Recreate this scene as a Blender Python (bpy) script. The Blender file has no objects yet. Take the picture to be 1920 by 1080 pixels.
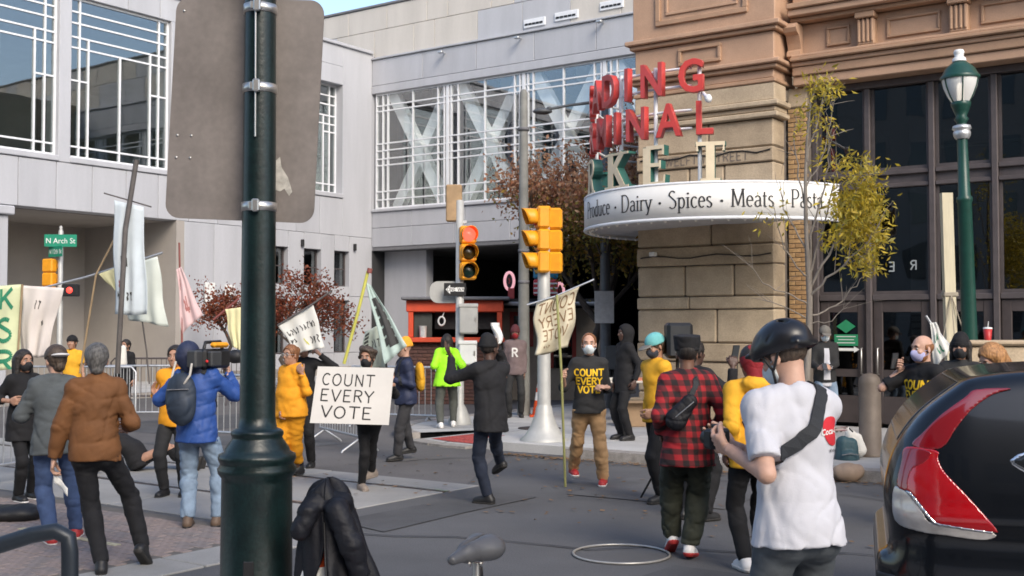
import bpy, bmesh, math, random
import numpy as np
from mathutils import Vector, Matrix
from mathutils.bvhtree import BVHTree

# ------------------------------------------------------------------ camera, sky, sun, exposure
FPX, HZ, CAMH = 2150.0, 612.0, 1.83            # focal length and horizon in pixels of a 1920 wide frame, camera height in metres
PITCH = math.atan((HZ - 540.0) / FPX)
sc = bpy.context.scene
col = sc.collection
cam_d = bpy.data.cameras.new('camera')
cam_d.sensor_width = 36.0
cam_d.lens = 36.0 * FPX / 1920.0
cam_d.clip_start = 0.05
cam_d.clip_end = 2000.0
cam = bpy.data.objects.new('camera', cam_d)
col.objects.link(cam)
cam.location = (0, 0, CAMH)
cam.rotation_euler = (math.pi / 2 + PITCH, 0, 0)
sc.camera = cam

SUN_EL, SUN_AZ = math.radians(36), (0.40, -0.92)     # elevation, horizontal direction towards the sun
world = bpy.data.worlds.new('World')
sc.world = world
world.use_nodes = True
wn, wl = world.node_tree.nodes, world.node_tree.links
wn.clear()
w_out = wn.new('ShaderNodeOutputWorld')
w_bg = wn.new('ShaderNodeBackground')
w_sky = wn.new('ShaderNodeTexSky')
w_sky.sky_type = 'NISHITA'
w_sky.sun_disc = False
w_sky.sun_elevation = SUN_EL
w_sky.sun_rotation = math.atan2(SUN_AZ[0], SUN_AZ[1])
w_sky.altitude = 20
w_sky.air_density = 1.0
w_sky.dust_density = 1.6
w_sky.ozone_density = 1.2
w_bg.inputs['Strength'].default_value = 0.15
wl.new(w_sky.outputs[0], w_bg.inputs[0])
wl.new(w_bg.outputs[0], w_out.inputs[0])

sun_d = bpy.data.lights.new('sun', 'SUN')
sun_d.energy = 1.5
sun_d.angle = math.radians(28)
sun_d.color = (1.0, 0.90, 0.76)
sun = bpy.data.objects.new('sun', sun_d)
col.objects.link(sun)
sun.rotation_euler = (-Vector((SUN_AZ[0] * math.cos(SUN_EL), SUN_AZ[1] * math.cos(SUN_EL), math.sin(SUN_EL)))).to_track_quat('-Z', 'Y').to_euler()
sun.location = (20, -30, 60)

sc.view_settings.view_transform = 'Standard'
sc.view_settings.look = 'None'
sc.view_settings.exposure = 1.05
sc.view_settings.gamma = 1.0
sc.view_settings.use_curve_mapping = False
sc.cycles.max_bounces = 6
sc.cycles.diffuse_bounces = 4
sc.cycles.glossy_bounces = 3
sc.cycles.transparent_max_bounces = 12
sc.cycles.caustics_reflective = False
sc.cycles.caustics_refractive = False
sc.cycles.sample_clamp_indirect = 6.0
sc.cycles.use_denoising = True
sc.cycles.filter_width = 1.7

# ------------------------------------------------------------------ coordinates
TH = math.radians(35.1)                        # street grid: u runs along the market front (right and nearer), v along the cross street (away)
UX, UY = math.cos(TH), -math.sin(TH)
VX, VY = math.sin(TH), math.cos(TH)
def W(u, v, z=0.0):
    return Vector((u * UX + v * VX, u * UY + v * VY, z))
def ray(x, y):
    a, b = (x - 960.0) / FPX, (540.0 - y) / FPX
    yd = math.cos(PITCH) - b * math.sin(PITCH)
    return a / yd, (math.sin(PITCH) + b * math.cos(PITCH)) / yd      # X and Z per metre of Y
def at(x, y, Y):
    a, b = ray(x, y)
    return Vector((a * Y, Y, CAMH + b * Y))
def gnd(x, y, z=0.0):
    a, b = ray(x, y)
    Y = (z - CAMH) / b
    return Vector((a * Y, Y, z))
def onv(x, y, v0):
    a, b = ray(x, y)
    Y = v0 / (VX * a + VY)
    return (UX * a + UY) * Y, CAMH + b * Y
def onu(x, y, u0):
    a, b = ray(x, y)
    Y = u0 / (UX * a + UY)
    return (VX * a + VY) * Y, CAMH + b * Y
def uv_of(p):
    return p[0] * UX + p[1] * UY, p[0] * VX + p[1] * VY

# ------------------------------------------------------------------ materials
MATS = {}
def lin(c):
    return tuple(((v / 255) / 12.92 if v / 255 <= 0.04045 else ((v / 255 + 0.055) / 1.055) ** 2.4) for v in c)
def mat(name, c, rough=0.7, metal=0.0, var=0.12, scale=6.0, bump=0.0, bscale=60.0, spec=0.4, c2=None, coat=0.0, trans=0.0, coords='Object', bdist=0.01, fine=0.0, emit=None, estr=0.0, sheen=0.0, stretch=None):
    if name in MATS:
        return MATS[name]
    m = bpy.data.materials.new(name)
    m.use_nodes = True
    nt = m.node_tree
    n, l = nt.nodes, nt.links
    b = n['Principled BSDF']
    b.inputs['Roughness'].default_value = rough
    b.inputs['Metallic'].default_value = metal
    b.inputs['Specular IOR Level'].default_value = spec
    b.inputs['Coat Weight'].default_value = coat
    b.inputs['Coat Roughness'].default_value = 0.05
    if sheen:
        b.inputs['Sheen Weight'].default_value = sheen
    tc = n.new('ShaderNodeTexCoord')
    src = tc.outputs[coords]
    if stretch:
        mp = n.new('ShaderNodeMapping')
        mp.inputs['Scale'].default_value = stretch
        l.new(src, mp.inputs[0])
        src = mp.outputs[0]
    nz = n.new('ShaderNodeTexNoise')
    nz.inputs['Scale'].default_value = scale
    nz.inputs['Detail'].default_value = 6
    nz.inputs['Roughness'].default_value = 0.62
    l.new(src, nz.inputs['Vector'])
    rp = n.new('ShaderNodeValToRGB')
    lo = tuple(max(0, v * (1 - var)) for v in c[:3]) if c2 is None else c2
    hi = tuple(min(1, v * (1 + var)) for v in c[:3]) if c2 is None else c
    rp.color_ramp.elements[0].position, rp.color_ramp.elements[1].position = 0.32, 0.68
    rp.color_ramp.elements[0].color = (*lo, 1)
    rp.color_ramp.elements[1].color = (*hi, 1)
    l.new(nz.outputs[0], rp.inputs[0])
    out = rp.outputs[0]
    if fine:
        n3 = n.new('ShaderNodeTexNoise')
        n3.inputs['Scale'].default_value = bscale * 1.7
        n3.inputs['Detail'].default_value = 3
        l.new(src, n3.inputs['Vector'])
        mr = n.new('ShaderNodeMapRange')
        mr.inputs[1].default_value, mr.inputs[2].default_value = 0.3, 0.7
        mr.inputs[3].default_value, mr.inputs[4].default_value = 1 - fine, 1 + fine
        l.new(n3.outputs[0], mr.inputs[0])
        vm = n.new('ShaderNodeVectorMath')
        vm.operation = 'SCALE'
        l.new(out, vm.inputs[0])
        l.new(mr.outputs[0], vm.inputs['Scale'])
        out = vm.outputs[0]
    l.new(out, b.inputs['Base Color'])
    if bump:
        n2 = n.new('ShaderNodeTexNoise')
        n2.inputs['Scale'].default_value = bscale
        n2.inputs['Detail'].default_value = 5
        l.new(src, n2.inputs['Vector'])
        bp = n.new('ShaderNodeBump')
        bp.inputs['Strength'].default_value = bump
        bp.inputs['Distance'].default_value = bdist
        l.new(n2.outputs[0], bp.inputs['Height'])
        l.new(bp.outputs[0], b.inputs['Normal'])
    if trans:
        b.inputs['Transmission Weight'].default_value = trans
    if emit:
        b.inputs['Emission Color'].default_value = (*emit, 1)
        b.inputs['Emission Strength'].default_value = estr
    MATS[name] = m
    return m
def glass(name, tint, base=0.12, rough=0.015, wav=0.0, gl=(1, 1, 1)):
    if name in MATS:
        return MATS[name]
    m = bpy.data.materials.new(name)
    m.use_nodes = True
    n, l = m.node_tree.nodes, m.node_tree.links
    n.clear()
    o = n.new('ShaderNodeOutputMaterial')
    mx = n.new('ShaderNodeMixShader')
    tr = n.new('ShaderNodeBsdfTransparent')
    tr.inputs[0].default_value = (*tint, 1)
    gs = n.new('ShaderNodeBsdfGlossy')
    gs.inputs['Color'].default_value = (*gl, 1)
    gs.inputs['Roughness'].default_value = rough
    lw = n.new('ShaderNodeLayerWeight')
    lw.inputs[0].default_value = 0.5
    pw = n.new('ShaderNodeMath')
    pw.operation = 'POWER'
    pw.inputs[1].default_value = 3.5
    l.new(lw.outputs['Facing'], pw.inputs[0])
    ma = n.new('ShaderNodeMath')
    ma.operation = 'MULTIPLY_ADD'
    ma.inputs[1].default_value = 1 - base
    ma.inputs[2].default_value = base
    l.new(pw.outputs[0], ma.inputs[0])
    l.new(ma.outputs[0], mx.inputs[0])
    l.new(tr.outputs[0], mx.inputs[1])
    l.new(gs.outputs[0], mx.inputs[2])
    l.new(mx.outputs[0], o.inputs[0])
    if wav:
        tc = n.new('ShaderNodeTexCoord')
        nz = n.new('ShaderNodeTexNoise')
        nz.inputs['Scale'].default_value = 0.7
        nz.inputs['Detail'].default_value = 1
        bp = n.new('ShaderNodeBump')
        bp.inputs['Strength'].default_value = wav
        bp.inputs['Distance'].default_value = 0.05
        l.new(tc.outputs['Object'], nz.inputs['Vector'])
        l.new(nz.outputs[0], bp.inputs['Height'])
        l.new(bp.outputs[0], gs.inputs['Normal'])
    MATS[name] = m
    return m

# ------------------------------------------------------------------ scene tree
def tag(o, label=None, cat=None, group=None, kind=None):
    if label: o['label'] = label
    if cat: o['category'] = cat
    if group: o['group'] = group
    if kind: o['kind'] = kind
    return o
def empty(name, loc=(0, 0, 0), rz=0.0, label=None, cat=None, group=None):
    o = bpy.data.objects.new(name, None)
    o.empty_display_size = 0.2
    col.objects.link(o)
    o.location = loc
    o.rotation_euler = (0, 0, rz)
    return tag(o, label, cat, group)
def link(name, me, m=None, parent=None):
    o = bpy.data.objects.new(name, me)
    col.objects.link(o)
    if m is not None and len(me.materials) == 0:
        me.materials.append(m)
    if parent is not None:
        o.parent = parent
    return o
def copy_tree(o, parent=None):
    c = o.copy()
    col.objects.link(c)
    c.parent = parent
    for ch in list(o.children):
        copy_tree(ch, c)
    return c

# ------------------------------------------------------------------ mesh builder
def frame_z(d):
    d = Vector(d).normalized()
    h = Vector((0, 0, 1)) if abs(d.z) < 0.95 else Vector((1, 0, 0))
    x = h.cross(d).normalized()
    return x, d.cross(x), d
class MB:
    def __init__(s):
        s.v, s.f, s.sm = [], [], []
    def add(s, vs, fs, smooth=False):
        k = len(s.v)
        s.v += [tuple(p) for p in vs]
        s.f += [tuple(i + k for i in q) for q in fs]
        s.sm += [smooth] * len(fs)
        return s
    def box(s, x0, x1, y0, y1, z0, z1, c=0.0):
        if c <= 0:
            vs = [(x, y, z) for z in (z0, z1) for y in (y0, y1) for x in (x0, x1)]
            return s.add(vs, [(0, 2, 3, 1), (4, 5, 7, 6), (0, 1, 5, 4), (2, 6, 7, 3), (0, 4, 6, 2), (1, 3, 7, 5)])
        c = min(c, (x1 - x0) * .45, (y1 - y0) * .45, (z1 - z0) * .45)
        vs, idx = [], {}
        for i, (x, dx) in enumerate(((x0, c), (x1, -c))):
            for j, (y, dy) in enumerate(((y0, c), (y1, -c))):
                for k, (z, dz) in enumerate(((z0, c), (z1, -c))):
                    idx[i, j, k] = len(vs)
                    vs += [(x, y + dy, z + dz), (x + dx, y, z + dz), (x + dx, y + dy, z)]
        fs = []
        for i in (0, 1):
            a = [idx[i, 0, 0], idx[i, 1, 0], idx[i, 1, 1], idx[i, 0, 1]]
            fs.append(tuple(a if i else a[::-1]))
            a = [idx[0, i, 0] + 1, idx[0, i, 1] + 1, idx[1, i, 1] + 1, idx[1, i, 0] + 1]
            fs.append(tuple(a if i else a[::-1]))
            a = [idx[0, 0, i] + 2, idx[1, 0, i] + 2, idx[1, 1, i] + 2, idx[0, 1, i] + 2]
            fs.append(tuple(a if i else a[::-1]))
        for i in (0, 1):
            for j in (0, 1):
                fs.append((idx[i, j, 0], idx[i, j, 1], idx[i, j, 1] + 1, idx[i, j, 0] + 1) if (i ^ j) == 0 else (idx[i, j, 0] + 1, idx[i, j, 1] + 1, idx[i, j, 1], idx[i, j, 0]))
                fs.append((idx[i, 0, j], idx[i, 0, j] + 2, idx[i, 1, j] + 2, idx[i, 1, j]) if (i ^ j) == 0 else (idx[i, 1, j], idx[i, 1, j] + 2, idx[i, 0, j] + 2, idx[i, 0, j]))
                fs.append((idx[0, i, j] + 1, idx[1, i, j] + 1, idx[1, i, j] + 2, idx[0, i, j] + 2) if (i ^ j) == 0 else (idx[0, i, j] + 2, idx[1, i, j] + 2, idx[1, i, j] + 1, idx[0, i, j] + 1))
                for k in (0, 1):
                    t = (idx[i, j, k], idx[i, j, k] + 1, idx[i, j, k] + 2)
                    fs.append(t if (i + j + k) % 2 else t[::-1])
        return s.add(vs, fs)
    def tube(s, pts, r, n=10, cap=True, smooth=True, closed=False, flat=None):
        pts = [Vector(p) for p in pts]
        rs = r if isinstance(r, (list, tuple)) else [r] * len(pts)
        m = len(pts)
        vs, fs = [], []
        px = None
        for i, p in enumerate(pts):
            a = pts[(i - 1) % m] if (i or closed) else p
            b = pts[(i + 1) % m] if (i < m - 1 or closed) else p
            d = (b - a).normalized()
            if px is None:
                x, y, _ = frame_z(d)
            else:
                x = (px - d * px.dot(d)).normalized()
                y = d.cross(x)
            px = x
            for k in range(n):
                t = 2 * math.pi * k / n
                vs.append(p + x * (rs[i] * math.cos(t)) + y * (rs[i] * math.sin(t)))
        for i in range(m if closed else m - 1):
            j = (i + 1) % m
            for k in range(n):
                fs.append((i * n + k, i * n + (k + 1) % n, j * n + (k + 1) % n, j * n + k))
        s.add(vs, fs, smooth)
        if cap and not closed:
            s.add(vs[:n], [tuple(range(n))[::-1]])
            s.add(vs[-n:], [tuple(range(n))])
        return s
    def lathe(s, prof, o=(0, 0, 0), n=24, smooth=True, sx=1.0, sy=1.0):
        vs, fs = [], []
        for r, z in prof:
            for k in range(n):
                t = 2 * math.pi * k / n
                vs.append((o[0] + r * sx * math.cos(t), o[1] + r * sy * math.sin(t), o[2] + z))
        for i in range(len(prof) - 1):
            for k in range(n):
                fs.append((i * n + k, i * n + (k + 1) % n, (i + 1) * n + (k + 1) % n, (i + 1) * n + k))
        s.add(vs, fs, smooth)
        if prof[0][0] > 1e-4: s.add(vs[:n], [tuple(range(n))[::-1]])
        if prof[-1][0] > 1e-4: s.add(vs[-n:], [tuple(range(n))])
        return s
    def prism(s, poly, h0, h1, M=None):
        n = len(poly)
        a = sum(poly[i][0] * poly[(i + 1) % n][1] - poly[(i + 1) % n][0] * poly[i][1] for i in range(n))
        if a < 0: poly = poly[::-1]
        vs = [Vector((p[0], p[1], h0)) for p in poly] + [Vector((p[0], p[1], h1)) for p in poly]
        if M is not None: vs = [M @ v for v in vs]
        fs = [tuple(range(n))[::-1], tuple(range(n, 2 * n))] + [(i, (i + 1) % n, n + (i + 1) % n, n + i) for i in range(n)]
        return s.add(vs, fs)
    def ball(s, c, r, n=10, m=7):
        r = r if isinstance(r, (tuple, list)) else (r, r, r)
        vs, fs = [], []
        for i in range(m + 1):
            a = math.pi * i / m
            for k in range(n):
                t = 2 * math.pi * k / n
                vs.append((c[0] + r[0] * math.sin(a) * math.cos(t), c[1] + r[1] * math.sin(a) * math.sin(t), c[2] - r[2] * math.cos(a)))
        for i in range(m):
            for k in range(n):
                fs.append((i * n + k, i * n + (k + 1) % n, (i + 1) * n + (k + 1) % n, (i + 1) * n + k))
        return s.add(vs, fs, True)
    def grid(s, fn, nu, nv, smooth=True, closed_u=False):
        vs = [fn(i / (nu if closed_u else nu - 1), j / (nv - 1)) for j in range(nv) for i in range(nu)]
        fs = []
        for j in range(nv - 1):
            for i in range(nu if closed_u else nu - 1):
                k = (i + 1) % nu
                fs.append((j * nu + i, j * nu + k, (j + 1) * nu + k, (j + 1) * nu + i))
        return s.add(vs, fs, smooth)
    def mesh(s, name='m'):
        me = bpy.data.meshes.new(name)
        me.from_pydata(s.v, [], s.f)
        me.polygons.foreach_set('use_smooth', s.sm)
        me.update()
        return me
    def build(s, name, m, parent=None):
        return link(name, s.mesh(name), m, parent)
def B(name, m, parent, x0, x1, y0, y1, z0, z1, c=0.0):
    return MB().box(x0, x1, y0, y1, z0, z1, c).build(name, m, parent)
def solid_sheet(mb, fn, nu, nv, th, smooth=True):
    # a sheet with real thickness: fn(s, t) -> Vector, offset along its normal
    P = [[Vector(fn(i / (nu - 1), j / (nv - 1))) for i in range(nu)] for j in range(nv)]
    N = []
    for j in range(nv):
        row = []
        for i in range(nu):
            a = P[j][min(i + 1, nu - 1)] - P[j][max(i - 1, 0)]
            b = P[min(j + 1, nv - 1)][i] - P[max(j - 1, 0)][i]
            row.append(a.cross(b).normalized())
        N.append(row)
    vs = [P[j][i] + N[j][i] * th / 2 for j in range(nv) for i in range(nu)] + [P[j][i] - N[j][i] * th / 2 for j in range(nv) for i in range(nu)]
    k = nu * nv
    fs = []
    for j in range(nv - 1):
        for i in range(nu - 1):
            q = (j * nu + i, j * nu + i + 1, (j + 1) * nu + i + 1, (j + 1) * nu + i)
            fs += [q, tuple(x + k for x in q[::-1])]
    edge = [i for i in range(nu)] + [j * nu + nu - 1 for j in range(1, nv)] + [(nv - 1) * nu + i for i in range(nu - 2, -1, -1)] + [j * nu for j in range(nv - 2, 0, -1)]
    for a, b in zip(edge, edge[1:] + edge[:1]):
        fs.append((b, a, a + k, b + k))
    return mb.add(vs, fs, smooth)

# ------------------------------------------------------------------ lettering
_TXT = {}
def text_mesh(s, size=1.0, depth=0.0, bold=0.0, bevel=0.0, res=3):
    cu = bpy.data.curves.new('t', 'FONT')
    cu.body = s
    cu.size = size
    cu.extrude = depth
    cu.offset = bold
    cu.bevel_depth = bevel
    cu.resolution_u = res
    cu.align_x = 'CENTER'
    o = bpy.data.objects.new('t', cu)
    col.objects.link(o)
    dg = bpy.context.evaluated_depsgraph_get()
    dg.update()
    me = bpy.data.meshes.new_from_object(o.evaluated_get(dg))
    bpy.data.objects.remove(o)
    return me
# pen strokes on a box 1 unit high; S = thick (broad pen) serif capitals and lower case
def arc(cx, cy, rx, ry, a0, a1, n=10):
    return [(cx + rx * math.cos(math.radians(a0 + (a1 - a0) * i / n)), cy + ry * math.sin(math.radians(a0 + (a1 - a0) * i / n))) for i in range(n + 1)]
GL = {
 'C': (.75, [arc(.42, .5, .36, .5, 50, 310)]), 'O': (.85, [arc(.42, .5, .38, .5, 90, 450, 16)]), 'U': (.8, [[(.08, 1), (.08, .35)] + arc(.4, .32, .32, .32, 180, 360) + [(.72, 1)]]),
 'N': (.85, [[(.1, 0), (.1, 1), (.72, 0), (.72, 1)]]), 'T': (.75, [[(0, 1), (.75, 1)], [(.37, 1), (.37, 0)]]), 'E': (.65, [[(.6, 1), (.08, 1), (.08, 0), (.62, 0)], [(.08, .52), (.5, .52)]]),
 'V': (.75, [[(0, 1), (.37, 0), (.74, 1)]]), 'R': (.7, [[(.08, 0), (.08, 1)] + arc(.36, .76, .28, .24, 90, -90) + [(.08, .52)], [(.34, .52), (.66, 0)]]), 'Y': (.72, [[(0, 1), (.36, .5), (.72, 1)], [(.36, .5), (.36, 0)]]),
 'D': (.85, [[(.1, 1), (.1, 0)], [(.1, 1)] + arc(.34, .5, .42, .5, 90, -90, 12) + [(.1, 0)]]), 'P': (.65, [[(.1, 0), (.1, 1)], [(.1, 1)] + arc(.32, .74, .27, .26, 90, -90) + [(.1, .48)]]),
 'S': (.65, [arc(.32, .75, .24, .25, 40, 180) + arc(.32, .26, .27, .26, 60, -140)[0:]]), 'M': (1.0, [[(.1, 0), (.12, 1), (.48, .08), (.84, 1), (.88, 0)]]),
 'A': (.8, [[(.02, 0), (.4, 1), (.78, 0)], [(.16, .36), (.64, .36)]]), 'K': (.78, [[(.12, 0), (.12, 1)], [(.66, 1), (.14, .42)], [(.3, .58), (.7, 0)]]), 'L': (.6, [[(.1, 1), (.1, 0), (.55, 0)]]),
 'F': (.6, [[(.6, 1), (.08, 1), (.08, 0)], [(.08, .52), (.5, .52)]]), 'W': (1.05, [[(0, 1), (.26, 0), (.52, .9), (.78, 0), (1.04, 1)]]), 'H': (.8, [[(.1, 0), (.1, 1)], [(.7, 0), (.7, 1)], [(.1, .52), (.7, .52)]]), 'I': (.25, [[(.12, 0), (.12, 1)]]),
 'G': (.82, [arc(.42, .5, .37, .5, 45, 360) + [(.48, .5)]]), 'B': (.7, [[(.08, 0), (.08, 1)] + arc(.34, .77, .24, .23, 90, -90) + [(.08, .54)] + arc(.36, .27, .28, .27, 90, -90) + [(.08, 0)]]),
 'o': (.55, [arc(.26, .31, .22, .31, 90, 450, 14)]), 'c': (.48, [arc(.27, .31, .22, .31, 45, 315)]), 'e': (.52, [[(.06, .35), (.46, .35)] + arc(.26, .31, .21, .31, 10, 310)]),
 'r': (.42, [[(.12, 0), (.12, .6)], arc(.3, .4, .18, .2, 180, 50, 6)]), 'd': (.58, [arc(.25, .3, .2, .3, 60, 320), [(.46, 0), (.46, 1.0)]]), 'u': (.6, [[(.1, .6), (.1, .2)] + arc(.28, .2, .18, .2, 180, 330) + [(.47, .25)], [(.48, 0), (.48, .6)]]),
 'a': (.52, [arc(.24, .44, .18, .17, 150, 0) + [(.42, .08), (.5, .02)], [(.42, .36)] + arc(.23, .17, .18, .17, 80, 330, 8)]), 'i': (.28, [[(.14, 0), (.14, .6)], arc(.14, .82, .03, .03, 0, 360, 6)]), 'y': (.56, [[(.04, .6), (.28, .02)], [(.52, .6), (.2, -.25), (.06, -.27)]]),
 'p': (.58, [[(.12, -.28), (.12, .6)], arc(.32, .3, .2, .3, 130, -130)]), 's': (.42, [arc(.21, .46, .15, .15, 40, 200, 7) + arc(.21, .15, .17, .15, 60, -150, 8)]), 't': (.36, [[(.15, .82), (.15, .12)] + arc(.25, .1, .1, .1, 180, 300, 5), [(.03, .6), (.32, .6)]]),
 '.': (.4, [arc(.2, .34, .05, .05, 0, 360, 8)]), ' ': (.35, [])}
SERIF = {'P': [(.1, 0), (.1, 1)], 'D': [(.1, 0), (.1, 1)], 'M': [(.1, 0), (.88, 0), (.12, 1), (.84, 1)], 'r': [(.12, 0), (.1, .6)], 'i': [(.14, 0), (.11, .6)], 'd': [(.46, 1.), (.48, 0)], 'u': [(.08, .6), (.46, .6)],
 'p': [(.12, -.28), (.1, .6)], 'y': [(.06, .6), (.5, .6)], 'R': [(.08, 0), (.08, 1), (.66, 0)], 'K': [(.12, 0), (.12, 1), (.66, 1), (.68, 0)], 'T': [(.37, 0)], 'A': [(.02, 0), (.78, 0)]}
def glyph_polys(ch, w=0.1, thin=None, serif=False):
    # list of quads / polygons (2-D) that draw the glyph with a pen; broad pens give thick uprights and thin cross strokes
    thin = w if thin is None else thin
    adv, strokes = GL[ch]
    polys = []
    def half(d):
        L = math.hypot(*d) or 1
        nx, ny = -d[1] / L, d[0] / L
        return nx * w / 2, ny * thin / 2
    for st in strokes:
        for (x0, y0), (x1, y1) in zip(st, st[1:]):
            hx, hy = half((x1 - x0, y1 - y0))
            L = math.hypot(x1 - x0, y1 - y0) or 1
            ex, ey = (x1 - x0) / L * thin * .25, (y1 - y0) / L * thin * .25
            polys.append([(x0 + hx - ex, y0 + hy - ey), (x0 - hx - ex, y0 - hy - ey), (x1 - hx + ex, y1 - hy + ey), (x1 + hx + ex, y1 + hy + ey)])
    if serif:
        for x, y in SERIF.get(ch, []):
            s = w * 1.15
            t = thin * .6
            y = y - t if y > .3 else y
            polys.append([(x - s, y), (x + s, y), (x + s, y + t), (x - s, y + t)])
        if ch == 'T': polys += [[(0, .8), (.06, .8), (.03, 1), (0, 1)], [(.69, .8), (.75, .8), (.75, 1), (.72, 1)]]
        if ch == 'E': polys += [[(.56, .78), (.62, .78), (.62, 1), (.57, 1)], [(.58, 0), (.64, 0), (.66, .24), (.62, .24)], [(.47, .42), (.52, .42), (.52, .64), (.47, .64)]]
    return adv, polys
def string_polys(s, w=.1, thin=None, serif=False, gap=.12, jig=0.0, rnd=None):
    x, out = 0.0, []
    for ch in s:
        adv, ps = glyph_polys(ch, w, thin, serif)
        jx, jy = ((rnd.uniform(-jig, jig), rnd.uniform(-jig, jig)) if rnd else (0, 0))
        out += [[(px + x + jx, py + jy) for px, py in p] for p in ps]
        x += adv + gap
    return out, x - gap
def poly_letters(mb, polys, fn, lift=0.0):
    # polygons mapped through fn(x, y) -> Vector; alternate tiny lifts keep overlapping strokes off one plane
    for i, p in enumerate(polys):
        a = sum(p[k][0] * p[(k + 1) % len(p)][1] - p[(k + 1) % len(p)][0] * p[k][1] for k in range(len(p)))
        if a < 0: p = p[::-1]
        mb.add([fn(x, y, lift + (i % 5) * 0.0004) for x, y in p], [tuple(range(len(p)))])
    return mb
# ------------------------------------------------------------------ implicit surfaces for bodies and cloth
def A3(*a):
    return np.array(a, dtype=np.float64)
def unit(v):
    v = np.asarray(v, float)
    return v / (np.linalg.norm(v) + 1e-9)
class Field:
    def __init__(s, lo, hi, h):
        s.lo, s.h = np.asarray(lo, float), h
        s.n = np.maximum(4, np.ceil((np.asarray(hi) - s.lo) / h).astype(int) + 1)
        s.ax = [(s.lo[i] + h * np.arange(s.n[i])).astype(np.float32) for i in range(3)]
        s.F = np.full(tuple(s.n), 0.5, np.float32)
    def sl(s, lo, hi):
        i0 = np.clip(np.floor((lo - s.lo) / s.h).astype(int), 0, s.n - 1)
        i1 = np.clip(np.ceil((hi - s.lo) / s.h).astype(int) + 1, 1, s.n)
        if np.any(i1 <= i0): return None
        return tuple(slice(a, b) for a, b in zip(i0, i1))
    def co(s, q):
        return s.ax[0][q[0]][:, None, None], s.ax[1][q[1]][None, :, None], s.ax[2][q[2]][None, None, :]
    def put(s, q, d, k, op):
        f = s.F[q]
        if op == 'add':
            if k > 0:
                h = np.clip(0.5 + 0.5 * (f - d) / k, 0, 1)
                s.F[q] = f + (d - f) * h - k * h * (1 - h)
            else: s.F[q] = np.minimum(f, d)
        else:
            k = max(k, 1e-4)
            h = np.clip(0.5 - 0.5 * (f + d) / k, 0, 1)
            s.F[q] = f + (-d - f) * h + k * h * (1 - h)
    def cone(s, a, b, ra, rb, k=0.02, ca=False, cb=False, flat=None, op='add'):
        a, b = np.asarray(a, float), np.asarray(b, float)
        R = max(ra, rb) * (max(1, flat[1]) if flat else 1) + k + 2 * s.h
        q = s.sl(np.minimum(a, b) - R, np.maximum(a, b) + R)
        if q is None: return s
        X, Y, Z = s.co(q)
        x, y, z = X - a[0], Y - a[1], Z - a[2]
        sc_ = 1.0
        if flat:
            nv, fs = flat
            t = x * nv[0] + y * nv[1] + z * nv[2]
            t = t * (1 / fs - 1)
            x, y, z = x + t * nv[0], y + t * nv[1], z + t * nv[2]
            sc_ = min(1.0, fs)
        d = b - a
        L2 = float(d @ d) + 1e-12
        t = (x * d[0] + y * d[1] + z * d[2]) / L2
        tc = np.clip(t, 0, 1)
        D = np.sqrt((x - tc * d[0]) ** 2 + (y - tc * d[1]) ** 2 + (z - tc * d[2]) ** 2) - (ra + (rb - ra) * tc)
        D = D * sc_
        L = math.sqrt(L2)
        if ca: D = np.maximum(D, -t * L)
        if cb: D = np.maximum(D, (t - 1) * L)
        s.put(q, D, k, op)
        return s
    def ell(s, c, r, M=None, k=0.02, op='add'):
        c, r = np.asarray(c, float), np.asarray(r, float)
        R = r.max() + k + 2 * s.h
        q = s.sl(c - R, c + R)
        if q is None: return s
        X, Y, Z = s.co(q)
        x, y, z = X - c[0], Y - c[1], Z - c[2]
        if M is not None:
            x, y, z = (x * M[0][0] + y * M[1][0] + z * M[2][0], x * M[0][1] + y * M[1][1] + z * M[2][1], x * M[0][2] + y * M[1][2] + z * M[2][2])
        k0 = np.sqrt((x / r[0]) ** 2 + (y / r[1]) ** 2 + (z / r[2]) ** 2)
        k1 = np.sqrt((x / r[0] ** 2) ** 2 + (y / r[1] ** 2) ** 2 + (z / r[2] ** 2) ** 2) + 1e-6
        s.put(q, k0 * (k0 - 1) / k1, k, op)
        return s
    def plane(s, p, n, k=0.0):                       # keep the side n points away from
        X, Y, Z = s.co((slice(None),) * 3)
        d = (X - p[0]) * n[0] + (Y - p[1]) * n[1] + (Z - p[2]) * n[2]
        s.F = np.maximum(s.F, d)
        return s
    def noise(s, amp, wl, seed=0, n=7, dirv=None, ridge=True):
        rg = np.random.RandomState(seed)
        m = np.nonzero(np.abs(s.F) < amp * 3 + 2.5 * s.h)
        X, Y, Z = s.ax[0][m[0]], s.ax[1][m[1]], s.ax[2][m[2]]
        acc = np.zeros_like(X)
        sq = 1.0 / math.sqrt(n)
        for i in range(n):
            v = rg.normal(size=3)
            if dirv is not None: v = v * np.asarray(dirv)
            v = unit(v) * (2 * math.pi / (wl * rg.uniform(.8, 2.4)))
            w = rg.normal(size=3) * (1.1 / wl)
            ph = X * v[0] + Y * v[1] + Z * v[2] + rg.uniform(0, 6.28) + 1.1 * np.sin(X * w[0] + Y * w[1] + Z * w[2] + rg.uniform(0, 6))
            if ridge:
                g = rg.normal(size=3) * (.9 / wl)
                gate = np.clip(1.6 * np.sin(X * g[0] + Y * g[1] + Z * g[2] + rg.uniform(0, 6)) - .3, 0, 1)
                acc += (np.exp(-(np.sin(ph * .5) / .30) ** 2) * gate * 2.0 - .25) + .35 * np.sin(ph * .37)
            else: acc += np.sin(ph)
        s.F[m] += (amp / math.sqrt(n)) * acc
        return s
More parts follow.
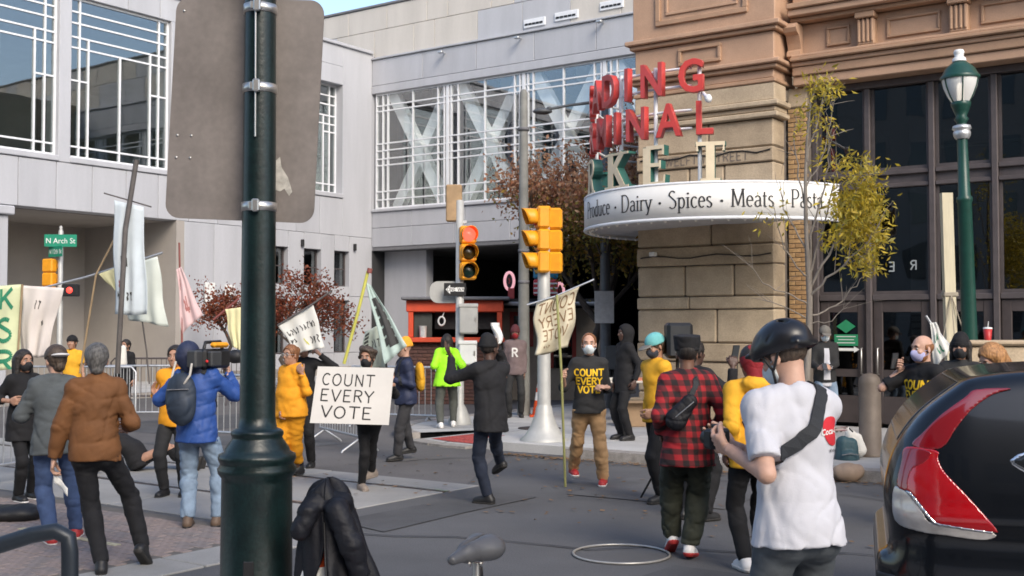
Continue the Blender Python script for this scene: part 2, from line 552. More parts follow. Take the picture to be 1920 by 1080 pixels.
    def mesh(s):
        F = s.F
        F[0], F[-1], F[:, 0], F[:, -1], F[:, :, 0], F[:, :, -1] = .5, .5, .5, .5, .5, .5
        I = F < 0
        nx, ny, nz = F.shape
        pos = np.zeros((nx - 1, ny - 1, nz - 1, 3), np.float32)
        cnt = np.zeros((nx - 1, ny - 1, nz - 1), np.float32)
        base = lambda o: tuple(slice(o[i], F.shape[i] - 1 + o[i]) for i in range(3))
        for axis in range(3):
            o1, o2 = [i for i in range(3) if i != axis]
            for b1 in (0, 1):
                for b2 in (0, 1):
                    p = [0, 0, 0]
                    p[o1], p[o2] = b1, b2
                    q = list(p)
                    q[axis] = 1
                    fa, fb = F[base(p)], F[base(q)]
                    m = (fa < 0) != (fb < 0)
                    t = np.where(m, fa / np.where(m, fa - fb, 1), 0)
                    cnt += m
                    pos[..., axis] += t
                    pos[..., o1] += m * b1
                    pos[..., o2] += m * b2
        act = cnt > 0
        idx = np.full(act.shape, -1, np.int64)
        idx[act] = np.arange(act.sum())
        ii = np.argwhere(act)
        V = (ii + pos[act] / cnt[act][:, None]) * s.h + s.lo
        quads = []
        for axis in range(3):
            o1, o2 = (axis + 1) % 3, (axis + 2) % 3
            lo, hi = [slice(1, -1)] * 3, [slice(1, -1)] * 3
            lo[axis], hi[axis] = slice(0, -1), slice(1, None)
            a, b = I[tuple(lo)], I[tuple(hi)]
            for flip, m in ((0, a & ~b), (1, ~a & b)):
                w = np.argwhere(m)
                if len(w) == 0: continue
                w = w + 1
                w[:, axis] -= 1
                def g(d1, d2):
                    e = w.copy()
                    e[:, o1] -= d1
                    e[:, o2] -= d2
                    return idx[e[:, 0], e[:, 1], e[:, 2]]
                Q = np.stack([g(1, 1), g(0, 1), g(0, 0), g(1, 0)], 1)
                quads.append(Q[:, ::-1] if flip else Q)
        return V, (np.concatenate(quads) if quads else np.zeros((0, 4), int))
def np_mesh(name, parts):
    Vs, Qs, k = [], [], 0
    for V, Q in parts:
        Vs.append(V)
        Qs.append(Q + k)
        k += len(V)
    V, Q = np.concatenate(Vs), np.concatenate(Qs)
    me = bpy.data.meshes.new(name)
    me.vertices.add(len(V))
    me.vertices.foreach_set('co', V.astype(np.float32).ravel())
    me.loops.add(Q.size)
    me.loops.foreach_set('vertex_index', Q.astype(np.int32).ravel())
    me.polygons.add(len(Q))
    me.polygons.foreach_set('loop_start', np.arange(0, Q.size, 4, dtype=np.int32))
    me.polygons.foreach_set('use_smooth', np.ones(len(Q), bool))
    me.update(calc_edges=True)
    me.validate()
    return me

def rotz(a):
    c, s_ = math.cos(a), math.sin(a)
    return np.array([[c, -s_, 0], [s_, c, 0], [0, 0, 1.0]])
def rotx(a):
    c, s_ = math.cos(a), math.sin(a)
    return np.array([[1.0, 0, 0], [0, c, -s_], [0, s_, c]])
def roty(a):
    c, s_ = math.cos(a), math.sin(a)
    return np.array([[c, 0, s_], [0, 1.0, 0], [-s_, 0, c]])
def two_bone(a, t, l1, l2, pole):
    a, t, pole = np.asarray(a, float), np.asarray(t, float), np.asarray(pole, float)
    d = t - a
    L = np.linalg.norm(d)
    L2 = min(L, (l1 + l2) * 0.995)
    u = d / (L + 1e-9)
    t = a + u * L2
    x = (l1 * l1 - l2 * l2 + L2 * L2) / (2 * L2)
    h = math.sqrt(max(0, l1 * l1 - x * x))
    p = unit(pole - u * (pole @ u))
    return a + u * x + p * h, t

def hand_field(wr, fd, pn, side, curl, sc_, h, thumb=25, spread=1.0, index=None):
    # wrist, finger direction, palm normal (out of the palm); side = -1 left, 1 right
    fd = unit(fd)
    pn = unit(np.asarray(pn, float) - fd * (np.asarray(pn, float) @ fd))
    lat = np.cross(fd, pn) * side                 # towards the thumb
    s = sc_
    pts = []
    hc_ = wr + fd * .07 * s
    fl = Field(hc_ - .145 * s, hc_ + .145 * s, h)
    fl.cone(wr - fd * .04 * s, wr + fd * .02 * s, .026 * s, .026 * s, .01, flat=(pn, .8))
    pal = wr + fd * .055 * s
    fl.cone(pal - lat * .022 * s, pal + lat * .022 * s, .03 * s, .03 * s, .012, flat=(pn, .5))
    for i, (o, ln) in enumerate(((.031, .075), (.0105, .084), (-.0105, .078), (-.03, .06))):
        c = curl if not (i == 0 and index is not None) else index
        p = wr + (fd * .092 + lat * o - fd * (.004 * abs(i - 1))) * s
        fl.cone(wr + (fd * .02 + lat * o * .7) * s, p, .0125 * s, .0105 * s, .006)
        a = 0.0
        for j, fr in enumerate((.46, .30, .24)):
            a += math.radians(c * (1.0, 1.05, .7)[j])
            d = fd * math.cos(a) + pn * math.sin(a) + lat * o * 3.0 * spread * (1 if c < 40 else .2)
            q = p + unit(d) * ln * fr * s
            fl.cone(p, q, (.0098 - .0008 * j) * s, (.0092 - .001 * j) * s, .003)
            p = q
    t0 = wr + (fd * .022 + lat * .022) * s
    ta = math.radians(thumb)
    d1 = fd * .72 + lat * .62 * math.cos(ta) + pn * .5 * math.sin(ta) + pn * .25
    t1 = t0 + unit(d1) * .045 * s
    d2 = fd * .9 + lat * .25 + pn * (.35 + curl / 120)
    t2 = t1 + unit(d2) * .034 * s
    d3 = fd * .9 - lat * .1 * (curl / 60) + pn * (.4 + curl / 90)
    t3 = t2 + unit(d3) * .028 * s
    fl.cone(t0, t1, .016 * s, .0125 * s, .008).cone(t1, t2, .0118 * s, .0108 * s, .003).cone(t2, t3, .0105 * s, .009 * s, .003)
    return fl.mesh()

PEOPLE = {}
def person(key, label, X, Y, yaw, H=1.75, fat=.95, lean=0, side=0, twist=0, hip=None, pel=(0, 0), feet=None, knees=None, hands=None, head=(0, 0), headoff=(0, 0, 0),
           top=None, over=None, bottom=None, shoes=None, skin=None, hair=None, hat=None, mask=None, vox=None, eyes=True, group='people in the street', legs=True, z0=0.0, torso_dir=None, sleeve_wrist=True):
    s = H / 1.75
    vox = vox or min(max(Y * .0012, .0085), .023)
    hv, fv = min(max(vox * .5, .005), .010), min(max(vox * .36, .0034), .0065)
    root = empty('person', (X, Y, z0), math.radians(yaw), label, 'person', group)
    hip = (hip if hip is not None else .525 * 1.75) * s
    P0 = A3(pel[0] * s, pel[1] * s, hip)
    T = rotz(math.radians(twist)) @ roty(math.radians(side)) @ rotx(math.radians(-lean))      # torso frame: columns right, forward, up
    PT = rotz(math.radians(twist * .3)) @ roty(math.radians(side * .3)) @ rotx(math.radians(-lean * .45))
    tx, ty, tz = T[:, 0], T[:, 1], T[:, 2]
    up = lambda f, fwd=0.0: P0 + (PT[:, 2] * min(f, .12) + tz * max(0, f - .12)) * s + ty * fwd * s
    neck = up(.545, -.015)
    Hd = T @ rotz(math.radians(head[0])) @ rotx(math.radians(head[1]))
    # heads stay more upright than the torso
    tilt = rotz(math.radians(twist + head[0])) @ rotx(math.radians(head[1] - lean * .35)) @ roty(math.radians(side * .4))
    Hd = tilt
    hc = neck + unit(tz * .6 + A3(0, 0, 1) * .4) * .155 * s + ty * (.022 * s) + np.asarray(headoff) * s
    hs = .5 * s + .5
    sh = [up(.485) + tx * sx * .148 * s for sx in (-1, 1)]
    hipj = [P0 + PT[:, 0] * sx * .085 * s * (.5 + .5 * fat) - PT[:, 2] * .02 * s for sx in (-1, 1)]
    feet = feet or ((-.11, -.02, 0, 8, 0), (.11, .02, 0, -8, 0))
    hands = hands or ({}, {})
    J = {'P0': P0, 'neck': neck, 'hc': hc, 'sh': sh, 'T': T, 'Hd': Hd, 's': s, 'root': root, 'PT': PT, 'up': up}
    ank, knee, wr, elb, fdir, pnor = [], [], [], [], [], []
    ul, ll, ua, fa = .43 * s, .425 * s, .295 * s, .262 * s
    for i, sx in enumerate((-1, 1)):
        fx, fy, fz, fyaw, fp = feet[i]
        F = rotz(math.radians(fyaw)) @ rotx(math.radians(-fp))
        a = A3(fx, fy, fz) * s + F @ (A3(0, 0, .085) * s) + (F @ (A3(0, -.12, 0)) - A3(0, -.12, 0)) * 0
        kh = (F[:, 1] + A3(sx * .12, 0, 0)) if knees is None or knees[i] is None else A3(*knees[i])
        k_, a_ = two_bone(hipj[i], a, ul, ll, kh)
        knee.append(k_); ank.append(a_)
        hd = hands[i]
        tgt = hd.get('p', (sx * .27, .06, .80 if hip > .6 else hip / s - .1))
        pole = A3(*hd.get('el', (sx * .5, -1.0, -.25))) * A3(.5, 1, 1)
        e_, w_ = two_bone(sh[i], np.asarray(tgt, float) * s, ua, fa, pole)
        elb.append(e_); wr.append(w_)
        fdir.append(unit(A3(*hd['fd'])) if 'fd' in hd else unit(w_ - e_))
        pnor.append(A3(*hd.get('pn', (-sx, .1, 0))))
    J.update(ank=ank, knee=knee, wr=wr, elb=elb, fd=fdir, pn=pnor, feet=feet)
    allp = np.array([P0, neck, hc] + sh + hipj + (ank + knee if legs else []) + wr + elb)
    lo, hi = allp.min(0) - .32, allp.max(0) + .32
    mid = math.sqrt(fat)
    bx = lambda pts, m=.3: (np.array(pts).min(0) - m * s, np.array(pts).max(0) + m * s)
    tlo, thi = bx([P0, neck] + sh + wr + elb)
    tlo[2] = min(tlo[2], P0[2] - .55 * s)
    blo, bhi = bx([P0] + hipj + knee + ank)
    def torso(fl, inf, k=.05, hem=None, bell=0.0):
        w = fat * .95
        fl.ell(up(.0, -.012), A3(.168 * w + inf, .118 * w + inf, .13 + inf * .5) * s, PT, k)
        fl.ell(up(.18, .008 * w), A3(.148 * w + inf, .108 * w * mid + inf, .17 + inf * .5) * s, T, k)
        fl.ell(up(.355, .004), A3(.155 * mid + inf, .110 * mid + inf, .17 + inf * .5) * s, T, k)
        fl.cone(sh[0] * .92 + sh[1] * .08 - tz * .01, sh[1] * .92 + sh[0] * .08 - tz * .01, (.058 + inf) * s, (.058 + inf) * s, k)
        for i in (0, 1):
            fl.cone(neck - tz * .02 * s, sh[i] + tz * .005, (.055 + inf * .6) * s, (.046 + inf * .8) * s, .03)
        if hem is not None:
            a = up(.12)
            b = P0 + PT[:, 2] * (hem - .02) * s
            fl.cone(a, b, (.150 * w + inf) * s, (.180 * w + inf + bell) * s, .04, cb=True, flat=(PT[:, 1], .84))
    def arms(fl, inf, frac, k=.025, cuff=0.0):
        for i in (0, 1):
            r0, r1, r2 = (.048 * mid + inf) * s, (.040 * mid + inf) * s, (.030 + inf * .8 + cuff) * s
            if frac <= 1.0:
                e = sh[i] + (elb[i] - sh[i]) * frac
                fl.cone(sh[i], e, r0, r0 + (r1 - r0) * frac + .008, k, cb=True)
            else:
                fl.cone(sh[i], elb[i], r0, r1, k)
                e = elb[i] + (wr[i] - elb[i]) * (frac - 1)
                fl.cone(elb[i], e, r1, r2, .02, cb=True)
    # the body: coarse under the clothes, fine head and hands, one mesh
    if skin is None: skin = MATS['skin_light']
    parts = []
    bv = max(vox * 1.4, .014)
    fl = Field(lo, hi, bv)
    torso(fl, -.030)
    arms(fl, -.004, 2.0)
    if legs:
        for i in (0, 1):
            fl.cone(hipj[i], knee[i], .075 * mid * s, .05 * s, .03).cone(knee[i], ank[i], .05 * s, .034 * s, .02)
    parts.append(fl.mesh())
    R = Hd
    hp = lambda x, y, z: hc + (R @ A3(x, y, z)) * hs
    fl = Field(hc - .2 * hs, hc + .2 * hs, hv)
    fl.ell(hp(0, -.012, .035), A3(.074, .096, .088) * hs, R, .02)
    fl.ell(hp(0, .028, -.04), A3(.058, .066, .075) * hs, R, .03)
    fl.cone(hp(0, .062, -.092), hp(0, .058, -.085), .022 * hs, .026 * hs, .03)
    fl.cone(hp(-.03, .075, .036), hp(.03, .075, .036), .014 * hs, .014 * hs, .02)
    for sx in (-1, 1):
        fl.ell(hp(sx * .031, .098, .012), A3(.019, .016, .011) * hs, R, .012, 'sub')
        fl.ell(hp(sx * .04, .066, -.02), A3(.022, .02, .02) * hs, R, .02)
        fl.ell(hp(sx * .077, -.012, -.005), A3(.009, .02, .033) * hs, R @ rotz(-sx * .35), .006)
    fl.cone(hp(0, .088, .02), hp(0, .108, -.022), .009 * hs, .013 * hs, .012)
    fl.cone(hp(-.018, .083, -.058), hp(.018, .083, -.058), .009 * hs, .009 * hs, .008)
    fl.cone(hp(0, -.022, -.05), neck - tz * .03 * s, .050 * mid * hs, .058 * mid * s, .025)
    parts.append(fl.mesh())
    for i, sx in enumerate((-1, 1)):
        hd = hands[i]
        if hd.get('hide'): continue
        parts.append(hand_field(wr[i], fdir[i], pnor[i], sx, hd.get('curl', 22), s, fv, hd.get('thumb', 25), 1.0, hd.get('index')))
    body = link('body', np_mesh('body', parts), skin, root)
    J['body'] = body
    if eyes:
        for sx in (-1, 1):
            mb = MB()
            mb.ball((0, 0, 0), .0105 * hs, 8, 6)
            e = mb.build('eye', MATS['eye_white'], body)
            e.location = hp(sx * .031, .0775, .012)
            q = MB().ball((0, 0, 0), (.0062 * hs,) * 3, 6, 5).build('iris', MATS['eye_dark'], body)
            q.location = hp(sx * .031, .0845, .012)
            q = MB().tube([Vector(hp(sx * .014, .092, .036)), Vector(hp(sx * .032, .095, .041)), Vector(hp(sx * .05, .084, .036))], [.003 * hs, .0042 * hs, .002 * hs], 6).build('eyebrow', MATS['hair_dark'], body)
    # trousers
    if bottom and legs:
        inf, wl = bottom.get('inf', .014) * .75, bottom.get('wr', .007) * .8
        fl = Field(blo, bhi, vox)
        fl.ell(up(.01, -.012), A3(.166 * fat + inf, .118 * fat + inf, .135) * s, PT, .05)
        fl.ell(up(.10, -.002), A3(.150 * fat + inf, .108 * fat * mid + inf, .08) * s, PT, .05)
        for i in (0, 1):
            an = ank[i] + (knee[i] - ank[i]) * bottom.get('crop', .02)
            r2 = (.046 + inf + bottom.get('flare', .0)) * s
            fl.cone(hipj[i] + PT[:, 2] * .02, knee[i], (.086 * fat + inf) * s, (.058 * mid + inf) * s, .045)
            fl.cone(knee[i], an, (.058 * mid + inf) * s, r2, .02, cb=True)
            fl.ell(knee[i] + (ank[i] - knee[i]) * .28 - unit(np.cross(unit(ank[i] - knee[i]), A3(1, 0, 0))) * 0, A3(.055 + inf * .8, .06 + inf * .8, .11) * s * mid, None, .03)
            fl.ell(hipj[i] - PT[:, 1] * .042 * s, A3(.082, .078, .10) * s * fat, None, .04)
        if wl: fl.noise(wl * 1.1, .11, 11 + len(PEOPLE), 8, (.7, .7, 1.5)).noise(wl * .45, .05, 2 + len(PEOPLE), 6, (.6, .6, 1.5))
        hm_ = (over or top or {}).get('hem', -.08)
        fl.plane(P0 + PT[:, 2] * (hm_ + .035) * s, PT[:, 2])
        o = link(bottom.get('name', 'trousers'), np_mesh('trousers', [fl.mesh()]), bottom['m'], root)
        J['bottom'] = o
        if bottom.get('belt'):
            pass
    # top
    for tp in (top, over):
        if not tp: continue
        inf, wl, fr = tp.get('inf', .016) * .72, tp.get('wr', .007) * .72, tp.get('sleeve', 1.96)
        fl = Field(tlo, thi, vox)
        hem = tp.get('hem', -.08)
        torso(fl, inf, .05, hem, tp.get('bell', .0))
        fl.plane(P0 + PT[:, 2] * hem * s, -PT[:, 2])
        if fr > 0:
            f2 = Field(tlo, thi, vox)
            arms(f2, inf * .8, fr, .025, tp.get('cuff', .0))
            k = .035
            h_ = np.clip(.5 + .5 * (fl.F - f2.F) / k, 0, 1)
            fl.F = fl.F + (f2.F - fl.F) * h_ - k * h_ * (1 - h_)
        if tp.get('collar'):
            ch = tp['collar']
            fl.cone(neck - tz * .03 * s, neck + tz * ch * s + ty * .005, .072 * s, .066 * s, .015, cb=True)
            fl.cone(neck + tz * (ch - .02) * s, neck + tz * (ch + .05) * s + ty * .01, .052 * s, .058 * s, .004, op='sub')
        if tp.get('hood'):
            fl.ell(neck - ty * .085 * s - tz * .01 * s, A3(.105, .06, .075) * s, T, .03)
            fl.ell(neck - ty * .075 * s + tz * .06 * s, A3(.06, .035, .05) * s, T, .01, 'sub')
        if wl: fl.noise(wl * 1.5, tp.get('wl', .12), 5 + 3 * len(PEOPLE), 8, tp.get('dir', (.8, .8, 1.3))).noise(wl * .5, .05, 7 + 3 * len(PEOPLE), 6, tp.get('dir', (.8, .8, 1.3)))
        o = link(tp.get('name', 'shirt'), np_mesh('top', [fl.mesh()]), tp['m'], root)
        if tp is top: J['top'] = o
        J['outer'] = o
        if tp.get('band'):                                   # knitted hem and cuffs
            fl = Field(tlo, thi, vox)
            a = P0 + PT[:, 2] * hem * s
            fl.cone(a + PT[:, 2] * .05 * s, a, (.158 * fat + inf) * s, (.152 * fat + inf) * s, .01, True, True, flat=(PT[:, 1], .80))
            link('hem_band', np_mesh('hem', [fl.mesh()]), tp['band'], o)
    # shoes
    if shoes and legs:
        for i, sx in enumerate((-1, 1)):
            fx, fy, fz, fyaw, fp = feet[i]
            F = rotz(math.radians(fyaw)) @ rotx(math.radians(-fp))
            o_ = ank[i] - F @ (A3(0, 0, .085) * s)
            q = lambda x, y, z: o_ + (F @ A3(x, y, z)) * s
            sv = min(max(vox * .6, .006), .011)
            oc_ = o_ + F @ (A3(0, .04, .06) * s)
            fl = Field(oc_ - .215 * s, oc_ + .215 * s, sv)
            fl.cone(q(0, -.045, .04), q(sx * .004, .13, .032), .040 * s, .043 * s, .03)
            fl.cone(q(0, -.04, .05), q(0, -.015, .10), .038 * s, .045 * s, .03, cb=True)
            fl.cone(q(0, .0, .075), q(0, .09, .045), .036 * s, .034 * s, .03)
            if shoes.get('boot'): fl.cone(q(0, -.02, .06), q(0, -.02, .17), .045 * s, .05 * s, .02, cb=True)
            fl.plane(q(0, 0, .016), -F[:, 2])
            so = link('shoe', np_mesh('shoe', [fl.mesh()]), shoes['m'], root)
            fl = Field(oc_ - .215 * s, oc_ + .215 * s, sv)
            fl.cone(q(0, -.045, .04), q(sx * .004, .135, .034), .048 * s, .050 * s, .03)
            fl.plane(q(0, 0, .026 if not shoes.get('thick') else .034), F[:, 2]).plane(q(0, 0, .0), -F[:, 2])
            link('sole', np_mesh('sole', [fl.mesh()]), shoes.get('sole', shoes['m']), so)
    # hair
    if hair:
        st, hm = hair
        fl = Field(hc - .3 * hs, hc + .24 * hs, hv)
        if st == 'bald':
            fl.ell(hp(0, -.018, .02), A3(.081, .099, .075) * hs, R, .01)
            fl.plane(hp(0, 0, .045), R[:, 2]).plane(hp(0, .02, 0), R[:, 1]).plane(hp(0, 0, -.065), -R[:, 2])
        else:
            t = .007 if st in ('buzz', 'thin') else .013
            fl.ell(hp(0, -.016, .04), A3(.076 + t, .098 + t, .089 + t) * hs, R, .02)
            if st not in ('buzz', 'thin'): fl.cone(hp(0, -.065, .02), hp(0, -.07, -.06), .062 * hs, .048 * hs, .03)
            if st == 'long':
                fl.cone(hp(0, -.05, .0), hp(0, -.085, -.2), .085 * hs, .06 * hs, .03, flat=(R[:, 0], 1.25))
                for sx in (-1, 1): fl.cone(hp(sx * .075, -.005, .04), hp(sx * .085, .0, -.17), .03 * hs, .026 * hs, .02)
            if st == 'curly':
                for i in range(26):
                    a, b = i * 2.4, -.3 + 1.2 * ((i * .618) % 1)
                    fl.ell(hp(.085 * math.cos(a) * math.cos(b), -.02 + .10 * math.sin(a) * math.cos(b), .045 + .095 * math.sin(b)), A3(.03, .03, .03) * hs, R, .01)
            if st == 'bun': fl.ell(hp(0, -.12, .06), A3(.045, .045, .045) * hs, R, .01)
            fl.ell(hp(0, .085 if st != 'thin' else .07, -.02 if st != 'thin' else .015), A3(.074, .075, .11) * hs, R, .012, 'sub')          # the face stays clear
            for sx in (-1, 1):
                if st not in ('long', 'curly'): fl.ell(hp(sx * .09, .0, -.035), A3(.03, .035, .055) * hs, R, .01, 'sub')
            fl.noise(.0035 if st != 'curly' else .008, .05, 3, 6)
        link('hair', np_mesh('hair', [fl.mesh()]), hm, body)
    J['hp'], J['hs'] = hp, hs
    if mask:
        fl = Field(hc - .2 * hs, hc + .2 * hs, max(hv * .8, .005))
        fl.ell(hp(0, .034, -.046), A3(.064, .078, .072) * hs, R, .03)
        fl.ell(hp(0, .09, -.03), A3(.02, .036, .03) * hs, R, .03)
        fl.plane(hp(0, .10, .002), R[:, 2] * .96 - R[:, 1] * .28).plane(hp(0, .018, 0), -R[:, 1]).plane(hp(0, 0, -.106), -R[:, 2])
        mo = link('face_mask', np_mesh('mask', [fl.mesh()]), mask, root)
        mb = MB()
        for sx in (-1, 1):
            for zz in (-.012, -.062):
                mb.tube([Vector(hp(sx * .062, .03, zz)), Vector(hp(sx * .079, .0, zz * .6)), Vector(hp(sx * .082, -.022, -.015))], .0022 * hs, 5)
        mb.build('ear_loop', mask, mo)
    if hat:
        st, hm = hat[0], hat[1]
        fl = Field(hc - .26 * hs, hc + .28 * hs, hv)
        if st == 'beanie':
            fl.ell(hp(0, -.016, .045), A3(.09, .112, .103) * hs, R, .01).ell(hp(0, -.03, .11), A3(.06, .07, .06) * hs, R, .03)
            fl.plane(hp(0, 0, .022), -R[:, 2] - R[:, 1] * .15).noise(.003, .03, 2, 6)
            h_o = link('hat', np_mesh('hat', [fl.mesh()]), hm, root)
            f2 = Field(hc - .26 * hs, hc + .28 * hs, hv)
            f2.ell(hp(0, -.016, .04), A3(.094, .117, .10) * hs, R, .01).plane(hp(0, 0, .062), R[:, 2]).plane(hp(0, 0, .018), -R[:, 2] - R[:, 1] * .1)
            link('cuff', np_mesh('cuff', [f2.mesh()]), hm, h_o)
        elif st in ('cap', 'capback'):
            fl.ell(hp(0, -.014, .044), A3(.095, .118, .106) * hs, R, .01)
            fl.plane(hp(0, 0, .03), -R[:, 2])
            h_o = link('hat', np_mesh('hat', [fl.mesh()]), hm, root)
            f2 = Field(hc - .26 * hs, hc + .28 * hs, max(hv * .7, .004))
            sg = -1 if st == 'capback' else 1
            f2.ell(hp(0, sg * .115, .035), A3(.075, .085, .016) * hs, R @ rotx(-.12 * sg), .005)
            link('brim', np_mesh('brim', [f2.mesh()]), hat[2] if len(hat) > 2 else hm, h_o)
        elif st == 'scarf':
            fl.ell(hp(0, -.016, .035), A3(.088, .11, .108) * hs, R, .01)
            fl.cone(hp(0, -.06, .0), hp(0, -.09, -.12), .075 * hs, .05 * hs, .03)
            fl.ell(hp(0, .09, -.045), A3(.07, .08, .085) * hs, R, .01, 'sub').noise(.003, .05, 4, 6)
            link('head_scarf', np_mesh('scarf', [fl.mesh()]), hm, root)
        elif st == 'hood':
            fl.ell(hp(0, -.02, .03), A3(.10, .122, .122) * hs, R, .01)
            fl.cone(hp(0, -.05, .0), neck - tz * .01, .095 * hs, .10 * s, .04)
            fl.ell(hp(0, .105, -.01), A3(.07, .095, .10) * hs, R, .01, 'sub').noise(.003, .06, 4, 6)
            link('hood', np_mesh('hood', [fl.mesh()]), hm, root)
        elif st == 'hat':
            fl.cone(hp(0, -.02, .05), hp(0, -.03, .15), .098 * hs, .105 * hs, .02, cb=True).noise(.004, .08, 2, 5)
            fl.plane(hp(0, 0, .03), -R[:, 2])
            h_o = link('hat', np_mesh('hat', [fl.mesh()]), hm, root)
            f2 = Field(hc - .26 * hs, hc + .28 * hs, max(hv * .7, .004))
            f2.ell(hp(0, .10, .045), A3(.08, .075, .014) * hs, R, .005)
            link('brim', np_mesh('brim', [f2.mesh()]), hm, h_o)
    J['mw'] = Matrix.Translation(Vector((X, Y, z0))) @ Matrix.Rotation(math.radians(yaw), 4, 'Z')
    J['w'] = lambda p: J['mw'] @ Vector(tuple(p))
    PEOPLE[key] = J
    return J
def print_on(J, key, name, m, lines, size, centre, normal, w=.16, gap=.12, leading=1.35, lift=.004, parent=None, jig=0, font=True):
    # lettering laid on a garment: polygons projected along -normal onto the mesh of that garment
    o = J[key]
    me = o.data
    bvh = BVHTree.FromPolygons([v.co for v in me.vertices], [p.vertices for p in me.polygons])
    n = Vector(tuple(normal)).normalized()
    x = Vector((0, 0, 1)).cross(n).normalized()
    yv = n.cross(x)
    c = Vector(tuple(centre))
    mb = MB()
    for li, t in enumerate(lines):
        ps, wd = string_polys(t, w, None, False, gap)
        oy = ((len(lines) - 1) / 2 - li) * size * leading - size / 2
        def fn(px, py, l):
            p = c + x * ((px - wd / 2) * size) + yv * (py * size + oy)
            hit = bvh.ray_cast(p + n * .5, -n, 1.0)
            q = hit[0] if hit[0] is not None else p
            return q + n * (lift + l)
        sub = []
        for p in ps:                                   # split long strokes so that they follow the cloth
            (a, b, c2, d) = p[:4]
            for k in range(3):
                t0, t1 = k / 3, (k + 1) / 3
                L = lambda u, v, t_: (u[0] + (v[0] - u[0]) * t_, u[1] + (v[1] - u[1]) * t_)
                sub.append([L(a, d, t0), L(b, c2, t0), L(b, c2, t1), L(a, d, t1)])
        poly_letters(mb, sub, fn)
    return mb.build(name, m, parent or o)
# ------------------------------------------------------------------ materials of the place
M = {}
M['asphalt'] = mat('asphalt', (.092, .092, .095), .88, var=.22, scale=.35, bump=.35, bscale=55, fine=.22)
M['asphalt_old'] = mat('asphalt_old', (.115, .108, .105), .9, var=.2, scale=.5, bump=.3, bscale=60, fine=.2)
M['concrete'] = mat('concrete', (.27, .265, .255), .9, var=.14, scale=1.1, bump=.2, bscale=70, fine=.1)
M['concrete_b'] = mat('concrete_b', (.235, .23, .222), .9, var=.16, scale=1.3, bump=.2, bscale=70, fine=.1)
M['walk'] = mat('sidewalk_concrete', (.40, .395, .385), .9, var=.14, scale=.9, bump=.2, bscale=60, fine=.1)
M['walk_b'] = mat('sidewalk_concrete_b', (.355, .35, .345), .9, var=.14, scale=1.2, bump=.2, bscale=60, fine=.1)
M['granite'] = mat('granite', (.27, .25, .23), .8, var=.25, scale=9, bump=.25, bscale=90, fine=.2)
M['paver'] = mat('brick_paver', (.235, .19, .175), .9, var=.25, scale=14, bump=.3, bscale=120, fine=.12, coords='Object')
M['paver_b'] = mat('brick_paver_b', (.20, .172, .165), .9, var=.25, scale=14, bump=.3, bscale=120, fine=.12)
M['joint'] = mat('sand_joint', (.12, .11, .10), .95, bump=.3)
M['steel'] = mat('steel', (.36, .35, .34), .38, .9, var=.2, scale=8, bump=.1)
M['galv'] = mat('galvanised', (.52, .53, .54), .45, .75, var=.12, scale=12, bump=.06)
M['red_plate'] = mat('red_plate', (.33, .055, .05), .75, var=.15, scale=8, bump=.2)
M['rust'] = mat('rusty_iron', (.09, .07, .06), .7, .5, var=.3, scale=10, bump=.3)
M['panel'] = mat('white_precast', (.43, .435, .46), .72, var=.085, scale=1.1, stretch=(1, 1, .16), bump=.08, bscale=40, fine=.03)
M['panel_b'] = mat('white_precast_b', (.405, .41, .435), .72, var=.085, scale=1.3, stretch=(1, 1, .16), bump=.08, bscale=40, fine=.03)
M['panel_up'] = mat('sunlit_precast', (.52, .485, .44), .74, var=.085, scale=1.2, stretch=(1, 1, .16), bump=.08, bscale=40, fine=.03)  # sun on the upper courses put into this warmer, lighter tone
M['seam'] = mat('dark_seam', (.16, .16, .17), .9)
M['white_metal'] = mat('white_mullion', (.72, .73, .75), .4, .0, var=.05, scale=5)
M['truss'] = mat('white_truss', (.95, .95, .94), .5, var=.08, scale=3)
M['inside'] = mat('interior_grey', (.42, .45, .43), .9, var=.15, scale=.4)
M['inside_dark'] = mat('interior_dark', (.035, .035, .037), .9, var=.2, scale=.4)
M['inside_warm'] = mat('interior_cream', (.55, .52, .42), .8, var=.1, scale=.6)
M['tan_wall'] = mat('tan_wall', (.36, .33, .30), .85, var=.08, scale=.8, bump=.1)
M['glass_hall'] = glass('hall_glass', (.74, .79, .79), .15, wav=.05)
M['glass_bridge'] = glass('bridge_glass', (.96, .98, .98), .14, wav=.03)
M['glass_dark'] = glass('market_glass', (.35, .36, .37), .11, wav=.18)
M['stone'] = mat('brown_stone', (.42, .335, .235), .88, var=.18, scale=1.6, bump=.4, bscale=26, fine=.12)
M['stone_b'] = mat('brown_stone_b', (.37, .29, .20), .88, var=.2, scale=1.9, bump=.4, bscale=26, fine=.12)
M['mortar'] = mat('stone_joint', (.13, .11, .095), .95)
M['terra'] = mat('terracotta', (.375, .235, .15), .62, var=.13, scale=1.4, bump=.18, bscale=30, fine=.07)
M['terra_l'] = mat('terracotta_light', (.43, .275, .183), .62, var=.12, scale=1.4, bump=.18, bscale=30, fine=.07)
M['brick_y'] = mat('buff_brick', (.38, .245, .12), .85, var=.25, scale=9, bump=.3, bscale=60, fine=.12)
M['brick_y2'] = mat('buff_brick_b', (.33, .205, .10), .85, var=.25, scale=9, bump=.3, bscale=60, fine=.12)
M['frame_br'] = mat('bronze_frame', (.10, .085, .085), .5, .3, var=.12, scale=5)
M['door_br'] = mat('bronze_door', (.065, .052, .05), .55, .2, var=.15, scale=4)
M['green_paint'] = mat('dark_green_paint', (.004, .0125, .0125), .36, var=.4, scale=7, spec=.45, bump=.14, bscale=45, fine=.3)
M['green_paint2'] = mat('green_lamp_paint', (.012, .055, .042), .35, var=.15, scale=12)
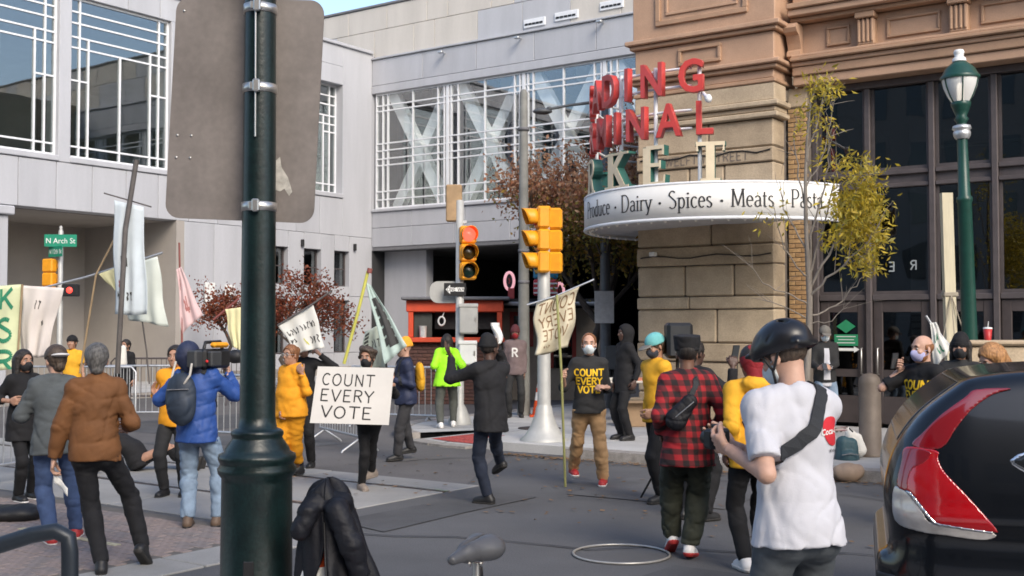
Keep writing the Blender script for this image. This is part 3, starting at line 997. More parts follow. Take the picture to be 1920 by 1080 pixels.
M['sign_back'] = mat('sign_back', (.215, .19, .175), .55, .3, var=.22, scale=2.6, fine=.06, bump=.06, bscale=18)
M['strap'] = mat('steel_strap', (.55, .53, .50), .35, .9, var=.1)
M['yellow_sig'] = mat('signal_yellow', (.72, .30, .012), .45, var=.1, scale=8)
M['black'] = mat('black_plastic', (.014, .014, .015), .5, var=.2)
M['white_paint'] = mat('white_paint', (.72, .72, .70), .5, var=.08, scale=5)
M['pole_white'] = mat('pole_grey_white', (.42, .42, .40), .5, .2, var=.1, scale=5)
M['pole_grey'] = mat('weathered_pole', (.20, .20, .185), .75, .1, var=.2, scale=4, bump=.2, bscale=30)
M['red_letter'] = mat('red_letter', (.50, .055, .05), .4, var=.1, scale=4, coat=.2)
M['mk_green'] = mat('green_letter_side', (.03, .12, .10), .5, var=.1)
M['mk_face'] = mat('cream_letter_face', (.66, .56, .40), .4, var=.1, scale=3)
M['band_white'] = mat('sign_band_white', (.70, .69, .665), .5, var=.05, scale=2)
M['ink'] = mat('black_lettering', (.02, .02, .022), .6, var=.1)
M['bark'] = mat('grey_bark', (.21, .185, .16), .9, var=.25, scale=14, bump=.5, bscale=40, stretch=(1, 1, .3))
M['bark_d'] = mat('dark_bark', (.075, .06, .05), .9, var=.25, scale=14, bump=.5, bscale=40, stretch=(1, 1, .3))

# ------------------------------------------------------------------ ground
def uvsheet(name, pts, z, m, kind='structure', parent=None):
    me = bpy.data.meshes.new(name)
    me.from_pydata([W(u, v, z) for u, v in pts], [], [tuple(range(len(pts)))])
    if me.polygons[0].normal.z < 0: me.flip_normals()
    o = link(name, me, m, parent)
    if kind and parent is None: o['kind'] = kind
    return o
uvsheet('ground', [(-400, -400), (400, -400), (400, 400), (-400, 400)], 0.0, M['asphalt'])
uvsheet('road_old_asphalt', [(-24.5, 10.62), (-8.1, 10.62), (-9.6, 13.3), (-13.4, 17), (-13.4, 70), (-24.5, 70)], .004, M['asphalt_old'])
uvsheet('road_patch', [(-60, -2), (-11.6, -2), (-11.6, 7.2), (-60, 7.2)], .004, M['asphalt_old'])
rnd = random.Random(7)
track = empty('track_slab', W(-8, 9), -TH)
track['kind'] = 'structure'
def TB(name, m, u0, u1, v0, v1, z0, z1, c=0.0, par=None, b=(-8, 9)):
    return B(name, m, par or track, u0 - b[0], u1 - b[0], v0 - b[1], v1 - b[1], z0, z1, c)
u = -7.9
k = 0
while u > -34:
    L = 2.35 + rnd.uniform(-.1, .1)
    for (a, b_) in ((7.30, 8.44), (8.56, 9.94), (10.06, 10.6)):
        TB('slab', M['concrete' if rnd.random() < .6 else 'concrete_b'], u - L + .012, u - .012, a, b_, -.05, .008 + rnd.uniform(0, .004), .006)
    u -= L
for v in (8.5, 10.0):
    TB('rail', M['rust'], -34, -7.92, v - .055, v - .012, -.05, .011)
    TB('rail', M['steel'], -34, -7.92, v + .008, v + .055, -.05, .013)
# brick crossing with a concrete border
cross = empty('crosswalk', W(-9, 5), -TH)
cross['kind'] = 'structure'
XB = lambda name, m, u0, u1, v0, v1, z0, z1, c=0.0: TB(name, m, u0, u1, v0, v1, z0, z1, c, cross, (-9, 5))
XB('bed', M['joint'], -11.6, -7.5, -1.0, 7.2, -.05, .0045)
for i in range(6):
    XB('border_slab', M['concrete'], -7.48, -6.95, -1.0 + i * 1.37, -1.0 + i * 1.37 + 1.35, -.05, .014, .006)
XB('painted_line', mat('worn_yellow_paint', (.46, .41, .27), .8, var=.4, scale=20), -9.6, -8.2, 5.93, 6.0, .010, .0165)
cells = []
for j in range(int(8.1 / .104)):
    for i in range(int(4.0 / .206) + 1):
        u0 = -7.52 - .206 * (i + (j % 2) * .5) - .2
        if u0 < -11.55: continue
        cells.append((u0, -.98 + j * .104))
def bdist(c):
    p = W(c[0] + .1, c[1] + .05)
    px = 960 + FPX * p.x / p.y if p.y > 1 else 9999
    py = HZ + FPX * CAMH / p.y if p.y > 1 else 9999
    return abs(px - 300) + abs(py - 1020) * 1.2
cells.sort(key=bdist)
bm_a, bm_b = MB().box(0, .2, 0, .098, -.03, 0, .006).mesh('brick'), MB().box(0, .2, 0, .098, -.03, 0, .006).mesh('brick')
bm_a.materials.append(M['paver']); bm_b.materials.append(M['paver_b'])
rest = MB()
for i, (u0, v0) in enumerate(cells):
    z = .012 + rnd.uniform(-.003, .003)
    if i < 300:
        o = link('brick', bm_a if rnd.random() < .55 else bm_b, None, cross)
        o.location = (u0 + 9, v0 - 5, z)
        o.rotation_euler = (rnd.uniform(-.012, .012), rnd.uniform(-.01, .01), rnd.uniform(-.015, .015))
    else:
        rest.box(u0 + 9, u0 + 9.2, v0 - 5, v0 - 5 + .098, z - .03, z, .004)
o = rest.build('brick_field', M['paver'], cross)
o['kind'] = 'stuff'

# raised sidewalks: slabs, kerb stones
def sidewalk(name, base, slabs, kerbs, zt=.13):
    r = empty(name, W(*base), -TH)
    r['kind'] = 'structure'
    for (u0, u1, v0, v1) in slabs:
        B('slab', M['walk' if rnd.random() < .6 else 'walk_b'], r, u0 - base[0] + .006, u1 - base[0] - .006, v0 - base[1] + .006, v1 - base[1] - .006, -.02, zt + rnd.uniform(-.003, .004), .008)
    for poly in kerbs:
        MB().prism([(p[0] - base[0], p[1] - base[1]) for p in poly], -.02, zt + .004).build('kerbstone', M['granite'], r)
    return r
slabs, kerbs = [], []
CR = (-10.4, 16.7, 3.1)                      # corner radius of the market kerb
def seg(u, step):
    return [u + i * step for i in range(200)]
for i in range(26):                          # along the market
    u0 = -8.6 + i * 1.5
    for (v0, v1) in ((13.8, 15.4), (15.4, 17.2), (17.2, 19.35)):
        slabs.append((u0, u0 + 1.5, v0, v1))
    kerbs.append([(u0 + .005, 13.5), (u0 + 1.495, 13.5), (u0 + 1.495, 13.78), (u0 + .005, 13.78)])
for i in range(24):                          # along the cross street
    v0 = 16.7 + i * 1.5
    slabs.append((-13.2, -11.7, v0, v0 + 1.5))
    if v0 > 19: slabs.append((-11.7, -10.5, v0, v0 + 1.5))
    kerbs.append([(-13.5, v0 + .005), (-13.22, v0 + .005), (-13.22, v0 + 1.495), (-13.5, v0 + 1.495)])
for (u0, u1, v0, v1) in ((-11.7, -10.15, 16.7, 18.2), (-10.15, -8.6, 16.7, 18.2), (-11.7, -10.15, 18.2, 19.7), (-10.15, -8.6, 18.2, 18.95), (-10.4, -8.6, 13.8, 15.4), (-10.4, -8.6, 15.4, 16.7)):
    slabs.append((u0, u1, v0, v1))
mk_walk = sidewalk('sidewalk', (-10.4, 16.7), slabs, kerbs)
n = 6
for i in range(n):                           # the rounded corner, with a dropped kerb in its middle
    a0, a1 = math.radians(180 + 90 * i / n + .3), math.radians(180 + 90 * (i + 1) / n - .3)
    zt = .134 if i not in (4, 5) else .04
    R0, R1 = CR[2], CR[2] - .28
    q = lambda r, a: (r * math.cos(a), r * math.sin(a))
    MB().prism([q(R0, a0), q(R0, (a0 + a1) / 2), q(R0, a1), q(R1, a1), q(R1, (a0 + a1) / 2), q(R1, a0)], -.02, zt).build('kerbstone', M['granite'], mk_walk)
    z0, z1 = zt - .006, .13
    vs = []
    for (r, z) in ((R1 - .006, z0), (1.25, z1 if True else z0), (.02, z1)):
        for a in (a0, (a0 + a1) / 2, a1):
            vs.append((r * math.cos(a), r * math.sin(a), z))
    MB().add(vs, [(0, 3, 4, 1), (1, 4, 5, 2), (3, 6, 7, 4), (4, 7, 8, 5)]).build('ramp_slab', M['walk' if i % 2 else 'walk_b'], mk_walk)
tp = MB()
for a0, a1 in ((244, 268),):
    vs = []
    for r, z in ((2.72, .048), (1.75, .099)):
        for a in (a0, (a0 + a1) / 2, a1):
            vs.append((r * math.cos(math.radians(a)), r * math.sin(math.radians(a)), z))
    tp.add(vs, [(0, 3, 4, 1), (1, 4, 5, 2)])
for i in range(9):
    for j in range(5):
        a, r = math.radians(246 + i * 2.5), 1.85 + j * .19
        tp.lathe([(.03, 0), (.022, .008), (.0, .009)], (r * math.cos(a), r * math.sin(a), .048 + (2.72 - r) * .0526), 7)
tp.build('tactile_plate', M['red_plate'], mk_walk)
MB().lathe([(.36, .0), (.36, .006), (.0, .006)], (W(-10.4, 16.7) * 0)[:], 28).build('manhole_cover', M['rust'], mk_walk).location = (-.25, -.75, .1335)
slabs, kerbs = [], []
for i in range(40):
    v0 = -6 + i * 1.5
    slabs += [(-26.3, -24.8, v0, v0 + 1.5), (-28.3, -26.3, v0, v0 + 1.5)]
    kerbs.append([(-24.8, v0 + .005), (-24.52, v0 + .005), (-24.52, v0 + 1.495), (-24.8, v0 + 1.495)])
    if v0 < 23: slabs.append((-32.4, -28.3, v0, v0 + 1.5))
sidewalk('sidewalk', (-26, 20), slabs, kerbs)
slabs, kerbs = [], []
for i in range(18):
    u0 = -5.6 + i * 1.5
    slabs += [(u0, u0 + 1.5, 2.4, 4.1), (u0, u0 + 1.5, .6, 2.4), (u0, u0 + 1.5, -1.2, .6), (u0, u0 + 1.5, -4, -1.2)]
    kerbs.append([(u0 + .005, 4.12), (u0 + 1.495, 4.12), (u0 + 1.495, 4.4), (u0 + .005, 4.4)])
for i in range(5):
    v0 = -3.6 + i * 1.5
    kerbs.append([(-5.9, v0 + .005), (-5.62, v0 + .005), (-5.62, v0 + 1.495), (-5.9, v0 + 1.495)])
kerbs.append([(-5.9, 3.92), (-5.82, 4.2), (-5.61, 4.4), (-5.61, 3.92)])
sidewalk('sidewalk', (-3, 2), slabs, kerbs)
# patches and cracks in the road
pt = [mat('asphalt_patch', (.10, .10, .102), .9, var=.2, scale=1.5, bump=.3, bscale=60, fine=.2), mat('asphalt_dark', (.074, .074, .077), .88, var=.2, scale=1.5, bump=.3, bscale=60, fine=.2)]
for (u0, u1, v0, v1, k) in ((-6.8, -4.9, 10.6, 12.3, 0), (-4.1, -2.4, 6.6, 7.9, 1), (-7.5, -6.9, 7.8, 10.2, 1), (-2.6, 2.5, 11.7, 12.5, 0), (-15, -12.5, 11.4, 13.2, 0), (-18.5, -16, 12.5, 18, 1)):
    j_ = lambda: rnd.uniform(-.08, .08)
    uvsheet('road_patch', [(u0 + j_(), v0 + j_()), ((u0 + u1) / 2, v0 + j_()), (u1 + j_(), v0 + j_()), (u1 + j_(), (v0 + v1) / 2), (u1 + j_(), v1 + j_()), (u0 + j_(), v1 + j_())], .0085, pt[k])
ck = MB()
for (u0, v0, du, dv, n_) in ((-7.4, 7.4, .35, .16, 14), (-6.5, 12.6, .4, -.10, 12), (-3.6, 9.0, -.1, .38, 11), (-10.5, 11.2, .15, .22, 9), (-1.5, 8.2, .4, .12, 10)):
    u_, v_ = u0, v0
    for i in range(n_):
        a_, b_ = u_ + du + rnd.gauss(0, .08), v_ + dv + rnd.gauss(0, .08)
        d_ = Vector((b_ - v_, -(a_ - u_))).normalized() * rnd.uniform(.006, .014)
        ck.add([W(u_ + d_.x, v_ + d_.y, .0125), W(a_ + d_.x, b_ + d_.y, .0125), W(a_ - d_.x, b_ - d_.y, .0125), W(u_ - d_.x, v_ - d_.y, .0125)], [(3, 2, 1, 0)])
        u_, v_ = a_, b_
o = ck.build('road_cracks', mat('crack_tar', (.022, .022, .024), .7), None)
o['kind'] = 'structure'
# leaf litter in the gutter
lf = MB()
for i in range(900):
    if i < 600: uu, vv = -9.5 + rnd.random() ** 1.5 * 6.5, 13.46 - abs(rnd.gauss(0, .16))
    else: uu, vv = rnd.uniform(-11, 0), rnd.uniform(9, 13.4)
    p = W(uu, vv, .008 + rnd.random() * .01)
    a, r = rnd.random() * 6.28, rnd.uniform(.015, .04)
    if vv < 10.7 and uu < -7.9: p.z += .012
    q = [p + Vector((math.cos(a + t) * r, math.sin(a + t) * r * .7, rnd.uniform(0, .012))) for t in (0, 1.57, 3.14, 4.71)]
    lf.add(q, [(0, 1, 2, 3)])
o = lf.build('leaf_litter', mat('dead_leaf', (.17, .10, .05), .9, var=.5, scale=3), None)
tag(o, 'brown dead leaves lying along the gutter', 'leaves', kind='stuff')

# ------------------------------------------------------------------ convention hall on the left (front plane u = HU)
HU, BV = -28.36, 31.4
hall = empty('convention_hall', W(HU, 20), -TH, 'pale grey convention hall with gridded windows on the left, over a recessed entrance', 'building')
def HB(name, m, u0, u1, v0, v1, z0, z1, c=0.0, par=None):
    return B(name, m, par or hall, u0 - HU, u1 - HU, v0 - 20, v1 - 20, z0, z1, c)
def window_grid(par, axis, cross, a0, a1, z0, z1, vs, hs, m_glass, ms, bars=None, w=.06, d=.09, flip=1):
    """A window: a frame that parents one pane per light and each bar. axis 'v' runs along v at u = cross; 'u' along u at v = cross.
    vs: inner upright positions with heights (a, zlo, zhi); hs: inner rails (z, alo, ahi); bars hold their own depth."""
    def box(name, mt, p, q0, q1, e0, e1, zz0, zz1):
        if axis == 'v': return MB().box(min(e0, e1), max(e0, e1), q0, q1, zz0, zz1).build(name, mt, p)
        return MB().box(q0, q1, min(e0, e1), max(e0, e1), zz0, zz1).build(name, mt, p)
    s = flip
    fr = MB()
    f0, f1 = cross - s * d / 2, cross + s * d / 2
    def fb(q0, q1, zz0, zz1):
        e0, e1 = min(f0, f1), max(f0, f1)
        if axis == 'v': fr.box(e0, e1, q0, q1, zz0, zz1)
        else: fr.box(q0, q1, e0, e1, zz0, zz1)
    fb(a0, a0 + w, z0, z1); fb(a1 - w, a1, z0, z1); fb(a0 + w, a1 - w, z0, z0 + w); fb(a0 + w, a1 - w, z1 - w, z1)
    win = fr.build('window', ms, par)
    As = sorted([a0 + w / 2] + [a for a, lo, hi in vs if lo <= z0 + .1 and hi >= z1 - .1] + [a1 - w / 2])
    Zs = sorted([z0 + w / 2] + [z for z, lo, hi in hs if lo <= a0 + .1 and hi >= a1 - .1] + [z1 - w / 2])
    for i in range(len(As) - 1):
        for j in range(len(Zs) - 1):
            if As[i + 1] - As[i] < .02 or Zs[j + 1] - Zs[j] < .02: continue
            box('pane', m_glass, win, As[i] + .004, As[i + 1] - .004, cross - .006, cross + .006, Zs[j] + .004, Zs[j + 1] - .004)
    for a, lo, hi in vs:
        box('mullion', ms, win, a - w * .42, a + w * .42, cross - d * .46, cross + d * .46, max(lo, z0 + w), min(hi, z1 - w))
    for z, lo, hi in hs:
        box('transom', ms, win, max(lo, a0 + w), min(hi, a1 - w), cross - d * .40, cross + d * .40, z - w * .38, z + w * .38)
    return win
ZS, ZB, ZR = 6.55, 5.06, 11.95
bays = [(7.6, 11.0), (11.38, 14.78), (15.16, 18.56), (18.94, 22.34), (22.72, 26.12), (26.5, 29.85)]
for i, (a, b_) in enumerate(bays):
    zt = 11.1 if i < 5 else 10.45
    w_ = b_ - a
    u3 = [a + w_ * t for t in (.105, .19, .5, .81, .90)]
    hs = [(zt - .40, a, b_), (zt - .72, a, b_), (zt - 1.12, a, b_), (zt - 1.42, a + w_ * 0, b_), (ZS + .33, a, b_), (ZS + 2.2, a, u3[1]), (ZS + 2.2, u3[3], b_)]
    vs = [(u3[0], ZS, zt), (u3[4], ZS, zt), (u3[1], ZS, zt - 1.12), (u3[3], ZS, zt - 1.12), (u3[2], ZS, zt - 1.42)]
    loc = lambda q: [(x - 20, lo if lo < 5 and False else lo, hi) for x, lo, hi in q]
    window_grid(hall, 'v', -.18 if i < 5 else -.38, a - 20, b_ - 20, ZS, zt, [(x - 20, lo, hi) for x, lo, hi in vs], [(z, lo - 20, hi - 20) for z, lo, hi in hs], M['glass_hall'], M['white_metal'], w=.065, d=.10)
    HB('sill', M['panel'], HU - .55, HU + .05, a - .02, b_ + .02, ZS - .16, ZS - .004, .02)
    HB('pier', M['panel'], HU - .6, HU + .02, (bays[i - 1][1] if i else 7.2), a - .0, ZS - .17, 11.1, .015)
    if zt < 11: HB('lintel', M['panel'], HU - .6, HU, a, b_, zt, 11.1, .01)
HB('pier', M['panel'], HU - .6, HU, 29.85, 31.39, ZB, ZR - .12, .01)
for i in range(20):                                   # spandrel panels between soffit and sills
    v0 = 7.2 + i * 1.133
    if v0 + 1.13 > 29.86: break
    HB('panel', M['panel' if i % 3 else 'panel_b'], HU - .6, HU, v0 + .006, v0 + 1.127, ZB, ZS - .18, .012)
    HB('panel', M['panel' if i % 2 else 'panel_b'], HU - .6, HU, v0 + .006, v0 + 1.127, 11.1 + .004, ZR - .12, .012)
HB('parapet', M['panel_b'], HU - .7, HU + .09, 7, 31.38, ZR - .116, ZR, .02)
HB('roof', M['concrete'], HU - 24, HU - .7, 7, 31.38, ZR - .6, ZR - .3)
HB('floor', M['inside'], HU - 12, HU - .62, 7, 31.3, 6.0, 6.1)
HB('back_wall', M['inside'], HU - 12.3, HU - 12.01, 7, 31.3, 0, 11.8)
HB('end_wall', M['inside'], HU - 24, HU - .62, 6.6, 6.98, 0, 11.8)
HB('ceiling', M['inside'], HU - 12, HU - .62, 7, 31.3, 11.2, 11.3)
# beige boxes added for pale reflections in the upstairs windows, then dark columns
HB('reflection_block', M['inside_warm'], HU - 7.2, HU - 6.8, 17.2, 20.6, 7.6, 8.7)
HB('reflection_block', M['inside_warm'], HU - 4.6, HU - 4.3, 12.5, 17.4, 6.3, 7.2)
for i in range(9):
    HB('reflection_bar', M['inside_warm'], HU - 4.45, HU - 4.35, 12.6 + i * .55, 12.72 + i * .55, 7.2, 8.1)
HB('reflection_rail', M['inside_warm'], HU - 4.55, HU - 4.3, 12.5, 17.4, 8.1, 8.22)
for i in range(3):
    HB('column', M['inside_dark'], HU - 6, HU - 5.4, 10.5 + i * 5.6, 11.1 + i * 5.6, 6.1, 11.2)
# street level: recess on the left, flush wall with tall slots on the right
HB('soffit', M['tan_wall'], HU - 4.6, HU - .61, 7, 22.6, ZB - .02, ZB + .12)
HB('recess_wall', M['tan_wall'], HU - 4.9, HU - 4.6, 18.6, 22.9, 0.0, ZB - .02)
HB('recess_wall', M['tan_wall'], HU - 4.9, HU - 4.6, 7, 12.0, 0.0, ZB - .02)
HB('recess_wall', M['tan_wall'], HU - 4.9, HU - 4.6, 12.0, 18.6, 4.45, ZB - .02)
HB('return_wall', M['tan_wall'], HU - 4.6, HU - .0, 22.6, 22.9, 0.0, ZB - .001)
for a in (12.05, 13.7, 15.35, 17.0):
    q = [(a + .5 - 20, 0, 4.4), (a + 1.05 - 20, 0, 4.4)]
    h = [(z, a - 20, a + 1.55 - 20) for z in (.9, 1.6, 2.0, 2.4, 3.3)]
    window_grid(hall, 'v', -4.75, a - 20, a + 1.55 - 20, .05, 4.42, q, h, M['glass_hall'], M['white_metal'], w=.07)
    HB('jamb', M['tan_wall'], HU - 4.85, HU - 4.62, a + 1.555, a + 1.645, 0, 4.44)
HB('lobby_wall', M['inside_dark'], HU - 9.3, HU - 9, 7, 31, 0, 5)
for v in (9.0, 16.4):
    HB('column', M['panel_b'], HU - .62, HU - .02, v, v + .75, .12, ZB - .28, .02)
    HB('capital', M['panel_b'], HU - .72, HU + .1, v - .12, v + .87, ZB - .27, ZB - .03, .03)
slots = []
for x0, x1 in ((505, 540), (570, 602), (627, 655)):
    slots.append((onu(x0, 560, HU)[0], onu(x1, 560, HU)[0]))
prev = 22.9
for i, (a, b_) in enumerate(slots + [(31.39, None)]):
    n_ = max(1, round((a - prev) / 1.1))
    for j in range(n_):
        for z0, z1 in ((0.1, .9), (.9, 2.9), (2.9, ZB - .004)):
            w_ = (a - prev) / n_
            HB('panel', M['panel' if (i + j) % 2 else 'panel_b'], HU - .5, HU - .003, prev + j * w_ + .006, prev + (j + 1) * w_ - .006, z0 + .006, z1 - .006, .012)
    if b_ is None: break
    for z0, z1 in ((.9, 2.75), (3.25, 4.5)):
        window_grid(hall, 'v', -.25, a - 20 + .01, b_ - 20 - .01, z0, z1, [], [(z0 + (z1 - z0) * .5, a - 20, b_ - 20)], M['glass_hall'], M['frame_br'], w=.05)
    HB('panel', M['panel'], HU - .5, HU - .003, a + .006, b_ - .006, .1, .895, .01)
    HB('panel', M['panel'], HU - .5, HU - .003, a + .006, b_ - .006, 2.755, 3.245, .01)
    HB('panel', M['panel'], HU - .5, HU - .003, a + .006, b_ - .006, 4.505, ZB - .004, .01)
    prev = b_
HB('base_course', M['granite'], HU - .52, HU + .03, 22.9, 31.39, .1, .42, .02)
HB('inner_wall', M['inside_dark'], HU - 1.4, HU - 1.2, 22.9, 31.2, 0, 5)
for v, z in ((23.7, 2.75), (24.5, 2.7)):
    HB('notice_board', M['white_paint'], HU, HU + .05, v, v + .38, z - .3, z + .45, .01)
for v in (27.8, 30.4):
    HB('wall_lamp', M['black'], HU, HU + .12, v, v + .09, 4.55, 4.8, .02)

# ------------------------------------------------------------------ elevated hall across the side street (front plane v = BV)
brg = empty('elevated_hall', W(-20, BV), -TH, 'white panelled hall bridging the side street with wide gridded windows and white trusses inside', 'building')
def GB(name, m, u0, u1, v0, v1, z0, z1, c=0.0, par=None):
    return B(name, m, par or brg, u0 + 20, u1 + 20, v0 - BV, v1 - BV, z0, z1, c)
UL, UR = HU + .004, 4.0
cu = [onv(x, 250, BV)[0] for x in (702, 715, 724, 771, 818, 830, 843, 856, 906, 962, 972, 987, 997, 1054, 1112, 1125, 1143, 1155)]
period = cu[14] - cu[9]
ups = cu + [cu[9 + i] + period * k for k in (2, 3, 4, 5) for i in range(5)]
ups = [q for q in ups if q < UR - .3]
zt_, zb_ = 10.36, 6.12
groups = []
i = 0
hz = [9.92, 9.72, 8.52, 8.26, 7.96, 7.72, 6.76, 6.46]
edges = [UL + .02] + [(ups[k] + ups[k + 1]) / 2 for k in (5, 10, 15)] + [UR - .1]
heavy = [cu[5], cu[6], cu[10], cu[11]]
cuts = [cu[0], (cu[5] + cu[6]) / 2, (cu[10] + cu[11]) / 2] + [(cu[10] + cu[11]) / 2 + period * k for k in (1, 2, 3, 4) if (cu[10] + cu[11]) / 2 + period * k < UR - 1] + [UR - .1]
for a, b_ in zip(cuts, cuts[1:]):
    vs = [(q + 20, zb_, zt_) for q in ups if a + .12 < q < b_ - .05]
    window_grid(brg, 'u', .12, a + 20, b_ + 20, zb_, zt_, vs, [(z, a + 20, b_ + 20) for z in hz], M['glass_bridge'], M['white_metal'], w=.06, d=.10, flip=-1)
rnd = random.Random(3)
def course(z0, z1, widths, mats, y0=0.0, ul=UL, dep=.5):
    u_ = ul
    while u_ < UR:
        w_ = rnd.choice(widths)
        e = min(u_ + w_, UR)
        GB('panel', M[rnd.choice(mats)], u_ + .006, e - .006, BV + y0, BV + dep, z0 + .006, z1 - .006, .012)
        u_ = e
course(10.66, 11.62, (2.4,), ('panel', 'panel_b'), -.02)
course(11.70, 12.75, (.95, 1.9, 1.3), ('panel_up', 'panel_up', 'panel'), .10, UL - 3.2)
course(12.75, 13.62, (.95, 1.9, 1.3), ('panel_up', 'panel_up', 'panel'), .10, UL - 3.2)
course(5.42, 6.0, (1.9, 2.4), ('panel', 'panel_b'))
course(4.72, 5.42, (1.9, 2.4), ('panel', 'panel_b'))
GB('lintel', M['panel'], UL, UR, BV - .04, BV + .5, zt_ + .004, 10.65, .02)
GB('ledge', M['panel_b'], UL, UR, BV - .09, BV + .5, 11.624, 11.695, .015)
GB('sill', M['panel'], UL, UR, BV - .07, BV + .5, 6.004, 6.116, .02)
GB('coping', M['seam'], UL - 3.2, UR, BV + .05, BV + .6, 13.625, 13.72, .02)
GB('backing', M['seam'], UL - 3.15, UR, BV + .52, BV + .7, 11.75, 13.5)
GB('backing', M['seam'], UL + .1, UR, BV + .505, BV + .6, 4.8, 5.95)
GB('end_wall', M['panel_b'], UL - 3.2, UL - 2.9, BV + .61, BV + 10, 11.9, 13.6)
GB('roof', M['concrete'], UL - 3.2, UR, BV + .6, BV + 20, 13.4, 13.5)
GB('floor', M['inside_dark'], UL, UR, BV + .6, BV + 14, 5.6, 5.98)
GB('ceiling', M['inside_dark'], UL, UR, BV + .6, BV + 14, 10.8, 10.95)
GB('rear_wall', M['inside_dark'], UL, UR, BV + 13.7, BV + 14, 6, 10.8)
for x0, x1, y in ((980, 1020, 45), (1038, 1082, 32), (1123, 1167, 12)):
    a, z = onv(x0, y, BV)
    b_, _ = onv(x1, y, BV)
    v_ = GB('vent', M['white_metal'], a, b_, BV + .05, BV + .12, z - .14, z + .14, .01)
    for k in range(5):
        w_ = (b_ - a - .12) / 5
        GB('slot', M['black'], a + .06 + k * w_, a + .06 + k * w_ + w_ * .8, BV + .03, BV + .055, z - .06, z + .0, par=None).parent = v_
for x, y in ((835, 100), (978, 73), (1132, 43)):
    a, z = onv(x, y, BV)
    l_ = GB('floodlight', M['galv'], a - .1, a + .1, BV - .35, BV - .16, z - .05, z + .03, .02)
    GB('bracket', M['galv'], a - .02, a + .02, BV - .17, BV - .02, z - .03, z + .01, .0).parent = l_
# trusses behind the glass: uprights, big crossed members
def beam(p, q, w, d, name='truss_member', m='truss'):
    p, q = Vector(p), Vector(q)
    x, y, z = frame_z(q - p)
    L = (q - p).length
    vs = [p + (Vector((0, 1, 0)) * sy * d / 2) + ((q - p).normalized().cross(Vector((0, 1, 0))).normalized()) * sx * w / 2 + (q - p) * t for t in (0, 1) for sy in (-1, 1) for sx in (-1, 1)]
    MB().add(vs, [(0, 2, 3, 1), (4, 5, 7, 6), (0, 1, 5, 4), (2, 6, 7, 3), (0, 4, 6, 2), (1, 3, 7, 5)]).build(name, M[m], brg)
tc_ = cu[3]
tw = period
for k in range(6):
    c0 = tc_ + tw * k + 20
    if c0 + tw > UR + 20: break
    yy = .45
    beam((c0 - tw * .44, yy, 10.7), (c0 + tw * .44, yy, 5.95), .42, .3)
    beam((c0 - tw * .44, yy + .32, 5.95), (c0 + tw * .44, yy + .32, 10.7), .42, .3)
    beam((c0 - tw * .5, yy + .15, 5.95), (c0 - tw * .5, yy + .15, 10.8), .35, .5, 'truss_post', 'inside_dark')
for k in range(7):
    GB('ceiling_beam', M['inside_warm'], UL + 1.2 + k * 3.2, UL + 1.6 + k * 3.2, BV + 2, BV + 13, 10.3, 10.8)
# the covered street beneath
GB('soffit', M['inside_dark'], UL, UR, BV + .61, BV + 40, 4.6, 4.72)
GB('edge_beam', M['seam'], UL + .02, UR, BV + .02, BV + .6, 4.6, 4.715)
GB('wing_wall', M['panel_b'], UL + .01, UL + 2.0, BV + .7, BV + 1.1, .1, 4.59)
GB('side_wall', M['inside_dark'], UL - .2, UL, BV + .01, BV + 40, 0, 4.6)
GB('shade_wall', M['inside_dark'], UL, UR, BV + 40, BV + 40.3, 0, 4.6)  # dark wall added across the street for the shade beneath
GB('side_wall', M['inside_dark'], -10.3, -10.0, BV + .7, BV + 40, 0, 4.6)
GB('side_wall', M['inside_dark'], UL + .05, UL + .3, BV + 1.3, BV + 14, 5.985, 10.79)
HB('corner_post', M['panel_b'], HU - .6, HU - .002, 31.392, 32.2, 0, ZR - .12)
HB('end_wall', M['inside'], HU - 11.9, HU - .65, 31.05, 31.25, 6.11, 11.19)
# ------------------------------------------------------------------ market house on the right (pier front v = 19)
PV = 19.0
PU0, PU1 = -10.47, -7.74
mk = empty('market_house', W(PU0, PV), -TH, 'brown stone and terracotta market house with tall dark windows behind the lamp post', 'building')
def KB(name, m, u0, u1, v0, v1, z0, z1, c=0.0, par=None):
    return B(name, m, par or mk, u0 - PU0, u1 - PU0, v0 - PV, v1 - PV, z0, z1, c)
rnd = random.Random(11)
KB('core', M['mortar'], PU0 + .04, PU1 - .04, PV + .05, PV + 2.4, 0.1, 5.9)
zc = [.13, .62, 1.19, 1.53, 2.14, 2.37, 2.94, 3.29, 3.85, 4.14, 4.73, 5.0, 5.50]
for i, (z0, z1) in enumerate(zip(zc, zc[1:])):
    big = (z1 - z0) > .4
    cuts_ = [PU0, PU1]
    if big: cuts_ = sorted([PU0, PU1] + [PU0 + (PU1 - PU0) * (t + rnd.uniform(-.05, .05)) for t in ((.36, .7) if i % 4 < 2 else (.58,))])
    elif rnd.random() < .6: cuts_ = [PU0, PU0 + (PU1 - PU0) * rnd.uniform(.3, .7), PU1]
    pr = .0 if big else .035
    for a, b_ in zip(cuts_, cuts_[1:]):
        KB('stone_block', M['stone' if rnd.random() < .6 else 'stone_b'], a + .007, b_ - .007, PV - pr + rnd.uniform(-.006, .006), PV + .5, z0 + .008, z1 - .008, .028 if big else .018)
KB('plinth', M['stone_b'], PU0 - .12, PU1 + .12, PV - .12, PV + .5, .13, .5, .03)
for z0, z1, pr, m_ in ((5.505, 5.60, .10, 'stone'), (5.605, 5.70, .05, 'stone_b'), (5.705, 5.80, .12, 'stone'), (5.805, 6.12, .03, 'stone')):
    KB('string_course', M[m_], PU0 - pr, PU1 + pr, PV - pr, PV + .5, z0, z1, .02)
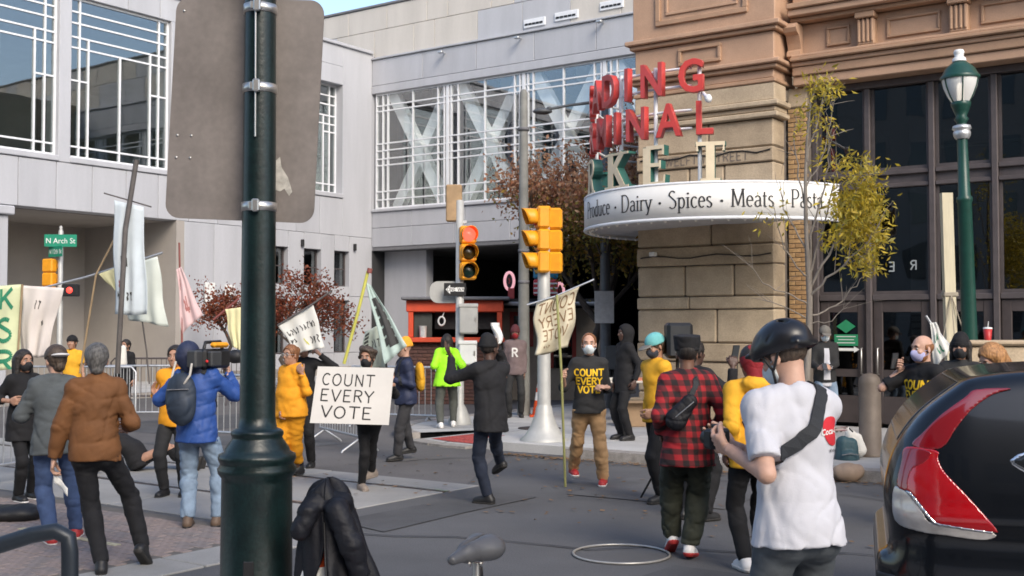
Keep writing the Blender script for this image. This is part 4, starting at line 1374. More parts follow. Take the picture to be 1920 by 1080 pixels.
# upper pier of terracotta
for z0, z1, pr, m_ in ((6.125, 6.20, .05, 'terra'), (6.205, 6.36, .0, 'terra_l'), (6.365, 6.44, .09, 'terra'), (6.445, 6.52, .16, 'terra_l'), (6.525, 7.03, .02, 'terra_l'), (7.035, 7.11, .10, 'terra'), (7.115, 7.20, .17, 'terra_l'), (7.205, 8.6, .05, 'terra_l'), (8.605, 8.8, .2, 'terra'), (8.805, 12.5, .05, 'terra')):
    KB('terracotta_course', M[m_], PU0 - pr, PU1 + pr, PV - pr, PV + .9, z0, z1, .015)
def panel_frame(u0, u1, z0, z1, v, w=.06, d=.05, m_='terra', par=None):
    f = MB()
    o_ = lambda a, b_, c_, d_: f.box(a - PU0, b_ - PU0, v - d - PV, v - PV + .02, c_, d_, .008)
    o_(u0, u1, z0, z0 + w); o_(u0, u1, z1 - w, z1); o_(u0, u0 + w, z0 + w, z1 - w); o_(u1 - w, u1, z0 + w, z1 - w)
    return f.build('panel_frame', M[m_], mk)
panel_frame(PU0 + .9, PU0 + 1.75, 6.62, 6.95, PV - .02)
panel_frame(PU0 + .45, PU1 - .45, 7.42, 8.3, PV - .05, .09, .05)
panel_frame(PU0 + .65, PU1 - .65, 7.6, 8.12, PV - .05, .05, .03, 'terra_l')
# entablature over the windows
UE = 26.0
EV = PV + .45
for z0, z1, pr, m_ in ((6.10, 6.26, .0, 'terra_l'), (6.265, 6.42, .05, 'terra'), (6.425, 6.50, .09, 'terra_l'), (6.505, 6.57, .17, 'terra'), (6.575, 6.63, .11, 'terra_l'), (6.635, 7.20, -.10, 'terra_l'), (7.205, 7.28, .12, 'terra'), (7.285, 7.40, .26, 'terra_l'), (7.405, 7.50, .32, 'terra'), (7.505, 8.1, .0, 'terra_l'), (8.105, 8.3, .25, 'terra'), (8.305, 12.5, -.05, 'terra')):
    KB('entablature_course', M[m_], PU1 + .18, UE, EV - pr, EV + .6, z0, z1, .014)
bk_u = [onv(x, 60, EV)[0] for x in (1625, 1799)]
step = bk_u[1] - bk_u[0]
bks = [bk_u[0] + step * i for i in range(0, 12)]
fl_mb = MB()
fl_mb.box(-.17, .17, -.24, .12, .46, .56, .015).box(-.15, .15, -.16, .12, .0, .45, .02)
for i in range(4):
    fl_mb.box(-.135 + i * .075, -.09 + i * .075, -.19, -.15, .05, .45, .012)
fl_mb.box(-.17, .17, -.20, .12, -.05, .0, .02)
fl_me = fl_mb.mesh('fluted_bracket')
fl_me.materials.append(M['terra'])
for q in bks:
    o = link('fluted_bracket', fl_me, None, mk)
    o.location = (q - PU0, EV + .10 - PV, 6.64)
prevq = PU1 + .45
for q in bks:
    panel_frame(prevq + .32, q - .32, 6.74, 7.08, EV + .10, .045, .04)
    prevq = q
sc_p = [(-.02 * 0, 0)]
scroll = MB()
pts = [(0, 0)] + [(-.30 + .02 * i, .0) for i in range(0)] 
prof = [(0, .55), (-.30, .55), (-.34, .47), (-.30, .40), (-.20, .36), (-.13, .22), (-.10, .12), (-.16, .08), (-.17, .0), (-.08, -.05), (0, -.05)]
vs = [(x, y, z) for x in (0, .24) for (y, z) in prof]
n_ = len(prof)
scroll.add(vs, [tuple(range(n_)), tuple(range(2 * n_ - 1, n_ - 1, -1))] + [(i, n_ + i, n_ + (i + 1) % n_, (i + 1) % n_) for i in range(n_)])
o = scroll.build('scroll_bracket', M['terra_l'], mk)
o.location = (PU1 + .10 - PU0, EV + .08 - PV, 6.62)
# buff brick strip beside the pier
WV = PV + .62
BU1 = onv(1514, 300, WV)[0]
KB('brick_backing', M['mortar'], PU1 + .0, BU1 - .01, WV + .012, WV + .5, .1, 5.74)
KB('stone_block', M['stone'], PU1 + .01, BU1, WV - .02, WV + .5, 5.745, 6.09, .02)
bA, bB = MB().box(0, .215, 0, .1, 0, .072, .006).mesh('brick'), MB().box(0, .215, 0, .1, 0, .072, .006).mesh('brick')
bA.materials.append(M['brick_y']); bB.materials.append(M['brick_y2'])
nb = (BU1 - PU1 - .02) / .225
for j in range(67):
    z = .14 + j * .0835
    x = PU1 + .01 - (.11 if j % 2 else 0)
    while x < BU1 - .02:
        a, b_ = max(x, PU1 + .01), min(x + .217, BU1 - .01)
        if b_ - a > .04:
            o = link('brick', bA if rnd.random() < .6 else bB, None, mk)
            o.scale = ((b_ - a) / .215, 1, 1)
            o.location = (a - PU0, WV - PV + rnd.uniform(-.004, .004), z)
        x += .228
# tall windows and doors
GV = PV + .95
up_x = [BU1 + .05] + [onv(x, 330, GV)[0] for x in (1630, 1750, 1868)]
stp = (up_x[3] - up_x[1]) / 2
up_x += [up_x[3] + stp * i for i in range(1, 14)]
KB('window_head', M['frame_br'], BU1, UE, GV - .15, GV + .1, 5.98, 6.095, .01)
ZT1, ZT2 = 4.22, 2.28
for i, (a, b_) in enumerate(zip(up_x, up_x[1:])):
    if b_ > UE: break
    KB('mullion', M['frame_br'], a - .05, a + .05, GV - .12, GV + .1, .13, 5.975, .01)
    for z0, z1 in ((ZT1 + .30, 5.975), (ZT2 + .1, ZT1)):
        w_ = KB('window', M['frame_br'], a + .052, b_ - .052, GV - .03, GV + .04, z0, z0 + .06)
        for (x0, x1, y0, y1) in ((a + .055, a + .10, z0 + .06, z1), (b_ - .10, b_ - .055, z0 + .06, z1)):
            KB('stile', M['frame_br'], x0, x1, GV - .03, GV + .04, y0, y1, par=None).parent = w_
        p_ = KB('pane', M['glass_dark'], a + .1, b_ - .1, GV, GV + .012, z0 + .062, z1 - .01)
        p_.parent = w_
    KB('transom', M['frame_br'], a + .052, b_ - .052, GV - .09, GV + .1, ZT1 + .22, ZT1 + .298, .01)
    KB('transom', M['frame_br'], a + .052, b_ - .052, GV - .09, GV + .1, ZT1, ZT1 + .07, .01)
    KB('transom_panel', M['frame_br'], a + .054, b_ - .054, GV - .02, GV + .05, ZT1 + .072, ZT1 + .218)
    KB('transom', M['frame_br'], a + .052, b_ - .052, GV - .09, GV + .1, ZT2, ZT2 + .098, .01)
    # door leaf
    d_ = MB()
    x0, x1 = a + .06 - PU0, b_ - .06 - PU0
    y0, y1 = GV - .05 - PV, GV + .02 - PV
    d_.box(x0, x0 + .16, y0, y1, .15, ZT2 - .01, .01).box(x1 - .16, x1, y0, y1, .15, ZT2 - .01, .01)
    d_.box(x0 + .16, x1 - .16, y0 + .002, y1, ZT2 - .20, ZT2 - .012, .0).box(x0 + .16, x1 - .16, y0 + .002, y1, .15, .62, .0).box(x0 + .16, x1 - .16, y0 + .004, y1, .95, 1.08)
    dr = d_.build('door', M['door_br'], mk)
    KB('pane', M['glass_dark'], a + .225, b_ - .225, GV - .02, GV - .01, 1.085, ZT2 - .205).parent = dr
    KB('pane', M['glass_dark'], a + .225, b_ - .225, GV - .02, GV - .01, .625, .945).parent = dr
    hx = (b_ - .14) if i % 2 == 0 else (a + .14)
    MB().tube([(hx - PU0, y0 - .001, 1.0), (hx - PU0, y0 - .05, 1.0), (hx - PU0, y0 - .05, 1.45), (hx - PU0, y0 - .001, 1.45)], .014, 8).build('handle', M['strap'], dr)
    if i % 2:
        for k_ in range(9):
            KB('blind_slat', M['frame_br'], a + .23, b_ - .23, GV + .03, GV + .06, 1.12 + k_ * .11, 1.15 + k_ * .11).parent = dr
    if i == 0:
        cx, yy = (a + b_) / 2 - PU0 + .05, y0 + .02
        gm = mat('green_notice', (.02, .22, .10), .6, var=.1)
        MB().add([(cx + r * math.cos(t), yy - .02 - e, 1.83 + r * .7 * math.sin(t)) for e in (0, .006) for r, t in ((.17, 0), (.17, math.pi / 2), (.17, math.pi), (.17, 3 * math.pi / 2))], [(0, 1, 2, 3), (7, 6, 5, 4), (0, 4, 5, 1), (1, 5, 6, 2), (2, 6, 7, 3), (3, 7, 4, 0)]).build('notice', gm, dr)
        B('notice', gm, dr, cx - .21, cx + .21, yy - .03, yy - .022, 1.49, 1.69)
        for k_, wd in enumerate((.17, .14, .16)):
            B('printed_line', M['white_paint'], dr, cx - wd, cx + wd, yy - .034, yy - .0305, 1.645 - k_ * .055, 1.658 - k_ * .055)
        MB().prism([(cx - .2, 1.40), (cx + .14, 1.40), (cx + .14, 1.37), (cx + .24, 1.425), (cx + .14, 1.48), (cx + .14, 1.45), (cx - .2, 1.45)], yy - .034, yy - .026, Matrix(((1, 0, 0, 0), (0, 0, 1, 0), (0, 1, 0, 0), (0, 0, 0, 1)))).build('arrow_strip', M['white_paint'], dr)
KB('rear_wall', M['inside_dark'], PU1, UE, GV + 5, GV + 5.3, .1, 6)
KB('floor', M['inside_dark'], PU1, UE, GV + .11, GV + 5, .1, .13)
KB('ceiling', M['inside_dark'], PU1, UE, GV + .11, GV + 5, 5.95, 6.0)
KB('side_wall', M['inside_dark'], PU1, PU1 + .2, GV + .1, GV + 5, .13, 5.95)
KB('reflection_upright', M['inside'], up_x[1] + .35, up_x[1] + .8, GV + 1.2, GV + 1.6, .13, 5.95)  # upright added behind the glass for a reflected vertical shape
KB('inner_panel', M['inside'], up_x[1] + .1, up_x[2], GV + 2.6, GV + 2.7, 2.6, 4.0)
for i in range(4):
    KB('inner_light', M['inside_warm'], up_x[i + 1], up_x[i + 1] + 1.1, GV + 3, GV + 3.1, 5.3, 5.36)
for (x, y, ch) in ((1672, 500, 'E'), (1713, 497, 'R'), (1750, 495, 'E')):  # mirrored letters painted on the glass in place of a reflection
    a, z = onv(x, y, GV - .01)
    ps, wd = string_polys(ch, .16)
    poly_letters(MB(), ps, lambda px, py, l: Vector((a - PU0 - (px - wd / 2) * .15, GV - .012 - PV - l, z + (py - .5) * .15))).build('letter_reflection', mat('reflected_letter', (.30, .33, .34), .6), mk)
# conduit, cameras and inscription on the pier
mb = MB()
xs = [PU0 + .1 + i * (PU1 - PU0 - .15) / 10 for i in range(11)]
mb.tube([(x - PU0, -.055, 3.10 + .03 * math.sin(i * 1.3)) for i, x in enumerate(xs)], .012, 6)
mb.build('cable', M['black'], mk)
MB().tube([(x - PU0, -.05, 4.93 + .035 * math.sin(i * 1.9)) for i, x in enumerate(xs)], .012, 6).build('cable', M['black'], mk)
cb = B('camera_box', M['white_paint'], mk, .32, .44, -.14, -.02, 3.13, 3.21, .01)
mb = MB()
ps, wd = string_polys('TWELFTH STREET', .13, None, False, .22)
z0 = 4.79
a0 = onv(1238, 292, PV)[0]
a1 = onv(1405, 284, PV)[0]
s_ = (a1 - a0) / wd
poly_letters(mb, ps, lambda px, py, l: Vector((a0 - PU0 + px * s_, -.046 - l, z0 + py * .15)))
mb.build('inscription', mat('weathered_inscription', (.17, .14, .115), .9), mk)
KB('side_mass', M['stone_b'], PU0 + .05, 30, PV + 6.5, PV + 30, .1, 12)

# ------------------------------------------------------------------ the round marquee sign
SUc, SVc, SR, SZ0, SZ1 = -8.78, 19.12, 2.48, 3.58, 4.13
sg = empty('market_sign', W(SUc, SVc, 0), -TH, 'curved white marquee sign with red and cream standing letters wrapped round the stone pier', 'sign')
def ring(t, r, z):
    return Vector((r * math.cos(t), r * math.sin(t), z))
def sign_px(t, r, z):
    p = W(SUc + r * math.cos(t), SVc + r * math.sin(t), z)
    zz = p.z - CAMH
    d = p.y * math.cos(PITCH) + zz * math.sin(PITCH)
    return 960 + FPX * p.x / d
def ang(px, r, z=4.3):
    best = None
    for i in range(2000):
        t = math.radians(-215 + 215 * i / 2000)
        n_ = (math.cos(t) * UX + math.sin(t) * VX, math.cos(t) * UY + math.sin(t) * VY)
        p = W(SUc + r * math.cos(t), SVc + r * math.sin(t))
        if n_[0] * p.x + n_[1] * p.y > 0: continue
        e = abs(sign_px(t, r, z) - px)
        if best is None or e < best[0]: best = (e, t)
    return best[1]
T0, T1 = math.radians(-228), ang(1572, SR, 3.85)
mb = MB()
solid_sheet(mb, lambda s, t: ring(T0 + (T1 - T0) * s, SR, SZ0 + (SZ1 - SZ0) * t), 90, 3, .04)
band = mb.build('band', M['band_white'], sg)
MB().tube([ring(T0 + (T1 - T0) * i / 80, SR + .005, SZ0 - .012) for i in range(81)], .03, 8).build('lower_trim', M['white_metal'], band)
MB().tube([ring(T0 + (T1 - T0) * i / 80, SR + .005, SZ1 + .01) for i in range(81)], .025, 8).build('upper_trim', M['white_metal'], band)
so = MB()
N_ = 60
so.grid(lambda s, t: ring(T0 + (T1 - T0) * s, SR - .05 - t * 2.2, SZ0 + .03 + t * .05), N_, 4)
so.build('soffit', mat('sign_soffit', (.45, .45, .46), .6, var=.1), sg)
so = MB()
so.grid(lambda s, t: ring(T0 + (T1 - T0) * s, SR - .05 - t * 2.2, SZ1 - .06 + t * .05), N_, 4)
so.build('lid', mat('sign_lid', (.3, .3, .31), .6, var=.1), sg)
bulb_me = MB().ball((0, 0, 0), .028, 8, 6).mesh('bulb')
bulb_me.materials.append(mat('bulb_glass', (.85, .82, .75), .2, var=.02))
nbulb = 34
for i in range(nbulb):
    o = link('bulb', bulb_me, None, sg)
    o.location = ring(T0 + (T1 - T0) * (i + .5) / nbulb, SR - .09, SZ0 - .035)
# words on the band
txt = 'Produce . Dairy . Spices . Meats . Pasta .'
ps, wd = string_polys(txt, .13, .055, True, .07)
ta, tb = ang(1112, SR, 3.85) - .10, ang(1556, SR, 3.85)
sx_ = (tb - ta) * SR / wd
capz = .285
mb = MB()
sub = []
def bandfn(px, py, l):
    t = ta + px / wd * (tb - ta)
    return ring(t, SR + .026 + l, SZ0 + .155 + py * capz)
x_ = 0.0
for wd_ in txt.split(' '):
    pw, ww = string_polys(wd_, .13, .055, True, .07)
    poly_letters(MB(), pw, lambda px, py, l: bandfn(px + x_, py, l)).build('lettering', M['ink'], band)
    x_ += ww + .07 + .35 + .07
# standing letters
rl = SR - .14
for z in (5.76, 6.05, 5.06, 5.36):
    MB().tube([ring(T0 + (ang(1296, rl) - T0) * i / 60, rl - .07, z) for i in range(61)], .022, 8).build('support_ring', M['white_metal'], sg)
for px in (1106, 1165, 1230, 1312):
    t = ang(px, rl - .07, 5)
    MB().tube([ring(t, rl - .07, SZ1 - .05), ring(t, rl - .07, 6.12)], .035, 8).build('support_post', M['white_metal'], sg)
MB().tube([ring(ang(1318, rl), rl - .05, 5.62), ring(ang(1330, rl), rl + .25, 5.48)], .03, 8).build('spotlight_arm', M['white_metal'], sg)
MB().ball(ring(ang(1332, rl), rl + .28, 5.46), (.06, .06, .07), 10, 8).build('spotlight', M['white_metal'], sg)
def stand_letter(ch, t, z0, h, kind):
    Mx = Matrix.Translation(ring(t, rl, z0)) @ Matrix.Rotation(t + math.pi / 2, 4, 'Z') @ Matrix.Rotation(math.pi / 2, 4, 'X')
    if kind == 'sans':
        me = text_mesh(ch, h / .70, .052, .010 * h / .5, .006)
        bb = [v.co for v in me.vertices]
        y0, y1 = min(v.y for v in bb), max(v.y for v in bb)
        xc = (min(v.x for v in bb) + max(v.x for v in bb)) / 2
        for v in me.vertices:
            v.co = ((v.co.x - xc) * .78, (v.co.y - y0) / (y1 - y0) * h, v.co.z)
        o = link('letter', me, M['red_letter'], sg)
    else:
        ps, wd = string_polys(ch, .24, .11, True)
        a, f = MB(), MB()
        for i, p in enumerate(ps):
            q = [((x - wd / 2) * h, y * h) for x, y in p]
            a.prism(q, -.075 - .0007 * i, .075 + .0007 * i)
            cx, cy = sum(x for x, y in q) / 4, sum(y for x, y in q) / 4
            f.prism([(x + (cx - x) * .04, y + (cy - y) * .04) for x, y in q], .079, .088 + .0007 * i)
        o = a.build('letter', M['mk_green'], sg)
        f.build('letter_face', M['mk_face'], o)
    o.matrix_local = Mx
    return o
for word, pxs, z0, h, kind in (('READING', {'G': 1296, 'N': 1224, 'I': 1178, 'D': 1145, 'A': 1122}, 5.62, .56, 'sans'),
                               ('TERMINAL', {'L': 1322, 'A': 1255, 'N': 1195, 'I': 1158, 'M': 1133, 'R': 1117}, 4.93, .55, 'sans'),
                               ('MARKET', {'T': 1333, 'E': 1232, 'K': 1163, 'R': 1117}, 4.17, .60, 'serif')):
    ts = []
    seen = list(word)
    known = [(i, ang(pxs[c], rl, z0)) for i, c in enumerate(word) if c in pxs and not (word == 'TERMINAL' and i in (1, 2)) and not (word == 'READING' and i < 2)]
    known = [(i, t) for i, t in known if not (word == 'MARKET' and i == 1)]
    d = (known[-1][1] - known[0][1]) / (known[-1][0] - known[0][0])
    kd = dict(known)
    first = known[0][0]
    for i, c in enumerate(word):
        t = kd.get(i, known[0][1] - d * (first - i))
        stand_letter(c, t, z0, h, kind)

# ------------------------------------------------------------------ unseen blocks behind the camera, put in for light and window reflections
def unseen_block(label, u0, u1, v0, v1, h, m, wm, front):
    r = empty('unseen_block', W((u0 + u1) / 2, (v0 + v1) / 2), -TH, label, 'building')
    cu_, cv_ = (u0 + u1) / 2, (v0 + v1) / 2
    B('wall', m, r, u0 - cu_, u1 - cu_, v0 - cv_, v1 - cv_, 0, h, .05)
    n_ = int((u1 - u0) / 3)
    for fl_ in range(int(h / 4)):
        for i in range(n_):
            a = u0 - cu_ + (i + .5) * (u1 - u0) / n_
            B('window', wm, r, a - .8, a + .8, v1 - cv_ - .02, v1 - cv_ + .04, fl_ * 4 + 1.2, fl_ * 4 + 3.3)
    return r
wm_ = mat('block_window', (.05, .06, .07), .12, .3, spec=.8)
unseen_block('unseen tan block across the street from the market, behind the viewer', -5.5, 40, -24, -7, 11, mat('tan_block', (.24, .215, .19), .85, var=.1), wm_, 1)
unseen_block('unseen tall grey tower further down the cross street, behind the viewer', -34, 14, -70, -44, 44, mat('grey_block', (.27, .255, .24), .8, var=.1), wm_, 1)
# ------------------------------------------------------------------ foreground pole with a turned-away sign
def root_at(name, p, label, cat, group=None, rz=0.0):
    return empty(name, p, rz, label, cat, group)
fp = at(484, 612, 5.5)
pr = root_at('lamp_pole', (fp.x, fp.y, .13), 'thick dark green street pole in the foreground with flared base', 'pole')
zf = lambda y: CAMH - (y - HZ) / FPX * 5.5 - .13
MB().lathe([(.20, 0), (.20, .05), (.172, .08), (.166, zf(900)), (.166, zf(893)), (.183, zf(884)), (.186, zf(876)), (.172, zf(868)), (.176, zf(864)), (.184, zf(857)), (.181, zf(850)), (.156, zf(845)), (.150, zf(838)), (.122, zf(822)), (.118, zf(818)), (.124, zf(813)), (.124, zf(808)), (.112, zf(804)), (.092, zf(801)), (.084, zf(780)), (.080, zf(400)), (.070, zf(-300)), (.068, zf(-900))], n=40).build('post', M['green_paint'], pr)
for y in (14, 165, 388):
    z = zf(y)
    r = .083 - (780 - y) / 1080 * .012
    s = MB().lathe([(r + .0, z - .022), (r + .006, z - .021), (r + .006, z + .021), (r, z + .022)], n=32).build('strap', M['strap'], pr)
    MB().box(-.012, .022, -r - .035, -r - .002, z - .03, z + .03, .006).box(-.03, -.005, -r - .026, -r - .002, z - .018, z + .018, .004).build('buckle', M['strap'], s)
MB().tube([(-.0, -.088, zf(-200)), (-.004, -.087, zf(10)), (-.002, -.088, zf(160)), (-.001, -.0885, zf(260))], .0045, 6).build('cable', M['strap'], pr)
MB().box(-.03, .03, -.172, -.15, .45, .62, .01).build('hatch', M['black'], pr)
# the sign: seen from behind, strapped to the pole, hanging a little askew
sc_ = at(459, 205, 5.5 + .12)
sgn = root_at('traffic_sign', (sc_.x, sc_.y, sc_.z), 'grey back of a large road sign strapped to the foreground pole', 'sign')
def rrect(w, h, r, n=6):
    out = []
    for cx, cy, a0 in ((w / 2 - r, h / 2 - r, 0), (-w / 2 + r, h / 2 - r, 90), (-w / 2 + r, -h / 2 + r, 180), (w / 2 - r, -h / 2 + r, 270)):
        out += arc(cx, cy, r, r, a0, a0 + 90, n)
    return out
XZ = Matrix(((1, 0, 0, 0), (0, 0, 1, 0), (0, 1, 0, 0), (0, 0, 0, 1)))          # (x, y, h) -> (x, h, y)
pl = MB().prism(rrect(.745, 1.10, .07), -.004, .004, XZ).build('plate', M['sign_back'], sgn)
for x, z in ((-.33, .48), (-.33, -.14), (-.26, -.14), (-.33, -.25), (-.26, -.25)):
    MB().lathe([(.007, 0), (.006, .004), (0, .005)], n=8).build('rivet', M['strap'], pl).matrix_local = Matrix.Translation((x, -.004, z)) @ Matrix.Rotation(math.pi / 2, 4, 'X')
MB().prism([(.15, -.27), (.19, -.23), (.20, -.28), (.235, -.33), (.26, -.40), (.245, -.42), (.22, -.385), (.20, -.40), (.15, -.385), (.165, -.33)], -.0062, -.0045, XZ).build('paper_residue', mat('paper_residue', (.42, .40, .36), .9, var=.25, scale=30), pl)
sgn.rotation_euler = (0, math.radians(2.6), math.radians(-4))

# ------------------------------------------------------------------ signal heads
def signal_head(par, loc, yaw, lit=None, n=3, sz=.33):
    body = MB()
    for i in range(n):
        z = -i * sz
        body.box(-sz * .46, sz * .46, -.09, .10, z - sz * .485, z + sz * .485, .03)
    bo = body.build('signal_head', M['yellow_sig'], par)
    bo.location = loc
    bo.rotation_euler = (0, 0, yaw)
    cols = ('red', 'amber', 'green')
    for i in range(n):
        z = -i * sz
        on = lit == i
        c = ((.75, .02, .015), (.10, .06, .01), (.01, .05, .04))[i]
        m = mat('lens_%s_%s' % (cols[i], 'lit' if on else 'dark'), c if on else tuple(v * .35 for v in c), .25, var=.05, emit=(1, .05, .03) if on else None, estr=2.2 if on else 0)
        l_ = MB().lathe([(.125, 0), (.115, .02), (.07, .04), (0, .048)], n=20)
        o = l_.build('lens', m, bo)
        o.matrix_local = Matrix.Translation((0, -.092, z)) @ Matrix.Rotation(math.pi / 2, 4, 'X')
        vz = MB()
        solid_sheet(vz, lambda s, t: (math.cos(math.radians(-40 + 260 * s)) * .138, -.09 - t * (.23 - .10 * abs(s - .5) * 2), math.sin(math.radians(-40 + 260 * s)) * .138), 18, 4, .006)
        o = vz.build('visor', M['yellow_sig'], bo)
        o.location = (0, 0, z)
    return bo
# signal A: white pole with flared foot at the market corner, head seen from the side
pA = gnd(1020, 826, .13)
sA = root_at('traffic_signal', pA, 'yellow traffic signal seen side-on atop the white pole with flared foot', 'traffic signal', 'traffic signals')
MB().lathe([(.36, 0), (.36, .02), (.30, .06), (.20, .22), (.135, .40), (.118, .50), (.105, .52), (.10, .55), (.095, 2.0), (.088, 3.45), (.0, 3.47)], n=28).build('post', M['pole_white'], sA)
signal_head(sA, (-.03, -.06, 3.32), math.radians(-78), None)
signal_head(sA, (.13, .10, 3.32), math.radians(172), None)
B('bracket', M['yellow_sig'], sA, -.10, .10, -.10, .10, 3.44, 3.50, .02)
# signal B: red light facing the camera with boxes and signs on its pole
YB = 20.0
pB = at(862, 612, YB)
sB = root_at('traffic_signal', (pB.x, pB.y, .13), 'yellow traffic signal showing red, on the grey pole with one way sign and boxes', 'traffic signal', 'traffic signals')
rB = lambda x, y, dy=0.0: at(x, y, YB + dy) - Vector((pB.x, pB.y, .13))
MB().lathe([(.2, 0), (.2, .06), (.11, .3), (.075, .35), (.068, 3.9), (0, 3.92)], n=20).build('post', M['pole_white'], sB)
signal_head(sB, rB(877, 441) + Vector((0, -.06, 0)), math.radians(14), 0, 3, .315)
B('bracket', M['galv'], sB, .0, .12, -.03, .03, 2.55, 2.60)
B('bracket', M['galv'], sB, .0, .12, -.03, .03, 3.50, 3.55)
for (x0, x1, y0, y1, m_, d) in ((861, 896, 571, 626, 'pole_white', .22), (861, 894, 640, 684, 'white_paint', .22)):
    a, b_ = rB(x0, y1), rB(x1, y0)
    bo = B('control_box', M[m_], sB, a.x, b_.x, -.17, -.17 + d, a.z, b_.z, .025)
    B('lid', M[m_], bo, a.x - .01, b_.x + .01, -.185, -.14, b_.z - .05, b_.z + .015, .01)
    B('latch', M['strap'], bo, b_.x - .05, b_.x - .02, -.178, -.165, (a.z + b_.z) / 2 - .04, (a.z + b_.z) / 2 + .04)
mt = mat('tan_sign_back', (.33, .22, .12), .7, var=.2)
a, b_ = rB(836, 415), rB(866, 346)
o = MB().box(a.x, b_.x, -.03, .16, a.z, b_.z, .02).build('side_box', mt, sB)
a, b_ = rB(805, 568), rB(868, 527)
c_ = (a + b_) / 2
MB().prism([(p[0] + c_.x, p[1] + c_.z) for p in rrect(b_.x - a.x, b_.z - a.z, .15)], .09, .10, XZ).build('sign_back', M['pole_white'], sB)
a, b_ = rB(833, 555), rB(874, 531)
ow = MB().box(a.x, b_.x, -.095, -.088, a.z, b_.z, .003).build('one_way_sign', M['black'], sB)
w_, h_ = b_.x - a.x, b_.z - a.z
c_ = (a + b_) / 2
MB().prism([(c_.x - w_ * .42, c_.z), (c_.x - w_ * .22, c_.z + h_ * .36), (c_.x - w_ * .22, c_.z + h_ * .16), (c_.x + w_ * .42, c_.z + h_ * .16), (c_.x + w_ * .42, c_.z - h_ * .16), (c_.x - w_ * .22, c_.z - h_ * .16), (c_.x - w_ * .22, c_.z - h_ * .36)], -.098, -.0955, XZ).build('arrow', M['white_paint'], ow)
mb = MB()
ps, wd = string_polys('ONE WAY', .14)
poly_letters(mb, ps, lambda px, py, l: Vector((c_.x + w_ * .10 + (px - wd / 2) * .058, -.0985 - l, c_.z + (py - .5) * .06)))
mb.build('lettering', M['black'], ow)
# signal C with street name blades, far left
YC = 27.0
pC = at(112, 612, YC)
sC = root_at('traffic_signal', (pC.x, pC.y, .13), 'far traffic signal on a pale pole carrying two green street name blades', 'traffic signal', 'traffic signals')
rC = lambda x, y, dy=0.0: at(x, y, YC + dy) - Vector((pC.x, pC.y, .13))
MB().lathe([(.1, 0), (.07, .1), (.055, 3.95), (.03, 4.0), (.045, 4.04), (0, 4.08)], n=16).build('post', M['pole_white'], sC)
signal_head(sC, rC(93, 498) + Vector((0, 0, 0)), math.radians(160), None, 3, .33)
gs = mat('street_blade_green', (.012, .22, .13), .5, var=.08)
for (x0, x1, y0, y1, t, rz, dy) in ((86, 145, 440, 463, 'N Arch St', 6, -.06), (89, 126, 462, 482, 'N 12th St', -38, -.11)):
    a, b_ = rC(x0, y1), rC(x1, y0)
    w_, h_ = (b_.x - a.x) * (1.0 if rz > 0 else 1.28), b_.z - a.z
    bl = MB().box(-w_ / 2, w_ / 2, -.006, .006, -h_ / 2, h_ / 2, .002).build('street_name_blade', gs, sC)
    bl.location = ((a.x + b_.x) / 2, dy, (a.z + b_.z) / 2)
    bl.rotation_euler = (0, 0, math.radians(rz))
    me = text_mesh(t, h_ * .62, .001)
    wd = max(v.co.x for v in me.vertices) - min(v.co.x for v in me.vertices)
    o = link('lettering', me, M['white_paint'], bl)
    o.matrix_local = Matrix.Translation((0, -.009, -h_ * .22)) @ Matrix.Rotation(math.pi / 2, 4, 'X') @ Matrix.Scale(min(1, w_ * .9 / wd), 4, (1, 0, 0))
a, b_ = rC(120, 556), rC(150, 533)
o = B('walk_signal', M['black'], sC, a.x, b_.x, -.16, .02, a.z, b_.z, .02)
MB().lathe([(.075, 0), (.07, .01), (0, .012)], n=14).build('hand_lens', mat('red_hand', (.5, .02, .02), .4, emit=(1, .06, .04), estr=1.2), o).matrix_local = Matrix.Translation(((a.x + b_.x) / 2, -.162, (a.z + b_.z) / 2)) @ Matrix.Rotation(math.pi / 2, 4, 'X')

# weathered pole and cobra street lamp
p = at(982, 612, 22.0)
r = root_at('utility_pole', (p.x, p.y, .13), 'weathered grey pole rising between the two traffic signals', 'pole')
MB().lathe([(.13, 0), (.12, .3), (.098, 3.0), (.078, 6.2), (.055, 6.26), (0, 6.28)], n=18).build('post', M['pole_grey'], r)
for z in (2.55, 3.15, 5.5):
    MB().lathe([(.10, z - .03), (.108, z - .03), (.108, z + .03), (.10, z + .03)], n=18).build('band', M['seam'], r)
p = at(1135, 612, 24.0)
r = root_at('street_lamp', (p.x, p.y, .13), 'dark street lamp pole under the sign with a cobra head reaching left', 'street lamp')
rel = lambda x, y, dy=0.0: at(x, y, 24.0 + dy) - Vector((p.x, p.y, .13))
MB().lathe([(.17, 0), (.17, .4), (.12, .5), (.105, 3), (.075, 6.6), (0, 6.62)], n=18).build('post', mat('grey_lamp_paint', (.10, .105, .11), .5, .3), r)
MB().tube([rel(1135, 190), rel(1110, 192), rel(1070, 197), rel(1032, 204)], [.04, .035, .03, .028], 8).build('arm', MATS['grey_lamp_paint'], r)
mb = MB().ball(rel(1017, 209), (.21, .13, .065), 14, 8)
mb.ball(rel(1030, 204), (.07, .07, .05), 8, 6)
mb.build('lamp_head', MATS['grey_lamp_paint'], r)
a, b_ = rel(1114, 606), rel(1150, 546)
B('sign_back', M['galv'], r, a.x, b_.x, -.15, -.14, a.z, b_.z, .003)
B('control_box', MATS['grey_lamp_paint'], r, -.02, .3, -.14, .1, .8, 1.3, .02)

